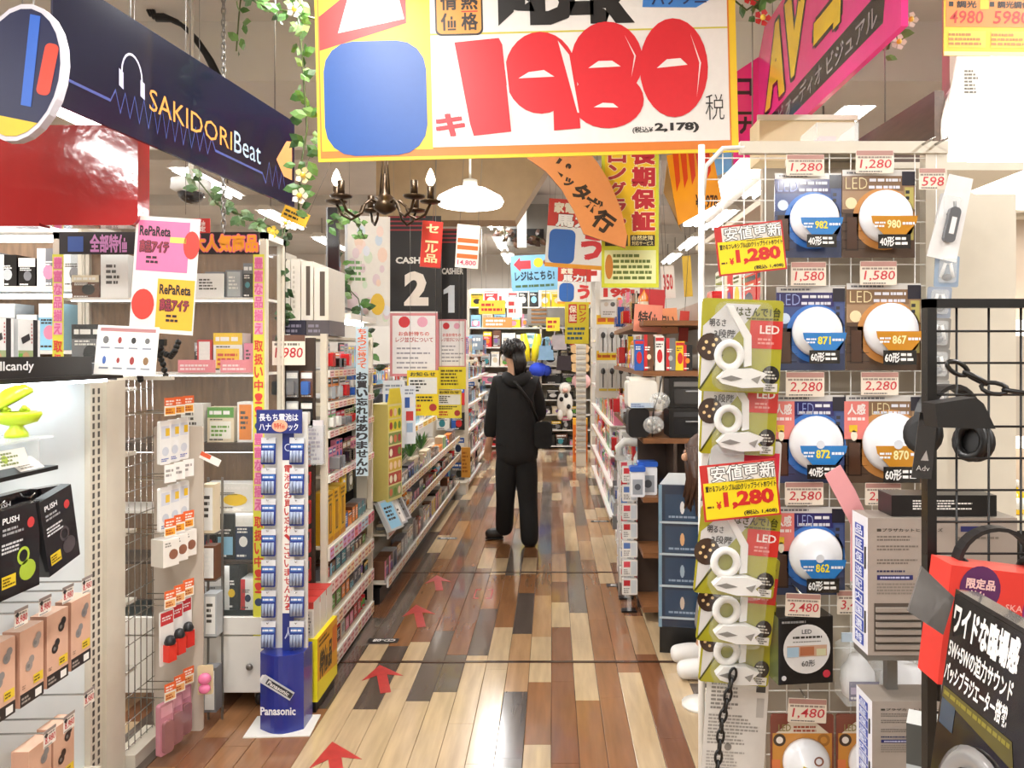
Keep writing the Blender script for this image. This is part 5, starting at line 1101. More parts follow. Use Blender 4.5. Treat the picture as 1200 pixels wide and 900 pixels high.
    g = G(); g.disc(.045, .045, .03, .034, '5a2a5c', 1, 24); g.fit('限定品', .024, .045, .066, .06, 'f0c4c0', 2, .04); g.fit('特価', .03, .028, .055, .042, 'f0c4c0', 2, .04); g.disc(.14, .02, .03, .034, '8a2a6a', 1, 24); g.fit('SALE', .115, .012, .16, .028, 'f2d0e0', 2, .03); g.fit('SKA', .085, .018, .11, .028, 'f2b0a8', 1, .01)
    obj('stickers', g, GLOSS, t)
    headphones('headphones', P(1166, 662, 1.17), .062, 'black headphones lying on the red carton', .0)
    # black speaker board: its face runs along the aisle
    Yb = 1.05; a = P(1120, 690, Yb)
    t = thing('speaker_board', 'black promotional board for a speaker at the bottom right', 'sign', a, (-.14, 0, -LF))
    w, h = .3, .46
    obj('board', G().box(0, 0, -h, w, .03, 0, '2a2624', side='6a6866', top='5a5856'), GLOSS, t)
    g = G(); g.rect(.003, -h + .004, w - .004, -.006, '221f1d', 1)
    g.fit('ワイドな臨場感', .008, -.056, .152, -.014, 'f4f2ee', 2, .045); g.fit('5W+5Wの迫力サウンド', .006, -.09, .15, -.064, 'f0eeea', 2, .03); g.fit('パッシブラジエーター搭載', .004, -.122, .146, -.096, 'f0eeea', 2, .03)
    g.poly([(.006, -.13), (.16, -.13), (.17, -.16), (.006, -.145)], '5a5226', 2); g.small(.01, -.142, .16, -.132, 1, '8a8030', 3, 2); g.rect(.006, -.18, .04, -.146, '3a4a5c', 2); g.poly([(.11, -.3), (.3, -.2), (.3, -.36), (.16, -.4)], '6a4a24', 1.5)
    obj('printed_face', g, GLOSS, t)
    sp = obj('speaker_picture', G().lathe([(.09, 0), (.092, .004), (.078, .01), (.068, .004), (.0, .002)], '8a8886', 36, (.115, -.001, -.26), 'Y'), GLOSS, t)
    obj('speaker_cone', G().lathe([(.0, .0), (.064, .006), (.066, .008), (.0, .009)], '3a342c', 30, (.115, -.001, -.26), 'Y'), GLOSS, sp)
    g = G(); pts = []
    for i in range(24): q = math.radians(i * 15); rr = .036 if i % 2 else .03; pts.append((.03 + rr * math.cos(q), -.28 + rr * math.sin(q)))
    g.poly(pts, 'e8d23a', 18); g.fit('コスパ', .005, -.285, .056, -.255, '2a2620', 19, .05); g.fit('最強', .012, -.308, .048, -.288, 'c83a2a', 19, .05)
    obj('starburst', g, GLOSS, t)
    obj('flap', G().prism([(-.06, -.04), (-.008, -.065), (0, -.012), (-.05, .024)], .0, .004, '6d6a68'), GLOSS, t, r=(0, 0, LF))
    obj('pedestal', G().box(.02, .0, -1.28, .28, .03, -h), BLACK, t)
    # big lit ceiling lamp on show
    Y = 2.45; a = P(1197, 153, Y); rr = 93 * Y / F
    t = thing('display_lamp', 'large round ceiling lamp switched on at the right edge', 'lamp', a)
    obj('diffuser', G().lathe([(rr, 0), (rr * 1.0, .03), (rr * .9, .075), (rr * .5, .095), (0, .1)], n=48, c=(0, 0, 0), axis='Y'), mat('lit_diffuser', 'fff4e4', .4, emit=5, noise=0), t)
    obj('ring', G().lathe([(rr * 1.02, -.03), (rr * 1.02, .004), (rr * .9, .004)], n=48, axis='Y'), WHITE, t)
    obj('bracket', G().box(-.06, .03, -.1, .06, .09, .1), WHITE, t)
    # display wall behind
    t = thing('lamp_display_panel', 'greige lamp display wall behind the black grid rack', 'display wall', (1.12, 2.55, 0))
    obj('panel', G().box(.2, 0, 0, 1.5, .05, 3.0), mat('greige_wall', 'b9a998', .6, noise=.1), t)
    obj('ledge', G().box(.12, -.06, P(0, 250, 2.5).z - .012, 1.5, 0, P(0, 246, 2.5).z), CREAM, t)
    obj('counter', G().box(.0, -.35, 0, 1.5, 0, P(0, 612, 2.3).z), BLACK, t)
    obj('counter_top', G().box(.0, -.36, P(0, 612, 2.3).z, 1.5, 0, P(0, 600, 2.3).z), CREAM, t)
    # a second lamp seen through the grid
    a = P(1180, 450, 2.4); rr = .2
    t = thing('display_lamp', 'square ceiling lamp with bright edge seen through the black grid', 'lamp', a)
    obj('edge', G().rbox(-rr, 0, -rr, rr, .04, rr, .06, n=6), mat('lit_edge', 'fff6ea', .4, emit=4, noise=0), t)
    obj('face', G().rbox(-rr * .75, -.03, -rr * .8, rr * .9, -.001, rr * .75, .05, n=6), mat('greige_panel'), t)
    obj('bracket', G().box(-.05, .04, -.05, .05, .09, .05), WHITE, t)
    for i in range(5):
        g = product('bottle', ['white', 'green', 'yellow', 'white', 'silver'][i], 'white', .06, .06, .1, i)
        obj('bottle', g, GLOSS, None, (1.16 + i * .09, 2.25, P(0, 600, 2.3).z + .001), 0, ['white bottle nearest the rack on the dark counter', 'green bottle on the dark counter behind the grid', 'yellow bottle on the dark counter behind the grid', 'white bottle beside the yellow one on the counter', 'silver bottle at the end of the dark counter'][i], 'bottle', 'bottles on the dark counter')
    g = product('case', 'black', 'black', .2, .06, .04, 3)
    obj('black_flat_case', g, PLAST, None, (P(1042, 0, 1.47).x, 1.46, P(0, 607, 1.45).z + .001), 0, 'flat black case lying on the upper greige carton', 'case')
    # slanted white board
    Y = 2.2; a = P(1085, 262, Y); p = [(P(u, v, Y) - a) for u, v in ((1085, 262), (1118, 262), (1160, 65), (1122, 65))]
    t = thing('white_board', 'slanted white board with a small barcode left of the big lit lamp', 'board', a)
    obj('board', G().prism([(q.x, q.z) for q in p], 0, .006, 'f2efe8'), PRINT, t)
    g = G(); q0 = P(1130, 110, Y) - a; g.small(q0.x, q0.z, q0.x + .04, q0.z + .07, 7, '6a6660', 1, 3); obj('barcode', g, PRINT, t, r=(0, .0, 0))
    obj('hanger', G().tube([(p[3].x + .03, .003, p[3].z), (p[3].x + .03, .003, 3.55 - a.z)], .002), STEEL, t)
    # yellow price card 4980 / 5980
    Y = 1.95; a = P(1106, 65, Y); w, h = 104 * Y / F, 80 * Y / F
    t = thing('price_card', 'orange and yellow price card reading 4980 and 5980 at the top right', 'sign', a, (0, .01, 0))
    obj('card', G().box(0, 0, 0, w, .003, h, 'f0d23a'), PRINT, t)
    g = G(); g.rect(.004, h * .42, w - .004, h - .004, 'e8964a', 1); g.rect(0, 0, w, h * .06, 'e6dcb0', 1)
    g.fit('4980', w * .06, h * .47, w * .44, h * .66, 'd23a2e', 2, .01, .1); g.fit('5980', w * .55, h * .47, w * .96, h * .66, 'd23a2e', 2, .01, .1); g.fit('調光', w * .14, h * .7, w * .36, h * .8, '2a2624', 2, .03); g.fit('調光調色', w * .6, h * .7, w * .96, h * .8, '2a2624', 2, .03); g.rect(w * .05, h * .72, w * .1, h * .79, '2a2624', 2); g.rect(w * .51, h * .72, w * .56, h * .79, '2a2624', 2)
    g.rect(w * .4, h * .68, w * .5, h * .85, 'f0d23a', 2)
    for x in (.05, .53): g.rect(w * x, h * .12, w * (x + .42), h * .36, 'f2dc5a', 1); g.small(w * x, h * .14, w * (x + .4), h * .34, 3, 'c88a4a', 2, 4)
    obj('lettering', g, PRINT, t); obj('hanger', G().tube([(w * .5, 0, h), (w * .5, 0, 3.55 - a.z)], .0015), STEEL, t)
    # dark wooden signboard running along the aisle, cream header box
    t = thing('wooden_signboard', 'dark brown wooden signboard high behind the lamp rack', 'sign', (1.25, 2.45, 2.2), LF)
    obj('board', G().prism([(0, 0), (.75, .05), (.75, .26), (0, .24)], 0, .03), mat('dark_sign_wood', '4a372b', .5, noise=.4, scale=5, stretch=(14, 2, 14)), t)
    g = G(); g.fit('class', .1, .09, .4, .15, '6a5444', 1, 0, .2); obj('lettering', g, PRINT, t)
    obj('hanger', G().tube([(.4, .015, .25), (.4, .015, 1.35)], .003), STEEL, t)
    t = thing('cream_header', 'cream header box above the lamp rack shelves', 'sign', (P(890, 0, 2.9).x, 2.9, P(0, 188, 2.9).z))
    obj('box', G().box(0, 0, 0, .36, .14, .16), mat('cream_box', 'd9c6a2', .5), t); obj('lip', G().box(-.01, -.01, .15, .37, .0, .17), CREAM, t)
    # gondola behind the lamp rack
    t = thing('lamp_gondola', 'cream gondola directly behind the lamp rack', 'shelf unit', (.66, 1.92, 0))
    obj('core', G().box(.25, 0, 0, .3, 1.5, 2.06), CREAM, t); obj('end', G().box(0, 0, 0, .5, .02, 2.0), CREAM, t)
    for z in (.1, .5, .9, 1.3, 1.7): obj('shelf', G().box(0, .02, z, .25, 1.5, z + .015), CREAM, t)
    obj('top', G().box(-.02, 0, 2.06, .52, 1.5, 2.08), CREAM, t)
    r = random.Random(77)
    for k, z in enumerate((.1, .5, .9, 1.3, 1.7)):
        fill(Vector((.675, 2.0, 0)), Vector((0, 1, 0)), z + .016, 1.35, .3, -LF, 'gondola behind lamp rack, shelf %s' % ['one', 'two', 'three', 'four', 'five'][k], 'goods on the gondola behind the lamp rack', r, ('carton', 'blister', 'pouch'), ['white', 'silver', 'cream', 'grey', 'sky blue', 'red'], (.12, .2), hk=(.5, .9))
    # strip light over the right shelves
    t = thing('shelf_light', 'slanted strip light over the right-hand shelves', 'light', (.86, 3.1, 2.36))
    obj('housing', G().prism([(-.05, 0), (.05, 0), (.03, .05), (-.03, .05)], 0, 1.35), WHITE, t); obj('tube', G().tube([(-.03, .02, -.012), (-.03, 1.33, -.012)], .014), mat('canopy_tube'), t); obj('diffuser', G().box(-.1, .0, -.02, -.052, 1.35, .03), mat('shelf_diffuser', 'f4f8fa', .3, emit=2.2, noise=0), t)
    for y in (.2, 1.1): obj('hanger', G().tube([(0, y, .05), (0, y, 3.2 - 2.36 if y > 1 else 3.55 - 2.36)], .003), STEEL, t)
right_near()
# ================================================================ right side of the aisle, back display
def right_aisle():
    r = random.Random(31); run = Vector((0, 1, 0)); X = .54; Ya, Yb = 4.55, 6.7
    wood = mat('shelf_oak', '8a5a34', .5, noise=.3, scale=5, stretch=(2, 12, 12))
    t = thing('appliance_shelf', 'wooden shelf unit with kitchen goods on the right of the aisle', 'shelf unit', (X, Ya, 0)); L = Yb - Ya
    obj('back_panel', G().box(.45, 0, 0, .48, L, 1.95), CREAM, t)
    zs = [.1, .42, .75, 1.1, 1.5, 1.8]
    for z in zs: obj('shelf', G().box(.0, 0, z - .03, .45, L, z), wood, t)
    for y in (.0, L - .03): obj('post', G().box(.42, y, 0, .45, y + .03, 1.95), CREAM, t)
    obj('divider', G().box(.18, .0, .75, .2, .3, 1.07), mat('brown_end_panel'), t); obj('end_back', G().box(.0, .3, 0, .45, .32, 1.07), mat('brown_end_panel'), t)
    grp = 'goods on the right-hand wooden unit'
    cols = [['white', 'red', 'white', 'silver', 'pink'], ['white', 'white', 'red', 'cream', 'sky blue'], ['white', 'pink', 'cream', 'red', 'white'], ['white', 'silver', 'pink', 'red', 'sky blue'], ['red', 'pink', 'white', 'black', 'yellow'], ['red', 'orange', 'pink', 'white', 'black']]
    for k, z in enumerate(zs):
        y0 = .36 if k < 3 else .28
        fill(Vector((X, Ya + y0, 0)), run, z + .001, L - y0 - .05, (.26 if k < 5 else .3), -LF, 'oak unit, %s shelf up' % ORD[k], grp, r, ('carton', 'blister', 'pouch', 'bottle'), cols[k], (.07, .12), hk=(.5, .95))
    # near end of the unit
    def at(u0, v1, u1, v0, Y): a = P(u0, v1, Y); return a, (u1 - u0) * Y / F, (v1 - v0) * Y / F
    for i, (v0, v1) in enumerate(((476, 515), (436, 475))):
        a, w, h = at(784, v1, 822, v0, Ya + .02); a.z = 1.102 + i * .18; h = .178
        t = thing('black_microwave', ['lower black toaster oven on the oak shelf', 'upper black toaster oven stacked on the lower one'][i], 'toaster oven', a)
        obj('body', G().rbox(0, 0, 0, w, .22, h, .01), BLACK, t); obj('door', G().rbox(w * .15, -.006, h * .12, w * .98, 0, h * .62, .006, '2a2a2c'), GLOSS, t); obj('handle', G().tube([(w * .5, -.02, h * .55), (w * .9, -.02, h * .55)], .004, 'a8a8a8'), PLAST, t); obj('top_band', G().box(w * .15, -.004, h * .7, w * .98, 0, h * .86, '6a6866' if i else '3a3a3c'), PLAST, t)
    a, w, h = at(736, 471, 771, 443, Ya); a.z = 1.28
    t = thing('white_cooker', 'white bread cooker on a dark case, near end of the oak unit', 'appliance', a)
    obj('body', G().rbox(0, .02, .0, w, .24, h + .02, .025), WHITE, t); obj('lid', G().rbox(.01, .03, h + .02, w - .01, .23, h + .04, .008), WHITE, t); obj('label', G(.019).rect(w * .1, .0, w * .95, .03, 'b4c4d8').small(w * .12, .004, w * .6, .026, 2, '5a6a9a', 2, 3), PRINT, t)
    obj('dark_case', G().rbox(0, 0, 0, .125, .16, .175, .03, '1e1d1f'), PLAST, None, (a.x + .005, Ya + .03, 1.102), 0, 'black rounded case under the white cooker', 'case')
    for i, (u, v) in enumerate(((773, 470), (766, 498))):
        c = P(u, v, Ya - .09); t = thing('bulb_cage', ['upper clear bagged fittings hanging in front of the black ovens', 'lower clear bagged fittings hanging on the thin chain'][i], 'package', c)
        g = G(); r2 = random.Random(i)
        for k in range(14): g.ball((r2.uniform(-.035, .035), r2.uniform(-.015, .015), r2.uniform(-.03, .03)), .012, col=r2.choice(['c8c4ba', '8a8478', 'e8e6e0', '5a564e']), n=6, m=4)
        obj('fittings', g, GLOSS, t, kind='stuff'); obj('bag', G().ball((0, 0, 0), .062, .03, .052, n=16), ACRYL, t); obj('cord', G().tube([(0, 0, .05), (0.004, .0, .14)], .002), BLACK, t)
    obj('thin_chain', G().tube([Vector((P(776, 440, Ya).x, Ya + .005, 1.468)), P(772, 462, Ya - .09), P(765, 485, Ya - .09), P(764, 512, Ya - .09)], .004, n=5), BLACK, None, label='thin dark chain holding the bagged fittings at the oak unit', cat='chain')
    for i, (u0, v0, u1, v1) in enumerate(((750, 528, 772, 560), (740, 542, 757, 575))):
        a, w, h = at(u0, v1, u1, v0, Ya - .05 * i); a.z = .752 if i == 0 else .752; h = .17 - .02 * i
        t = thing('storage_jar', ['white storage jar with blue lid under the oak shelf', 'smaller white storage jar with blue lid beside it'][i], 'jar', (a.x, Ya + .07 - .065 * i, .752), group='jars with blue lids')
        obj('body', G().rbox(0, 0, 0, w, w * .8, h, .012, 'e4e6ea'), PLAST, t); obj('lid', G().rbox(-.004, -.004, h, w + .004, w * .8 + .004, h + .03, .008, '2f5fc0'), PLAST, t); obj('picture', G(-.001).rect(w * .15, h * .1, w * .85, h * .7, '9aa0a8').disc(w * .5, h * .4, w * .22, None, '4a4e56', 2, 14), PRINT, t)
    # stacked white packs hanging at the aisle front
    for c in range(3):
        for k in range(7):
            Y = 4.72 + c * .25; a = P(742 + c * 4, 0, Y); z = .12 + k * .115
            g = G(); g.rbox(0, 0, 0, .095, .03, .1, .008, ['e8e6e2', 'e4e2de', 'e6e2e4'][c]); g.rect(.01, .055, .05, .09, ['c8323a', 'd84a58', '5a7ab8'][(k + c) % 3], 1); g.rect(.055, .01, .088, .09, 'cfd6dc', 1); g.small(.01, .01, .05, .045, 3, '8a8684', 1, k)
            obj('white_sachet', g, GLOSS, None, (.43 + c * .006, Y, z), 0, 'white sachet in the %s hanging strip by the navy tower, %s from the floor' % (['front', 'middle', 'rear'][c], ORD[k]), 'package', 'white sachets in hanging strips')
        t = thing('sachet_strip', ['front clear strip holding white sachets', 'middle clear strip holding white sachets', 'rear clear strip holding white sachets'][c], 'hanging strip', (.43 + c * .006, 4.752 + c * .25, .0))
        obj('strip', G().box(.035, .004, .0, .06, .007, .98), ACRYL, t); obj('foot', G().box(.0, .0, 0, .095, .06, .01), BLACK, t)
    # two curved white handles above them
    t = thing('shower_head', 'white curved handheld cleaner standing beside the navy tower', 'appliance', (.51, 5.1, .93))
    obj('neck', G().tube([(-.06, 0, .0), (-.07, 0, .05), (-.03, 0, .09), (.05, 0, .085), (.12, 0, .05)], [.025, .025, .028, .03, .02], 'e6e6e4', 10), PLAST, t); obj('base', G().box(-.09, -.03, -.03, -.03, .03, 0, 'cfcfcd'), PLAST, t); obj('stand', G().tube([(-.06, 0, -.03), (-.06, 0, -.93)], .012, 'cfcfcd'), PLAST, t)
    # navy tower
    a = P(771, 0, 4.1); t = thing('navy_tower', 'navy blue floor display tower with white ribs', 'display stand', (P(773, 0, 4.12).x, 4.12, 0), -.16); w = .24; h = .9
    obj('body', G().box(0, 0, .14, w, .2, h, '1f3048', side='2c4666'), GLOSS, t); obj('base', G().box(0, 0, 0, w, .2, .14), BLACK, t)
    g = G()
    for k in range(4):
        g.rect(w * .12, .2 + k * .17, w * .9, .34 + k * .17, '24405c', 1); g.disc(w * .5, .27 + k * .17, .012, .035, ['c8b8a8', '9ab0c0', 'd8a878', 'e0e0e0'][k], 2, 10); g.small(w * .2, .21 + k * .17, w * .8, .23 + k * .17, 1, '8aa0b8', 2, k)
    obj('printed_face', g, GLOSS, t)
    for k in range(4): obj('rib', G().box(.0, -.008, .185 + k * .17, w, .0, .195 + k * .17, 'b8c4cc'), PLAST, t)
    obj('edge_trim', G().box(-.006, -.006, .14, .012, .0, h, '7a9ab0'), PLAST, t); obj('edge_trim', G().box(w - .012, -.006, .14, w + .006, .0, h, '8aa6b8'), PLAST, t)
    obj('top_card', G().prism([(0, h), (w, h), (w * .8, h + .06), (w * .2, h + .06)], .02, .03, 'dfe4e6'), PLAST, t)
    # peg panel with long black utensils
    Y = 7.0; a = P(700, 445, Y); t = thing('peg_panel', 'white peg panel with yellow headers beyond the oak unit', 'rack', (P(698, 0, Y).x, Y, 0))
    obj('panel', G().box(0, .02, 1.2, .42, .04, P(0, 330, Y).z), WHITE, t); obj('leg', G().box(.34, .02, 0, .38, .05, 1.2), WHITE, t)
    for k, v in enumerate((382, 424)):
        obj('header', G(.018).rect(.01, P(0, v - 2, Y).z, .36, P(0, v - 13, Y).z, 'f0c224').small(.02, P(0, v - 3, Y).z, .34, P(0, v - 11, Y).z, 1, 'c85a1a', 2, k), PRINT, t)
    for k, v in enumerate((416, 458)):
        for i in range(4):
            g = G(); g.rbox(0, 0, 0, .075, .006, .25, .006, 'dcdcd8'); g.ball((.037, -.008, .18), .022, .01, .03, '3a3a3c', 8, 6); g.rect(.032, .03, .042, .16, '3a3a3c', 8); g.rect(0, 0, .075, .02, 'e8cc4a', 1)
            obj('ladle_pack', g, GLOSS, None, (P(702 + i * 10.5, 0, Y).x, Y + .005, P(0, v, Y).z), 0, 'black ladle pack on the white peg panel, %s row, %s from the aisle' % (['upper', 'lower'][k], ORD[i]), 'utensil', 'ladle packs on the peg panel')
    for i in range(2):
        g = G(); g.rbox(0, 0, 0, .16, .01, .2, .008, 'd6d4d0'); g.disc(.05, .12, .02, None, 'c8b8a8', 1, 12); g.disc(.11, .12, .022, None, '3a3a3c', 1, 12); g.small(.02, .02, .14, .06, 2, '8a8680', 1, i); g.rect(.06, .17, .14, .185, '2a2a2c', 1)
        obj('timer_pack', g, GLOSS, None, (P(704 + i * 21, 0, Y).x, Y + .004, P(0, 372, Y).z), 0, ['grey timer pack nearest the aisle above the ladles', 'grey timer pack with black strip above the ladles'][i], 'package', 'timer packs')
    for k in range(5):
        fill(Vector((X + .02, 7.1, 0)), run, .1 + k * .28, 3.2, .24, -LF, 'plain white shelf, %s up' % ORD[k], 'goods on the plain white shelf', r, ('carton', 'pouch', 'bottle'), ['white', 'cream', 'red', 'pink', 'silver', 'orange', 'green'], (.12, .2), hk=(.5, .95))
    t = thing('white_shelf', 'plain white shelf unit beyond the peg panel', 'shelf unit', (X, 7.08, 0))
    obj('back_panel', G().box(.42, 0, 0, .45, 3.3, 2.0), CREAM, t)
    for k in range(7): obj('shelf', G().box(0, 0, .085 + k * .28, .42, 3.3, .098 + k * .28), WHITE, t); rail(t, (-.002, 3.3, .07 + k * .28), 3.3, .03, -LF, r, 10)
    for k in (5, 6): fill(Vector((X + .02, 7.1, 0)), run, .1 + k * .28, 3.2, .24, -LF, 'plain white shelf, %s up' % ORD[k], 'goods on the plain white shelf', r, ('carton', 'pouch'), ['white', 'red', 'pink', 'silver', 'yellow'], (.15, .25), hk=(.5, .95))
    # white slatted post and orange stand at the far corner
    t = thing('slatted_post', 'tall white slatted post at the far right end of the aisle', 'post', (P(681, 0, 11).x, 11.0, 0)); 
    obj('post', G().box(-.07, 0, 0, .07, .1, P(0, 318, 11).z), CREAM, t)
    for k in range(30): obj('slat', G().box(-.07, -.015, .2 + k * .078, .07, 0, .235 + k * .078, 'b8b4ac'), PLAST, t)
    t = thing('orange_stand', 'orange cardboard stand on the floor at the aisle end', 'display stand', (P(671, 0, 11.6).x, 11.4, 0)); w = 17 * 11.5 / F
    obj('body', G().box(0, 0, 0, w, .15, P(0, 497, 11.5).z, 'd8701f'), PRINT, t); obj('printed_face', G().rect(.02, .1, w - .02, .4, 'c04a1c').small(.03, .12, w - .03, .38, 4, 'f0d0a0', 2, 1), PRINT, t); obj('header', G().box(0, 0, P(0, 497, 11.5).z, w, .15, P(0, 490, 11.5).z, 'f0b030'), PRINT, t)
    # upper signs and goods hanging over the oak unit
    spec = [(742, 388, 775, 356, 'e89078', '特価', '3a2a26', 'salmon paper sign over the oak unit'), (770, 392, 795, 362, 'f0a070', '安い', '2a2422', 'orange paper sign over the oak unit'), (748, 372, 778, 338, 'c8343a', '', '', 'red paper sign above the salmon one'), (776, 350, 792, 312, 'efe8e2', '350', 'd2363a', 'white price slip reading 350'), (795, 400, 806, 364, 'd8443a', '', '', 'small red card under the white slip'), (802, 348, 812, 300, 'e8c23a', '', '', 'narrow yellow card beside the white pole')]
    for i, (u0, v1, u1, v0, c, s, tc, lab) in enumerate(spec):
        Y = 4.75 + .05 * i; a = P(u0, v1, Y); w = (u1 - u0) * Y / F; h = (v1 - v0) * Y / F; t = thing('paper_sign', lab, 'sign', a, (0, .06 * (-1) ** i, 0))
        obj('sheet', G().box(0, 0, 0, w, .003, h, c), PRINT, t)
        if s: obj('lettering', G().fit(s, w * .15, h * .25, w * .85, h * .75, tc, 1, .03), PRINT, t)
        obj('string', G().tube([(w / 2, .0015, h), (w / 2, .0015, 3.2 - a.z if Y < 4.95 else 3.42 - a.z)], .0015, n=4), STEEL, t)
    for i, (u, v0, v1, c) in enumerate(((744, 398, 440, 'blue'), (755, 392, 438, 'brown'), (768, 394, 438, 'white'), (781, 396, 440, 'grey'), (792, 400, 446, 'yellow'), (801, 404, 434, 'black'))):
        Y = Ya + .03; z0 = 1.502; h = P(0, v0, Y).z - z0; g = product('carton' if i % 2 else 'pouch', c, 'red', .055, .1, max(h, .12), i + 60)
        obj('upright_pack', g, PRINT, None, (P(u, 0, Y).x, Y + .01, z0), 0, '%s upright pack on the fifth shelf end of the oak unit' % c, 'package', 'upright packs on the oak unit end')
    t = thing('white_pole', 'slim white pole between the oak unit and the lamp rack', 'pole', (P(822, 0, 3.5).x, 3.5, 0)); obj('tube', G().tube([(0, 0, 0), (0, 0, 2.5)], .014), WHITE, t); obj('foot', G().lathe([(.09, 0), (.09, .012), (.02, .03)], n=18), WHITE, t)
right_aisle()

def back_display():
    Y = 13.0; px = Y / F; r = random.Random(8); x0, x1 = P(548, 0, Y).x, P(694, 0, Y).x
    t = thing('back_shelving', 'wide back shelf wall closing the end of the aisle', 'shelf unit', (x0, Y, 0)); W = x1 - x0
    obj('back_panel', G().box(0, .5, 0, W, .54, 2.75), CREAM, t)
    zs = [.05, .32, .58, .83, 1.1, 1.4, 1.72, 2.05, 2.4]
    for z in zs: obj('shelf', G().box(0, 0, z - .02, W, .5, z), WHITE, t)
    for x in (0, W * .58, W - .03): obj('post', G().box(x, .0, 0, x + .03, .5, 2.7), CREAM, t)
    cols = ['black', 'white', 'cream', 'brown', 'pink', 'grey', 'red', 'yellow', 'sky blue', 'silver', 'black', 'white']
    for k, z in enumerate(zs):
        nxt = (zs + [2.75])[k + 1] - z - .03
        x = .05; i = 0
        while True:
            w = r.uniform(.12, .26)
            if x + w > W - .06: break
            u = U0 + (x0 + x) / px
            c = r.choice(cols)
            if 634 < u < 668 and k < 5: c = 'black'
            g = product(r.choice(('carton', 'pouch', 'carton')), c, r.choice([q for q in cols if q != c]), w, .2, nxt * r.uniform(.55, .98), r.randrange(999))
            if not (W * .56 < x + w / 2 < W * .62): obj('back_carton', g, PRINT, None, (x0 + x, Y + .02, z + .001), 0, '%s carton on the back wall, %s shelf up, %s from its left end' % (c, ORD[k], ORD[i]), 'carton', 'goods on the back shelf wall')
            x += w + .02; i += 1
    def soft(name, u, v, rx, rz, c, lab, cat, y=-.12):
        a = P(u, v, Y + y); return obj(name, G().ball((0, 0, 0), rx * px, rx * px * .6, rz * px, c, 16, 10), mat('soft_fabric', rough=.8, attr=True, noise=.12), None, a, 0, lab, cat)
    soft('round_cushion', 681, 447, 11, 10, 'e8b6b4', 'pink round cushion on the back shelf wall', 'cushion')
    for i in range(3):
        a = P(669, 436 - i * 11, Y - .3); obj('folded_blanket', G().rbox(0, 0, 0, 21 * px, .25, 10 * px, .05, 'e2bb88'), mat('soft_fabric'), None, a, 0, ['lowest tan folded blanket on the back wall', 'middle tan folded blanket on the back wall', 'topmost tan folded blanket on the back wall'][i], 'blanket', 'tan folded blankets')
    a = P(622, 425, Y - .15); t = thing('yellow_boots', 'pair of yellow rubber gloves hanging on the back wall', 'gloves', a)
    for s in (-1, 1): obj('glove', G().tube([(s * .12, 0, .48), (s * .1, 0, .25), (s * .05, 0, .02)], [.05, .085, .05], 'f0dc28', 10), PLAST, t)
    # spotted plush
    a = P(662, 490, Y - .2); t = thing('plush_toy', 'white plush cow with black spots on the back wall', 'toy', a)
    obj('body', G().ball((0, 0, .25), .13, .11, .22, 'e8e4da', 14, 10), mat('soft_fabric'), t); obj('head', G().ball((0, -.04, .5), .1, .09, .1, 'e8e4da', 12, 8), mat('soft_fabric'), t)
    obj('muzzle', G().ball((0, -.12, .47), .05, .04, .035, 'e8b8a8', 10, 6), mat('soft_fabric'), t)
    for s in (-1, 1): obj('ear', G().ball((s * .12, -.02, .53), .05, .02, .025, '2a2624', 8, 6), mat('soft_fabric'), t); obj('leg', G().ball((s * .08, -.06, .06), .05, .05, .09, 'e8e4da', 10, 6), mat('soft_fabric'), t)
    obj('hook', G().tube([(0, .05, .45), (0, .24, .45)], .01), STEEL, t)
    for dx, dz in ((-.06, .32), (.06, .2), (.02, .38)): obj('spot', G().ball((dx, -.1, dz), .035, .03, .04, '1f1c1a', 8, 6), mat('soft_fabric'), t)
    for i, (u, v, c, lab) in enumerate(((655, 400, 'b8aeb0', 'grey tote bag hanging on the back wall'), (661, 424, '3a3034', 'dark tote bag hanging on the back wall'), (640, 412, '8ab0d0', 'light blue apron hanging on the back wall'), (676, 385, 'd8c07a', 'straw bag hanging beside the yellow guarantee sign'))):
        a = P(u, v, Y - .25); t = thing('hanging_bag', lab, 'bag', a, group='bags hanging on the back wall')
        obj('body', G().prism([(-.13, -.14), (.13, -.14), (.11, .1), (-.11, .1)], -.05, .05, c), mat('soft_fabric'), t); obj('hook', G().tube([(0, 0, .22), (0, .3, .22)], .008), STEEL, t); obj('strap', G().tube([(-.08, 0, .1), (-.05, 0, .22), (.05, 0, .22), (.08, 0, .1)], .012, c), mat('soft_fabric'), t)
    obj('blue_bundle', G().ball((0, 0, 0), .16, .1, .12, '2a48c8', 14, 8).ball((.14, 0, -.02), .08, .08, .09, '2440b0', 10, 6), mat('soft_fabric'), None, P(631, 433, 12.85), 0, 'bright blue cloth bundle on the back wall beyond the standing man', 'bundle')
    # louvred box above
    a = P(618, 381, 12); t = thing('slatted_crate', 'grey display crate with wooden slats high on the back wall', 'crate', a)
    obj('box', G().box(0, 0, 0, .58, .3, .27), STEEL, t)
    for k in range(4): obj('slat', G().box(.06, -.02, .03 + k * .065, .3, 0, .06 + k * .065, '8a6038'), PLAST, t)
    obj('chain', G().tube([(.29, .1, .27), (.29, .1, 3.545 - a.z)], .006), STEEL, t)
    # side walls of goods left of the back display
    for k in range(4):
        for i in range(4):
            a = P(462 + i * 18, 0, 12.4); z = .95 + k * .32
            if z > 2.4: continue
            g = product('carton', r.choice(['white', 'orange', 'red', 'cream', 'grey', 'black']), r.choice(['yellow', 'green', 'pink']), .24, .2, .3, k * 9 + i)
            obj('poster_carton', g, PRINT, None, (a.x, 12.4, z), 0, 'large carton piled left of the back wall, %s layer up, %s from the left' % (ORD[k], ORD[i]), 'carton', 'cartons piled left of the back wall')
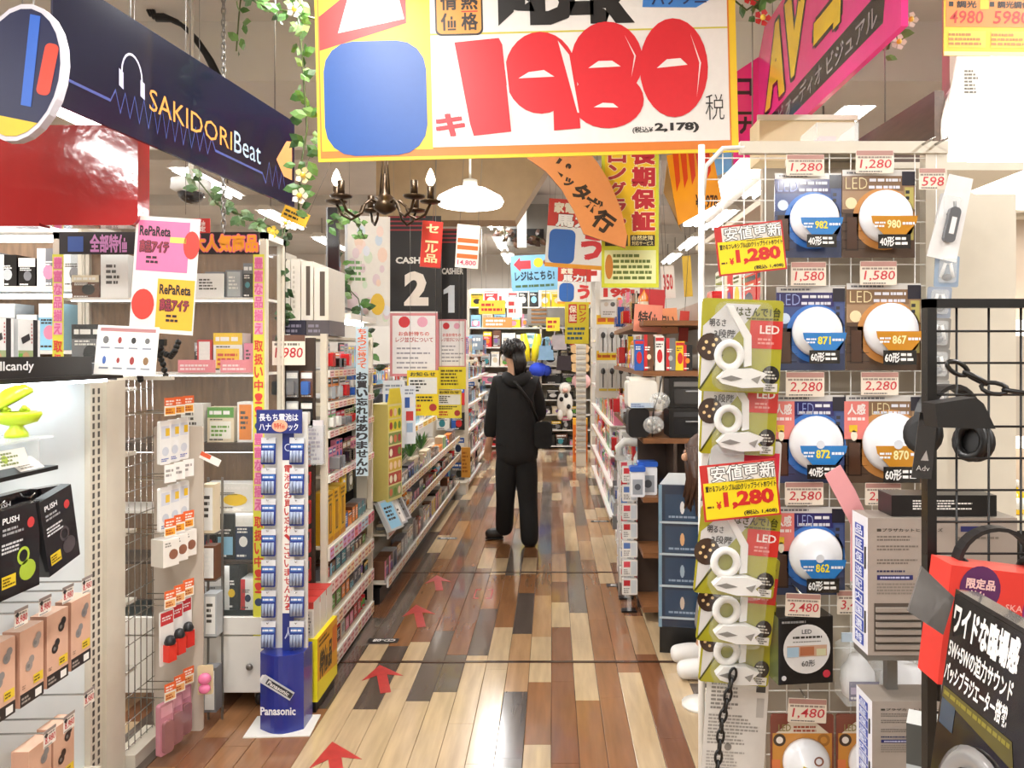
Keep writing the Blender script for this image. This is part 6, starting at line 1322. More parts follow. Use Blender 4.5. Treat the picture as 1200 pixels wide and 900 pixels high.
    t = thing('pallet_table', 'grey table under the piled cartons left of the back wall', 'table', (P(458, 0, 12.4).x, 12.35, 0))
    obj('top', G().box(0, 0, .9, 1.1, .4, .945), STEEL, t)
    for x in (.02, 1.04):
        for y in (.02, .34): obj('leg', G().box(x, y, 0, x + .04, y + .04, .9), STEEL, t)
back_display()
# ================================================================ hanging signs, lamps, garlands
def board(name, label, u0, v0, u1, v1, Y, bg, paint, r=0, cat='sign', d=.004, wires=True, m=PRINT, group=None, zceil=None):
    a = P(u0, v1, Y); w = (u1 - u0) * Y / F; h = (v1 - v0) * Y / F
    t = thing(name, label, cat, a, r, group)
    obj('board', G().box(0, 0, 0, w, d, h, bg), m, t)
    g = G(); paint(g, w, h); obj('printed_face', g, m, t)
    zc = zceil or (3.2 if 4.5 < Y < 4.95 else 3.55)
    if wires:
        for x in ((w * .1, w * .9) if w > .1 else (w / 2,)): obj('wire', G().tube([(x, d / 2, h), (x, d / 2, zc - a.z)], .0012, n=4), STEEL, t)
    return t
def hanging_signs():
    # ---- big BD-R price sign
    Y = 2.6; a = P(373, 190, Y); k = Y / F; w, h = 493 * k, 232 * k
    t = thing('price_banner', 'big laminated sign advertising BD-R discs for 1980 in red', 'sign', a, (0, -.0245, 0))
    obj('board', G().box(0, 0, 0, w, .006, h, 'ecc62a'), PRINT, t)
    g = G(); X = lambda u: (u - 373) * k; Z = lambda v: (190 - v) * k
    g.rect(X(376), Z(186), X(858), Z(-40), 'd87a2c', 1); g.rect(X(378), Z(178), X(508), Z(-40), 'ecc62a', 2); g.rect(X(508), Z(176), X(856), Z(-40), 'e4e0da', 2)
    g.rect(X(508), Z(45), X(856), Z(43), 'cfc24a', 3)
    g.poly([(X(378), Z(60)), (X(378), Z(20)), (X(430), Z(-20)), (X(480), Z(-20)), (X(480), Z(30))], 'c8302e', 3)
    g.poly(rrect(X(382), Z(184), X(502), Z(50), .1), '1c52a0', 4); g.poly([(X(400), Z(40)), (X(415), Z(-10)), (X(470), Z(-10)), (X(478), Z(25))], 'e8e4e0', 4)
    g.poly(rrect(X(514), Z(46), X(570), Z(-18), .02), '2a2420', 4); g.poly(rrect(X(516), Z(44), X(568), Z(-16), .018), 'e0963c', 5)
    for ch, u, v in (('情', 521, -4), ('熱', 545, -4), ('価', 521, 20), ('格', 545, 20)): g.fit(ch, X(u), Z(v + 20), X(u + 19), Z(v), '2a2018', 6, .03)
    g.rect(X(545), Z(19), X(564), Z(17.5), 'c83a2a', 6)
    g.fit('BD-R', X(588), Z(36), X(748), Z(-16), '1f1c1a', 4, .09)
    g.poly([(X(757), Z(18)), (X(760), Z(-12)), (X(838), Z(-14)), (X(842), Z(8)), (X(820), Z(20))], '3f7fc8', 4); g.fit('パナソニ', X(768), Z(16), X(832), Z(2), '22305c', 5, .02)
    red = 'd3222c'; E = lambda cu, cv, ru, rv, c, l: g.disc(X(cu), Z(cv), ru * k, rv * k, c, l, 28)
    g.poly([(X(536), Z(54)), (X(588), Z(50)), (X(592), Z(58)), (X(600), Z(160)), (X(556), Z(164)), (X(552), Z(150))], red, 4)
    E(636, 92, 42, 48, red, 5); g.poly([(X(640), Z(60)), (X(678), Z(95)), (X(681), Z(158)), (X(650), Z(160)), (X(650), Z(135))], red, 5.2)
    g.poly([(X(610), Z(98)), (X(622), Z(91)), (X(640), Z(89)), (X(652), Z(97))], 'e4e0da', 6)
    E(714, 80, 42, 46, red, 5.4); E(714, 126, 42, 33, red, 5.6); g.poly([(X(692), Z(88)), (X(704), Z(80)), (X(720), Z(80)), (X(730), Z(87))], 'e4e0da', 6); g.poly([(X(697), Z(134)), (X(708), Z(129)), (X(720), Z(130)), (X(726), Z(135))], 'e4e0da', 6)
    E(792, 90, 40, 58, red, 5.8); g.poly([(X(772), Z(90)), (X(784), Z(80)), (X(800), Z(79)), (X(808), Z(87))], 'e4e0da', 6.5)
    for p in (((592, 58), (594, 58), (602, 150), (600, 150)), ((657, 55), (670, 72), (680, 140), (678, 140)), ((735, 50), (748, 75), (742, 100), (746, 75)), ((812, 50), (824, 85), (818, 125), (822, 85))): g.poly([(X(u), Z(v)) for u, v in p], 'f0d8d4', 7)
    g.fit('キ', X(513), Z(163), X(545), Z(138), red, 4, .05); g.fit('(税込¥', X(742), Z(166), X(766), Z(158), '2a2624', 4, .02); g.fit('2,178)', X(768), Z(166), X(820), Z(154), '2a2624', 4, .05)
    g.fit('税', X(828), Z(152), X(850), Z(122), '2a2624', 4, -.01)
    obj('printed_face', g, PRINT, t)
    for x in (.05, w - .05): obj('wire', G().tube([(x, .003, h), (x, .003, 3.5 - a.z)], .002, n=5), STEEL, t)
    # ---- AV corner sign along the right
    t = thing('corner_sign', 'hot pink AV corner sign with yellow letters along the right side', 'sign', (1.0, 3.72, 2.54), -LF); L, h = 1.52, .6
    obj('board', G().prism([(0, 0), (L, 0), (L, h), (.1, h), (0, h * .82)], 0, .02, 'e83a8c'), GLOSS, t)
    g = G(); 
    for s, x0, x1, z0, z1 in (('A', .12, .42, .19, .54), ('V', .42, .74, .21, .56), ('コ', .8, 1.08, .23, .55), ('ー', 1.14, 1.4, .36, .44)): g.fit(s, x0, z0, x1, z1, 'f0c828', 2, .06, .15, out='2a2420')
    g.poly([(.1, .05), (1.4, .06), (1.42, .17), (.12, .15)], '2f2a2c', 1); g.fit('テレビ オーディオ ビジュアル', .14, .07, 1.36, .145, '9a9296', 2, .02)
    obj('lettering', g, GLOSS, t)
    e = obj('end_board', G().prism([(-.12, -.02), (0, -.0), (0, .5), (-.12, .42)], 0, .015, 'e83a8c'), GLOSS, t, r=LF)
    obj('lettering', G().vfit('コーナー', -.1, .03, -.03, .4, '3a2430', 1, .05), GLOSS, e)
    obj('blue_board', G().prism([(-.26, -.1), (-.125, -.04), (-.125, .2), (-.2, .3), (-.26, .16)], .02, .03, '6fa8d8'), GLOSS, t, r=LF)
    for x in (.2, 1.3): obj('wire', G().tube([(x, .01, h), (x, .01, 3.55 - 2.54)], .002, n=5), STEEL, t)
    # ---- cashier boards
    def cash(num):
        def f(g, w, h):
            for q in range(4): g.rect(0, h * (.98 - q * .045), w * .7, h * (.995 - q * .045), '9a2a34', 1)
            g.fit('CASHIER', w * .14, h * .5, w * .88, h * .57, 'e0ddd8', 1, .04)
        return f
    t = board('cashier_sign', 'black hanging board reading cashier two with pale numeral', 455, 253, 517, 365, 6.0, '1b1819', cash('2'), cat='sign', zceil=3.55); w, h = 62 * 6 / F, 112 * 6 / F; obj('numeral', G().fit('2', w * .3, h * .06, w * .76, h * .42, 'e6dcd2', 1, .05), PRINT, t)
    t = board('cashier_sign', 'smaller black hanging board reading cashier one', 513, 268, 547, 375, 6.6, '1d1a1b', cash('1')); w, h = 34 * 6.6 / F, 107 * 6.6 / F; obj('numeral', G().poly([(w * .36, h * .08), (w * .58, h * .08), (w * .58, h * .38), (w * .42, h * .38), (w * .2, h * .33), (w * .2, h * .28), (w * .36, h * .3)], 'dfe6ee', 1), PRINT, t)
    def notice(g, w, h):
        g.rect(w * .05, h * .04, w * .95, h * .96, 'f0ecec', 2); g.rect(0, 0, w, h, 'd88a90', 1); g.disc(w * .3, h * .86, w * .12, None, 'd2363e', 3, 14); g.disc(w * .68, h * .86, w * .11, None, 'e8a8c0', 3, 14)
        g.fit('お会計待ちの', w * .18, h * .64, w * .82, h * .71, 'd2564e', 3, .02); g.fit('レジ並びについて', w * .12, h * .54, w * .9, h * .62, 'b85a5a', 3, .02); g.small(w * .14, h * .1, w * .9, h * .48, 5, 'a09ca4', 3, 3, .35)
    board('queue_notice', 'white notice with pink border under the cashier two board', 457, 367, 513, 441, 6.0, 'ece8e8', notice, wires=False); board('queue_notice', 'paler white notice under the cashier one board', 513, 374, 546, 431, 6.6, 'dfe4f2', notice, wires=False)
    def yel(g, w, h):
        g.rect(w * .05, h * .48, w * .95, h * .84, 'e8e8e2', 1); g.small(w * .1, h * .52, w * .65, h * .8, 4, '3a3a34', 2, 5); g.fit('お知らせ', w * .1, h * .87, w * .9, h * .96, '3a3a2a', 2, .03); g.small(w * .08, h * .3, w * .9, h * .44, 2, '3a3420', 2, 6); g.small(w * .08, h * .08, w * .6, h * .26, 2, 'c8442a', 2, 7); g.disc(w * .82, h * .18, w * .12, None, 'b03a34', 2, 12)
    board('yellow_notice', 'yellow notice with white panel beside the cashier signs, nearest', 477, 434, 514, 487, 5.9, 'efd426', yel, wires=True)
    board('yellow_notice', 'plain yellow notice under the paler white notice', 514, 430, 546, 456, 6.5, 'efdc2e', lambda g, w, h: (g.small(w * .08, h * .15, w * .9, h * .9, 5, '6a5a1a', 1, 2)), wires=True)
    board('yellow_notice', 'lower yellow notice with small white panel', 512, 457, 541, 490, 6.55, 'ead646', yel, wires=True)
    t = thing('notice_pole', 'thin grey pole carrying the cashier notices', 'pole', (P(514, 0, 6.62).x, 6.66, 0)); obj('tube', G().tube([(0, 0, 1.05), (0, 0, 3.55)], .012), STEEL, t); obj('end_cap', G().lathe([(.016, 1.04), (.016, 1.06)], n=12), STEEL, t)
    # ---- hanging tags
    for u0, v0, u1, v1, Y, c, s, c2, lab in ((492, 258, 516, 312, 3.75, 'c8342e', 'セール品', 'f0d8a8', 'red folded hanging tag in front of the cashier boards'), (533, 262, 560, 313, 4.2, 'efe8e2', '', 'e8703a', 'white hanging tag with orange bands under the round lamp')):
        def pt(g, w, h, s=s, c2=c2):
            if s: g.vfit(s, w * .2, h * .08, w * .8, h * .95, c2, 1, .03)
            else:
                for q in (.22, .42, .58): g.rect(w * .05, h * q, w * .95, h * (q + .1), c2, 1)
                g.fit('14,800', w * .1, h * .05, w * .9, h * .18, 'c83a6a', 1, .02)
        board('hanging_tag', lab, u0, v0, u1, v1, Y, c, pt, (0, .06, .2), d=.03 if s else .003)
    # ---- curved wooden sign
    Y = 4.2; pts = [(617, 185), (640, 201), (658, 222), (672, 246), (684, 274), (733, 291), (735, 276), (728, 246), (716, 216), (700, 190), (690, 178), (640, 172)]
    a = P(617, 185, Y); t = thing('curved_sign', 'curved orange wooden sign with black brushed characters', 'sign', a)
    obj('board', G().prism([((P(u, v, Y) - a).x, (P(u, v, Y) - a).z) for u, v in pts], 0, .02, 'c9824a', side='8a5028'), PRINT, t)
    g = G()
    for ch, u, v, sz in (('ピ', 657, 196, 21), ('ッ', 667, 212, 14), ('タ', 682, 225, 21), ('ボ', 694, 240, 21), ('行', 708, 259, 24)):
        vs, fs = glyph(ch, .05, 0); c, s = math.cos(-.62), math.sin(-.62); k = sz * Y / F; p = P(u, v, Y) - a
        g.add([(p.x + ((x - .5) * c - (y - .4) * s) * k, -EPS, p.z + ((x - .5) * s + (y - .4) * c) * k) for x, y in vs], fs, '2a1c14')
    obj('lettering', g, PRINT, t)
    for u, v in ((660, 173), (700, 188)): p = P(u, v, Y) - a; obj('wire', G().tube([(p.x, .01, p.z), (p.x, .01, 3.55 - a.z)], .0015, n=4), STEEL, t)
    # ---- long guarantee sign
    def guar(g, w, h):
        g.rect(0, 0, w, h, 'c3c62e', 1); g.rect(w * .06, h * .3, w * .94, h * .99, 'e0b81e', 2)
        g.vfit('ロングラン', w * .12, h * .4, w * .42, h * 1.02, 'a8323a', 3, .04, out='e8dcb0'); g.vfit('長期保証', w * .54, h * .4, w * .92, h * 1.04, 'b02430', 3, .06, out='e8dcb0')
        g.rect(w * .5, h * .3, w * .93, h * .38, '2a2620', 3); g.fit('自然故障', w * .53, h * .342, w * .9, h * .375, 'e8dca0', 4, .02); g.fit('対応サービス', w * .53, h * .305, w * .9, h * .336, 'e8dca0', 4, .02); g.rect(w * .06, h * .3, w * .46, h * .38, '3a3420', 3)
        g.rect(w * .05, h * .03, w * .95, h * .27, 'd4d8a0', 2); g.small(w * .2, h * .05, w * .93, h * .25, 5, '5a6a2c', 3, 4); g.disc(w * .13, h * .15, w * .07, h * .09, 'b8742c', 3)
    board('guarantee_sign', 'tall yellow green guarantee sign with dark red characters', 705, 175, 772, 337, 4.3, 'c3c62e', guar)
    Y = 3.03; a = P(795, 262, Y); t = thing('flame_sign', 'glossy orange sign with red flame lettering behind the big banner', 'sign', a)
    obj('board', G().prism([((P(u, v, Y) - a).x, (P(u, v, Y) - a).z) for u, v in ((795, 264), (846, 236), (834, 172), (781, 182))], 0, .004, 'f0a22c'), mat('laminated', rough=.08, attr=True, noise=.02, coat=1), t)
    g = G()
    for i in range(5): u = 788 + i * 9; g.poly([((P(x, y, Y) - a).x, (P(x, y, Y) - a).z) for x, y in ((u, 178), (u + 7, 176), (u + 9, 212 - i * 3), (u + 5, 225 - i * 4))], 'd8402c', 1)
    p, q = P(815, 246, Y) - a, P(841, 228, Y) - a; g.fit('¥2,978', p.x, p.z, q.x, q.z, '4a2a14', 1, .03)
    obj('printed_face', g, MATS['laminated'], t); obj('back', G().prism([((P(u, v, Y) - a).x, (P(u, v, Y) - a).z) for u, v in ((782, 190), (795, 264), (799, 270), (778, 225))], .004, .012, '9a7a4a'), PRINT, t)
    obj('wire', G().tube([(.05, .002, .3), (.05, .002, 3.55 - a.z)], .0012, n=4), STEEL, t)
    # ---- far signs
    board('register_sign', 'light blue sign with red arrow pointing to the register', 600, 300, 656, 342, 8.0, '7fb8d8', lambda g, w, h: (g.poly([(w * .06, h * .75), (w * .2, h * .95), (w * .2, h * .85), (w * .42, h * .85), (w * .42, h * .62), (w * .2, h * .62), (w * .2, h * .55)], 'd2404a', 1), g.disc(w * .58, h * .78, w * .1, None, 'e8cc3a', 1, 14), g.disc(w * .74, h * .78, w * .06, None, '8a3a3a', 1, 12), g.fit('レジはこちら!', w * .08, h * .3, w * .9, h * .54, '2a3a4a', 2, .04), g.small(w * .08, h * .08, w * .9, h * .2, 1, '4a6a4a', 2, 2)), (0, -.05, 0))
    def power(g, w, h): g.rect(0, h * .6, w, h, 'c8382e', 1); g.rect(0, 0, w, h * .06, 'e8a02c', 1); g.fit('家電', w * .1, h * .8, w * .45, h * .95, 'e8e0c8', 2, .05); g.fit('馬力!', w * .15, h * .6, w * .85, h * .78, 'f2f0ec', 2, .05, out='2a2624'); g.poly(rrect(w * .05, h * .06, w * .5, h * .56, .05), '2a66b8', 2); g.fit('う', w * .62, h * .15, w * .95, h * .5, 'd2363a', 2, .06)
    board('discount_sign', 'white and red discount sign left of the curved wooden sign', 638, 232, 706, 312, 6.4, 'e8e6e0', power, (0, .07, 0)); board('discount_sign', 'smaller discount sign below the larger one', 653, 312, 692, 356, 7.6, 'e8e6e0', power, (0, .02, 0))
    board('small_guarantee_sign', 'small yellow guarantee sign with red squares near the aisle end', 662, 354, 690, 403, 7.4, 'd8c82c', lambda g, w, h: (g.rect(w * .15, h * .5, w * .5, h * .95, 'c8302e', 1), g.vfit('保証', w * .18, h * .52, w * .48, h * .93, 'f0e8d0', 2, .03), g.vfit('ロング', w * .6, h * .5, w * .88, h * .95, 'c8542e', 2, .03), g.small(w * .1, h * .08, w * .9, h * .42, 3, '3a5a6a', 1, 2)))
    board('red_price_strip', 'white strip with big red digits above the ladle packs', 703, 335, 744, 351, 6.95, 'eceae4', lambda g, w, h: (g.fit('198', w * .1, h * .15, w * .9, h * .85, 'd2302e', 1, .06)))
    far = [(561, 352, 592, 368, 9.5, 'e8c23a', 0, 'yellow'), (566, 372, 600, 384, 10.2, 'e88a4a', 1, 'orange'), (594, 348, 612, 372, 10.8, 'e8dcd4', 0, 'cream'), (690, 300, 704, 330, 8.6, 'e8e2dc', 0, 'white'), (700, 352, 716, 368, 9.2, 'd8403c', 1, 'red'), (550, 392, 566, 410, 9.8, '8a9aa8', 1, 'grey blue'), (640, 372, 656, 388, 11.4, 'f0d83a', 0, 'bright yellow')]
    for u0, v0, u1, v1, Y, c, s, cn in far:
        board('small_ceiling_card', '%s card hanging over the far end of the aisle' % cn, u0, v0, u1, v1, Y, c, lambda g, w, h, s=s: g.small(w * .1, h * .15, w * .9, h * .85, 2, 'f4f0e8' if s else 'b8302c', 1, int(w * 999)), zceil=3.42)
    # ---- pastel board and dark panel above the aisle shelf
    def pastel(g, w, h):
        r = random.Random(6); cs = ['d8dce6', 'e8d0c8', 'c4d2e0', 'e4c8b8', 'c8d8c0', 'd8c4cc']
        for i in range(26): x, z, q = r.uniform(.08, .92), r.uniform(.06, .94), r.uniform(.06, .15); g.disc(w * x, h * z, w * q * .8, h * q * .5, r.choice(cs), 1 + i * .1, 10)
        g.disc(w * .72, h * .2, w * .16, h * .1, 'e0b83a', 5, 14); g.small(w * .1, h * .4, w * .5, h * .6, 4, '6a9a5a', 5, 3); g.rect(0, 0, w * .06, h, 'c8ccd2', 5)
    board('pastel_board', 'large pale picture board behind the chandelier', 404, 252, 456, 382, 5.0, 'e0dcd6', pastel, .25, zceil=3.55)
    t = thing('tall_screen', 'slim tall black panel standing above the aisle shelf', 'panel', P(384, 372, 4.35) , .0); t.location.z = 1.853; hh = P(0, 243, 4.35).z - 1.853
    obj('panel', G().prism([(0, 0), (.075, -.0), (.055, hh), (.0, hh)], 0, .03, '201f20'), GLOSS, t); obj('edge', G().prism([(-.014, 0), (0, 0), (0, hh), (-.008, hh)], 0, .03, '8a8c90'), GLOSS, t); obj('foot', G().box(-.04, -.02, -.0, .1, .12, .012), BLACK, t)
    # ---- yellow arrow label, red tag, dome camera, chain
    board('yellow_label', 'yellow label with black print hanging below the blue banner', 328, 238, 360, 254, 3.25, 'd8aa2a', lambda g, w, h: g.small(w * .08, h * .2, w * .92, h * .8, 2, '2a2418', 1, 2), (0, .42, 0))
    board('red_tag', 'red tag with white characters above the lettered showcase', 221, 256, 246, 273, 3.3, 'c83630', lambda g, w, h: (g.fit('特価', w * .2, h * .5, w * .8, h * .92, 'f0e4dc', 1, .03), g.fit('限定', w * .2, h * .08, w * .8, h * .46, 'f0e4dc', 1, .03)))
    chain('hanging_chain', [Vector((P(262, 0, 3.4).x, 3.4, 3.55)), P(262, 272, 3.4)], 'grey chain hanging beside the red tag', .018, STEEL)
    t = thing('dome_camera', 'white dome security camera on a rod below the blue banner', 'camera', P(224, 222, 4.2)); c = (0, 0, 0)
    obj('housing', G().lathe([(.02, .06), (.1, .05), (.105, 0), (.07, -.02)], 'e4e4e2', 20), PLAST, t); obj('dome', G().ball((0, 0, -.02), .07, .07, .06, '2a2a2e', 16, 8), GLOSS, t); obj('rod', G().tube([(0, 0, .05), (0, 0, 3.545 - P(224, 222, 4.2).z)], .014), WHITE, t)
    # pipes under the ceiling at the left
    for i, (y, z, lab) in enumerate(((5.2, 3.05, 'white ceiling pipe nearest the beam'), (5.9, 3.2, 'white ceiling pipe behind the nearer one'))):
        obj('ceiling_pipe', G().tube([(-6, y, z), (-1.5, y, z)], .03), WHITE, None, label=lab, cat='pipe', group='white ceiling pipes')
    # air conditioner near the far ceiling
    t = thing('air_duct', 'grey square air duct hanging above the aisle end', 'duct', (-.55, 9.2, 2.9)); obj('box', G().box(0, 0, 0, .5, .6, .5), STEEL, t); obj('grille', G().box(.05, -.01, .05, .45, 0, .2), BLACK, t)
    t = thing('white_hanger', 'narrow white panel hanging left of the discount sign', 'panel', P(606, 290, 8.2)); obj('panel', G().box(0, 0, 0, .1, .02, P(0, 215, 8.2).z - P(0, 290, 8.2).z), WHITE, t); obj('clip', G().box(.03, 0, .68, .07, .02, 3.55 - P(0, 290, 8.2).z), BLACK, t)

    # ---- chandelier
    Y = 3.5; c = P(451, 240, Y); t = thing('chandelier', 'dark bronze chandelier with candle bulbs below the big price sign', 'chandelier', c)
    bz = mat('bronze', '4a3c2e', .35, metal=.8, noise=.2)
    obj('hub', G().lathe([(.006, -.045), (.03, -.035), (.05, -.02), (.05, .005), (.035, .02), (.045, .03), (.02, .05), (.012, .09), (.008, .14)], n=18), bz, t)
    for s in (-.022, 0, .022): obj('stay', G().tube([(s, 0, .04), (s * .3, 0, .28)], .004), bz, t)
    obj('rod', G().tube([(0, 0, .25), (0, 0, 3.55 - c.z)], .006), bz, t)
    for i, (an, lit) in enumerate(((186, 1), (222, 0), (318, 0), (352, 1), (60, 0), (120, 0))):
        dx, dy = math.cos(math.radians(an)), math.sin(math.radians(an)); R = .215
        q = lambda r_, z: (dx * r_, dy * r_, z)
        am = obj('arm', G().tube([q(.03, 0), q(.07, .015), q(.1, -.01), q(.115, -.05), q(.15, -.07), q(.19, -.05), q(R, .0)], .0065), bz, t)
        obj('drip_pan', G().lathe([(.01, -.004), (.045, .004), (.05, .012), (.012, .006)], n=16, c=q(R, 0)), bz, am)
        obj('candle', G().lathe([(.016, 0), (.016, .07)], n=12, c=q(R, .008)), bz, am)
        if lit: obj('bulb', G().lathe([(.008, 0), (.02, .018), (.021, .032), (.012, .06), (.002, .078)], n=14, c=q(R, .08)), mat('candle_bulb', 'fff2dc', .3, emit=9, noise=0), am)
    # ---- bright round pendant
    Y = 5.4; c = P(551, 236, Y); t = thing('pendant_lamp', 'bright round white pendant lamp over the aisle', 'lamp', c)
    obj('shade', G().lathe([(.02, .1), (.12, .085), (.22, .03), (.235, 0), (.22, -.03), (.12, -.05), (.0, -.055)], n=32), mat('lit_pendant', 'fffaf0', .3, emit=7, noise=0), t)
    obj('cap', G().lathe([(.05, .09), (.05, .15), (.02, .16)], n=16), WHITE, t); obj('rod', G().tube([(0, 0, .15), (0, 0, 3.55 - c.z)], .008), WHITE, t)
    # ---- floor marks
    def arrow(u, v0, v1, lab, w=.14, rz=0):
        a, b = PZ(u, v1), PZ(u, v0); L = b.y - a.y
        g = G(); rm = 'c03a36'
        pts = [(-.025, 0), (.025, 0), (.025, L * .62), (w, L * .5), (0, L), (-w, L * .5), (-.025, L * .62)]
        top = [(x, y, .0012) for x, y in pts]; bot = [(x, y, .0) for x, y in pts]; n = len(pts)
        g.add(top + bot, [(0, 1, 2, 6), (2, 3, 4), (2, 4, 6), (4, 5, 6)] + [(i, (i + 1) % n, n + (i + 1) % n, n + i) for i in range(n)], rm)
        obj('floor_arrow', g, mat('red_tape', rough=.4, attr=True, noise=.25, scale=20), None, (a.x, a.y, .0004), rz, lab, 'floor marking', 'red tape arrows on the floor')
    arrow(398, 866, 925, 'red tape arrow on the floor nearest the photographer', .1, .35); arrow(452, 778, 812, 'red tape arrow on the floor beside the blue stand', .1, .3); arrow(494, 708, 735, 'red tape arrow on the floor, third along the aisle', .1, .25); arrow(515, 674, 692, 'red tape arrow on the floor, farthest along the aisle', .09, .2)
    for i, (u, v) in enumerate(((449, 751), (725, 686), (524, 631), (703, 611))):
        a = PZ(u, v); g = G(); wd, hh = .17, .07; g.box(-wd / 2, -hh / 2, 0, wd / 2, hh / 2, .001, '1c1a1a')
        vs, fs = glyph('CD-08', .03, .1); k = .05
        g.add([(.07 - x * k * .9, .02 - y * k, .0016) for x, y in vs], fs, 'e8e6e2')
        obj('aisle_label', g, PRINT, None, (a.x, a.y, .0005), 0, ['black aisle number sticker on the floor by the low pink rails', 'black aisle number sticker on the floor by the navy tower', "black aisle number sticker left of the man's feet", 'black aisle number sticker on the far right of the floor'][i], 'floor marking', 'black aisle number stickers')
    for i, u in enumerate((556, 577)):
        a = PZ(u, 696); s = 1 - 2 * i; g = G(); g.box(0, -.1, 0, .008 * s, .1, .001, 'c8484a'); g.box(0, -.1, 0, .035 * s, -.085, .001, 'c8484a'); g.box(0, .085, 0, .035 * s, .1, .001, 'c8484a')
        obj('floor_bracket', g, mat('red_tape'), None, (a.x, a.y, .0005), 0, ['thin red bracket mark on the floor, opening to the right', 'thin red bracket mark on the floor, opening to the left'][i], 'floor marking')
hanging_signs()

# ---------------------------------------------------------------- garlands
def leaf_mesh(col, s):
    g = G(); g.add([(0, 0, 0), (-.3 * s, .04 * s, .35 * s), (-.22 * s, 0, .7 * s), (0, .1 * s, 1.0 * s), (.22 * s, 0, .7 * s), (.3 * s, .04 * s, .35 * s), (0, -.06 * s, .45 * s)],
                   [(0, 6, 1), (1, 6, 2), (2, 6, 3), (3, 6, 4), (4, 6, 5), (5, 6, 0)], col)
    return g.mesh('leaf', mat('leaf', rough=.4, attr=True, noise=.2, scale=30))
_lm = {}
def vine(label, pts, n, size, cols, seed, spread=1.0, flower=None):
    r = random.Random(seed); a = Vector(pts[0]); t = thing('ivy_garland', label, 'plant', a, group=None)
    q = [Vector(p) - a for p in pts]
    obj('stem', G().tube(q, .004, '4a5a30', 5), PLAST, t)
    seg = [(q[i + 1] - q[i]).length for i in range(len(q) - 1)]; tot = sum(seg)
    for k in range(n):
        s = (k + r.random()) / n * tot; i = 0
        while i < len(seg) - 1 and s > seg[i]: s -= seg[i]; i += 1
        p = q[i].lerp(q[i + 1], min(1, s / seg[i])); c = r.choice(cols); key = (c, round(size, 3))
        if key not in _lm: _lm[key] = leaf_mesh(c, size)
        o = obj('leaf', _lm[key], None, t, p + Vector((r.uniform(-1, 1), r.uniform(-1, 1), r.uniform(-1, 1))) * size * .25 * spread, (r.uniform(-.8, .8), r.choice((-1, 1)) * r.uniform(.8, 2.6), r.uniform(-.9, .9)))
        o.scale = (1, 1, 1) if r.random() < .5 else (.75, .75, .75)
    if flower:
        for k, (p, c) in enumerate(flower):
            g = G()
            for i in range(5): b = i * 1.257; d = Vector((math.cos(b), -.3, math.sin(b))) * .022; e_ = Vector((-math.sin(b), 0, math.cos(b))) * .012; g.add([(0, 0, 0), d - e_, d * 1.4, d + e_], [(0, 1, 2, 3)], c)
            g.ball((0, -.012, 0), .01, col='e8c84a', n=8, m=5); obj('flower', g, PLAST, t, Vector(p) - a)
GR = ['4d7a3a', '5f8c46', '39602e', '74a05a', '8cae76']; DK = ['2f4a2a', '3c5a34', '24381f', '4a6a40']; BRN = ['5a3a2a', '6a4a34', '4a3226', '5a4a34']
vine('green ivy hanging down left of the big price sign', [P(344, -12, 2.75), P(352, 40, 2.75), P(356, 95, 2.74), P(360, 150, 2.74), P(352, 200, 2.72), P(350, 246, 2.7)], 52, .062, GR, 1, 1.4, [(P(346, 12, 2.7), 'e8e6e0'), (P(356, 206, 2.68), 'd8cc9a'), (P(352, 230, 2.68), 'e6d8c4')])
vine('green ivy trailing along the top left of the big price sign', [P(288, -4, 2.8), P(310, 8, 2.8), P(340, 14, 2.79), P(376, 24, 2.78)], 22, .06, GR, 2, 1.4)
vine('short ivy sprig hanging alone under the ceiling beam', [P(284, -20, 3.6), P(280, 20, 3.6), P(277, 60, 3.6)], 9, .07, GR, 3, 1.2)
vine('dark ivy climbing beside the white upright cartons', [P(334, 268, 3.72), P(328, 300, 3.72), P(332, 340, 3.72), P(328, 400, 3.72)], 34, .06, DK, 4, 1.5, [(P(336, 262, 3.55), 'ece8e2'), (P(320, 272, 3.55), 'e8c84a')])
vine('pale ivy swag stretched above the lettered showcase', [P(228, 206, 4.0), P(255, 240, 4.0), P(290, 255, 4.02), P(322, 268, 4.02)], 40, .07, ['6a8a5a', '8aa47a', '4f7044', '9ab08a'], 5, 1.8)
vine('ivy around the left arm of the chandelier', [P(385, 262, 4.1), P(405, 250, 4.1), P(418, 262, 4.1), P(428, 280, 4.1)], 24, .06, GR, 6, 1.6)
vine('ivy hanging behind the pale picture board', [P(396, 290, 4.9), P(400, 330, 4.9), P(420, 350, 4.9), P(436, 420, 4.85), P(430, 470, 4.8)], 40, .08, DK + GR, 7, 1.8)
vine('brown leaf garland stretched over the far aisle', [P(586, 268, 9.0), P(606, 282, 9.0), P(628, 276, 9.0), P(650, 290, 9.0)], 36, .14, BRN, 8, 1.5)
vine('ivy with white and red flowers at the top beside the pink sign', [P(850, -8, 2.7), P(875, 12, 2.7), P(900, -5, 2.7), P(935, -14, 2.7)], 22, .06, GR, 9, 1.5, [(P(893, 22, 2.66), 'c83238'), (P(880, -2, 2.66), 'c83238')])
vine('ivy hanging at the top right of the pink corner sign', [P(1030, -10, 2.9), P(1052, 15, 2.9), P(1046, 40, 2.9), P(1040, 58, 2.9)], 26, .065, GR, 10, 1.7, [(P(1066, 24, 2.85), 'f0eeea'), (P(1052, 50, 2.85), 'f0eeea')])
vine('thin ivy over the middle of the far ceiling signs', [P(560, 205, 7.5), P(590, 215, 7.5), P(625, 205, 7.5)], 18, .1, GR, 12, 1.5)
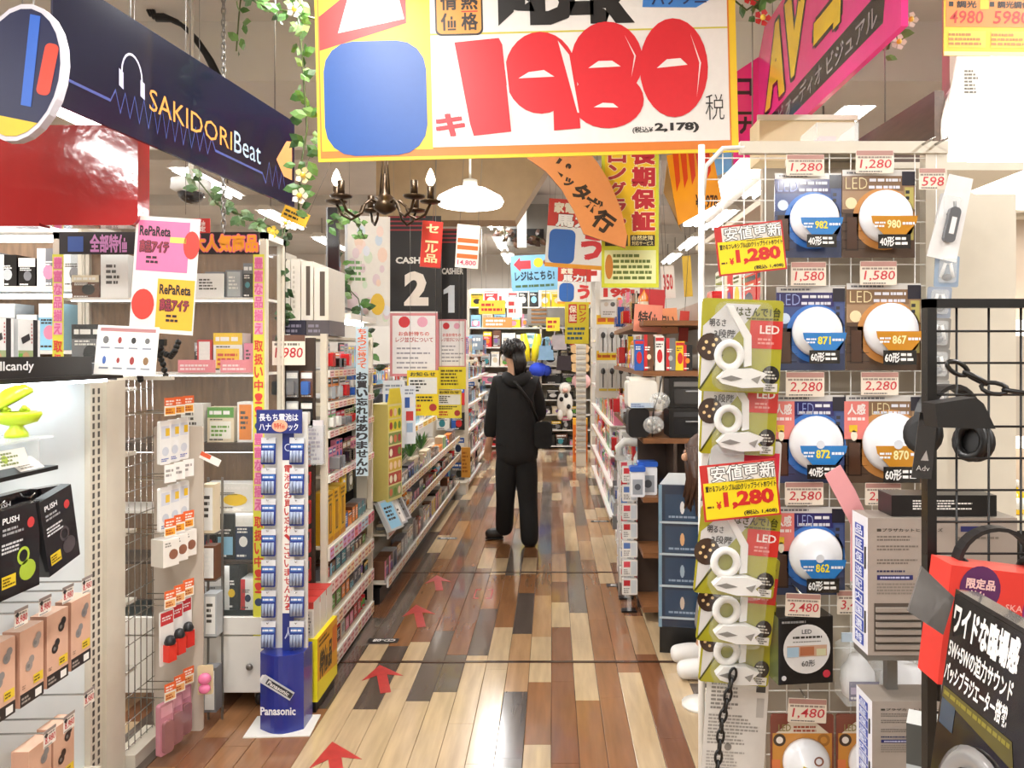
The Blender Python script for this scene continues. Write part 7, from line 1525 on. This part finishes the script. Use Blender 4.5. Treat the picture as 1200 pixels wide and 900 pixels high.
# ================================================================ people
def skin(name, nodes, edges, root=0, sub=2, sy=1.0):
    """nodes: (Vector, radius); grows one continuous surface"""
    me = bpy.data.meshes.new(name); me.from_pydata([(p.x, p.y / sy, p.z) for p, r in nodes], edges, [])
    o = bpy.data.objects.new(name, me); COL.objects.link(o)
    o.modifiers.new('skin', 'SKIN').use_smooth_shade = True; sb = o.modifiers.new('sub', 'SUBSURF'); sb.levels = sb.render_levels = sub
    for i, (p, r) in enumerate(nodes):
        sv = me.skin_vertices[0].data[i]; sv.radius = (r, r) if not isinstance(r, tuple) else r; sv.use_root = (i == root)
    dg = bpy.context.evaluated_depsgraph_get(); ev = bpy.data.meshes.new_from_object(o.evaluated_get(dg))
    g = G(); g.add([(v.co.x, v.co.y * sy, v.co.z) for v in ev.vertices], [tuple(p.vertices) for p in ev.polygons], 'ffffff', True)
    bpy.data.objects.remove(o); return g
SKINM = mat('skin_tone', 'c89a7c', .5, noise=.06); HAIRM = mat('dark_hair', '1c1512', .45, noise=.4, scale=60); BROWNH = mat('brown_hair', '4a2f20', .45, noise=.4, scale=60)
CLOTHB = mat('black_cloth', '1b1a1b', .85, noise=.25, scale=30, bump=.2); TROUS = mat('black_trousers', '151415', .85, noise=.2, scale=30)
def man():
    Y = 6.5; B = Vector((P(605, 0, Y).x, Y, 0)); t = thing('person', 'person in black hoodie and trousers seen from behind, bag at hip', 'person', B)
    def q(u, v, dy=0): p = P(u, v, Y) - B; p.y = dy; return p
    FL = {'body': [], }
    hd = [(q(605, 530), .075), (q(604, 490), .085), (q(604, 455), .09), (q(603, 437), .055), (q(602, 425, .02), .06), (q(600, 412, .02), .085), (q(601, 402, .01), .06)]
    la = [(q(587, 448), .055), (q(579, 488, .0), .045), (q(573, 518, .05), .032), (q(570, 527, .06), .034)]
    ra = [(q(622, 448), .055), (q(629, 486, .08), .045), (q(620, 484, .3), .032), (q(616, 482, .36), .034)]
    ll = [(q(596, 541), .06), (q(592, 582, .02), .05), (q(589, 618, .15), .035), (q(583, 628, .16), .022), (q(574, 629, .13), .02)]
    rl = [(q(614, 541), .06), (q(618, 588, -.02), .05), (q(621, 622, -.11), .035), (q(621, 630, -.11), .022), (q(622, 629, .04), .02)]
    nodes = hd + la + ra + ll + rl; E = [(0, 1), (1, 2), (2, 3), (3, 4), (4, 5), (5, 6), (2, 7), (7, 8), (8, 9), (9, 10), (2, 11), (11, 12), (12, 13), (13, 14), (0, 15), (15, 16), (16, 17), (17, 18), (18, 19), (0, 20), (20, 21), (21, 22), (22, 23), (23, 24)]
    for base, sgn, hand in ((10, -1, q(570, 527, .06)), (14, 1, q(616, 482, .36))):      # four fingers and a thumb
        for k in range(5):
            dxy = Vector((.028 - .016 * k, .01, 0)) if k < 4 else Vector((.035, .03, .02))
            L = (.07, .08, .076, .06, .05)[k]; dn = Vector((0, .01, -1)) if sgn < 0 else Vector((-.6, .7, .1))
            i = len(nodes); nodes.append((hand + dxy + dn.normalized() * (.03 if k < 4 else .01), .0095)); nodes.append((hand + dxy + dn.normalized() * (.03 + L * .5 if k < 4 else .04), .009)); nodes.append((hand + dxy * .8 + dn.normalized() * (.03 + L if k < 4 else .06) + Vector((0, .012, 0)), .008))
            E += [(base, i), (i, i + 1), (i + 1, i + 2)]
    b = skin('body', nodes, E, 0); hc = q(600, 412, .02)
    b.ball(hc + Vector((-.075, .05, -.012)), .016, .022, .018); b.ball(hc + Vector((-.03, -.045, -.005)), .012, .018, .028)   # nose, ear
    b.ball(hc + Vector((-.06, .075, .012)), .01).ball(hc + Vector((.02, .09, .012)), .01)
    obj('body', b, SKINM, t)
    # jacket
    j = [(q(606, 548), .18), (q(606, 528), .2), (q(605, 505), .19), (q(604, 470), .185), (q(604, 450), .15), (q(603, 440), .085)]
    j += [(q(585, 449), .088), (q(578, 488, .0), .075), (q(573, 514, .05), .062), (q(624, 449), .088), (q(632, 488, .07), .078), (q(622, 487, .24), .06)]
    obj('jacket', skin('jacket', j, [(0, 1), (1, 2), (2, 3), (3, 4), (4, 5), (4, 6), (6, 7), (7, 8), (4, 9), (9, 10), (10, 11)], 0, sy=.72), CLOTHB, t)
    obj('hood', skin('hood', [(q(592, 440, .02), .05), (q(597, 445, -.09), .055), (q(606, 449, -.115), .06), (q(615, 443, -.08), .055), (q(618, 438, .02), .045)], [(0, 1), (1, 2), (2, 3), (3, 4)]), CLOTHB, t)
    tr = [(q(605, 505), .13), (q(594, 545), .112), (q(592, 585, .03), .085), (q(590, 618, .13), .085), (q(589, 632, .16), .075), (q(616, 545), .112), (q(619, 590, -.02), .085), (q(621, 622, -.1), .085), (q(621, 638, -.12), .075)]
    obj('trousers', skin('trousers', tr, [(0, 1), (1, 2), (2, 3), (3, 4), (0, 5), (5, 6), (6, 7), (7, 8)], 0, sy=.85), TROUS, t)
    for lab, heel, toe in (('shoe', Vector((q(590, 0).x, .16, .05)), Vector((q(566, 0).x, .12, .05))), ('shoe', Vector((q(621, 0).x, -.15, .05)), Vector((q(622, 0).x, .1, .045)))):
        g = skin('shoe', [(heel, .048), (heel.lerp(toe, .5) + Vector((0, 0, .004)), .05), (toe, .042)], [(0, 1), (1, 2)]); o = obj('shoe', g, mat('dark_shoe', '2a2624', .5, noise=.2), t)
        so = skin('sole', [(Vector((heel.x, heel.y, .02)), .05), (Vector((heel.lerp(toe, .5).x, heel.lerp(toe, .5).y, .02)), .05), (Vector((toe.x, toe.y, .02)), .044)], [(0, 1), (1, 2)])
        so.v = [(x, y, max(.0, .0 + (z + .03) * .25)) for x, y, z in so.v]; obj('sole', so, BLACK, o)
    # hair: cap plus locks
    h = G(); h.ball(hc + Vector((.012, -.015, .022)), .1, .105, .095, n=18, m=12)
    r = random.Random(2)
    for k in range(40):
        a = r.uniform(-.3, 3.4); e_ = r.uniform(.2, 1.2); p = hc + Vector((.012 + .095 * math.cos(a) * math.cos(e_), -.015 - .1 * math.sin(a) * math.cos(e_), .02 + .095 * math.sin(e_)))
        h.tube([p, p + Vector((r.uniform(-.02, .02), -.01, -.03)), p + Vector((r.uniform(-.03, .03), -.006, -.075))], [.016, .014, .004], n=5)
    for k in range(14): x = r.uniform(-.01, .1); h.tube([hc + Vector((x, -.09, .0)), hc + Vector((x + .015, -.1, -.08)), hc + Vector((x + .02 + r.uniform(-.01, .02), -.1, -.17 - r.random() * .06))], [.02, .018, .005], n=5)
    obj('hair', h, HAIRM, t)
    m = G(); m.ball(hc + Vector((-.045, .055, -.045)), .05, .05, .042, n=14, m=8); obj('face_mask', m, mat('mask_cloth', 'e2e0dc', .8), t); obj('mask_loop', G().tube([hc + Vector((-.06, .02, -.03)), hc + Vector((-.05, -.03, -.0))], .003), mat('mask_cloth'), t)
    # shoulder bag is its own thing
    c = q(636, 508, -.03) + B; bg = thing('shoulder_bag', "black shoulder bag at the standing person's right hip", 'bag', c)
    obj('body', G().prism(rrect(-.07, -.12, .08, .1, .05, 5), -.05, .05), CLOTHB, bg); obj('flap', G().prism(rrect(-.073, -.02, .083, .104, .045, 5), -.056, -.05), CLOTHB, bg)
    sp = [q(630, 492, -.06), q(622, 470, -.15), q(606, 448, -.16), q(595, 441, -.1), q(590, 444, .06), q(600, 462, .15), q(622, 490, .1)]
    obj('strap', G().tube([p + B - c for p in sp], .012, n=6), BLACK, bg)
man()
def croucher():
    B = Vector((.94, 3.88, 0)); t = thing('person', 'crouching person with long brown hair half hidden by the lime packs', 'person', B)
    V = Vector
    n = [(V((.12, .0, .42)), .1), (V((.08, .0, .6)), .09), (V((-.0, .0, .8)), .09), (V((-.09, .0, .93)), .055), (V((-.14, 0, 1.0)), .06), (V((-.18, 0, 1.09)), .085), (V((-.17, 0, 1.15)), .06),
         (V((.0, .15, .84)), .05), (V((.02, .2, .62)), .042), (V((-.06, .16, .52)), .032), (V((-.1, .14, .5)), .03),
         (V((.0, -.15, .84)), .05), (V((.02, -.2, .62)), .042), (V((-.06, -.16, .52)), .032), (V((-.1, -.14, .5)), .03),
         (V((.08, .1, .42)), .09), (V((-.08, .12, .46)), .055), (V((-.16, .1, .1)), .035), (V((-.2, .1, .05)), .022), (V((-.27, .1, .04)), .02),
         (V((.08, -.1, .42)), .09), (V((-.08, -.12, .45)), .055), (V((-.16, -.1, .1)), .035), (V((-.2, -.1, .05)), .022), (V((-.27, -.1, .04)), .02)]
    E = [(0, 1), (1, 2), (2, 3), (3, 4), (4, 5), (5, 6), (2, 7), (7, 8), (8, 9), (9, 10), (2, 11), (11, 12), (12, 13), (13, 14), (0, 15), (15, 16), (16, 17), (17, 18), (18, 19), (0, 20), (20, 21), (21, 22), (22, 23), (23, 24)]
    for base in (10, 14):
        h = n[base][0]
        for k in range(5):
            d = V((-.05, .02 - .012 * k, -.01)) if k < 4 else V((-.01, .02, .04)); i = len(n); n.append((h + V((-.012, .02 - .012 * k, 0)), .0095)); n.append((h + d + V((0, .0, 0)), .009)); n.append((h + d * 1.5 + V((0, 0, -.012)), .008)); E += [(base, i), (i, i + 1), (i + 1, i + 2)]
    g = skin('body', n, E); hc = V((-.18, 0, 1.09)); g.ball(hc + V((-.088, 0, -.01)), .02, .014, .02); g.ball(hc + V((-.078, .03, .012)), .01).ball(hc + V((-.078, -.03, .012)), .01)
    obj('body', g, SKINM, t)
    s = [(V((.12, 0, .45)), .16), (V((.08, 0, .62)), .15), (V((.0, 0, .8)), .14), (V((-.07, 0, .9)), .08), (V((.0, .16, .83)), .075), (V((.02, .21, .62)), .062), (V((-.04, .165, .54)), .05), (V((.0, -.16, .83)), .075), (V((.02, -.21, .62)), .062), (V((-.04, -.165, .54)), .05)]
    obj('blouse', skin('blouse', s, [(0, 1), (1, 2), (2, 3), (2, 4), (4, 5), (5, 6), (2, 7), (7, 8), (8, 9)]), mat('cream_cloth', 'e4ddd0', .8, noise=.08), t)
    s = [(V((.1, 0, .4)), .15), (V((.06, .1, .42)), .11), (V((-.08, .12, .46)), .095), (V((-.15, .1, .14)), .065), (V((.06, -.1, .42)), .11), (V((-.08, -.12, .45)), .095), (V((-.15, -.1, .14)), .065)]
    obj('skirt', skin('skirt', s, [(0, 1), (1, 2), (2, 3), (0, 4), (4, 5), (5, 6)]), mat('grey_cloth', '8a8682', .85, noise=.1), t)
    for y in (.1, -.1): obj('shoe', skin('shoe', [(V((-.14, y, .05)), .05), (V((-.22, y, .055)), .056), (V((-.33, y, .045)), .044)], [(0, 1), (1, 2)]), mat('white_shoe', 'e6e4e0', .5, noise=.05), t)
    h = G(); h.ball(hc + V((.02, 0, .02)), .105, .105, .1, n=16, m=10); r = random.Random(3)
    for k in range(46):
        a = r.uniform(-2.75, 2.75); p = hc + V((.02 + .1 * math.cos(a), .1 * math.sin(a), r.uniform(-.02, .06))); h.tube([p, p + V((.01, 0, -.12)), p + V((r.uniform(-.04, .02), r.uniform(-.02, .02), -.26 - r.random() * .06))], [.022, .02, .005], n=5)
    obj('hair', h, BROWNH, t)
croucher()
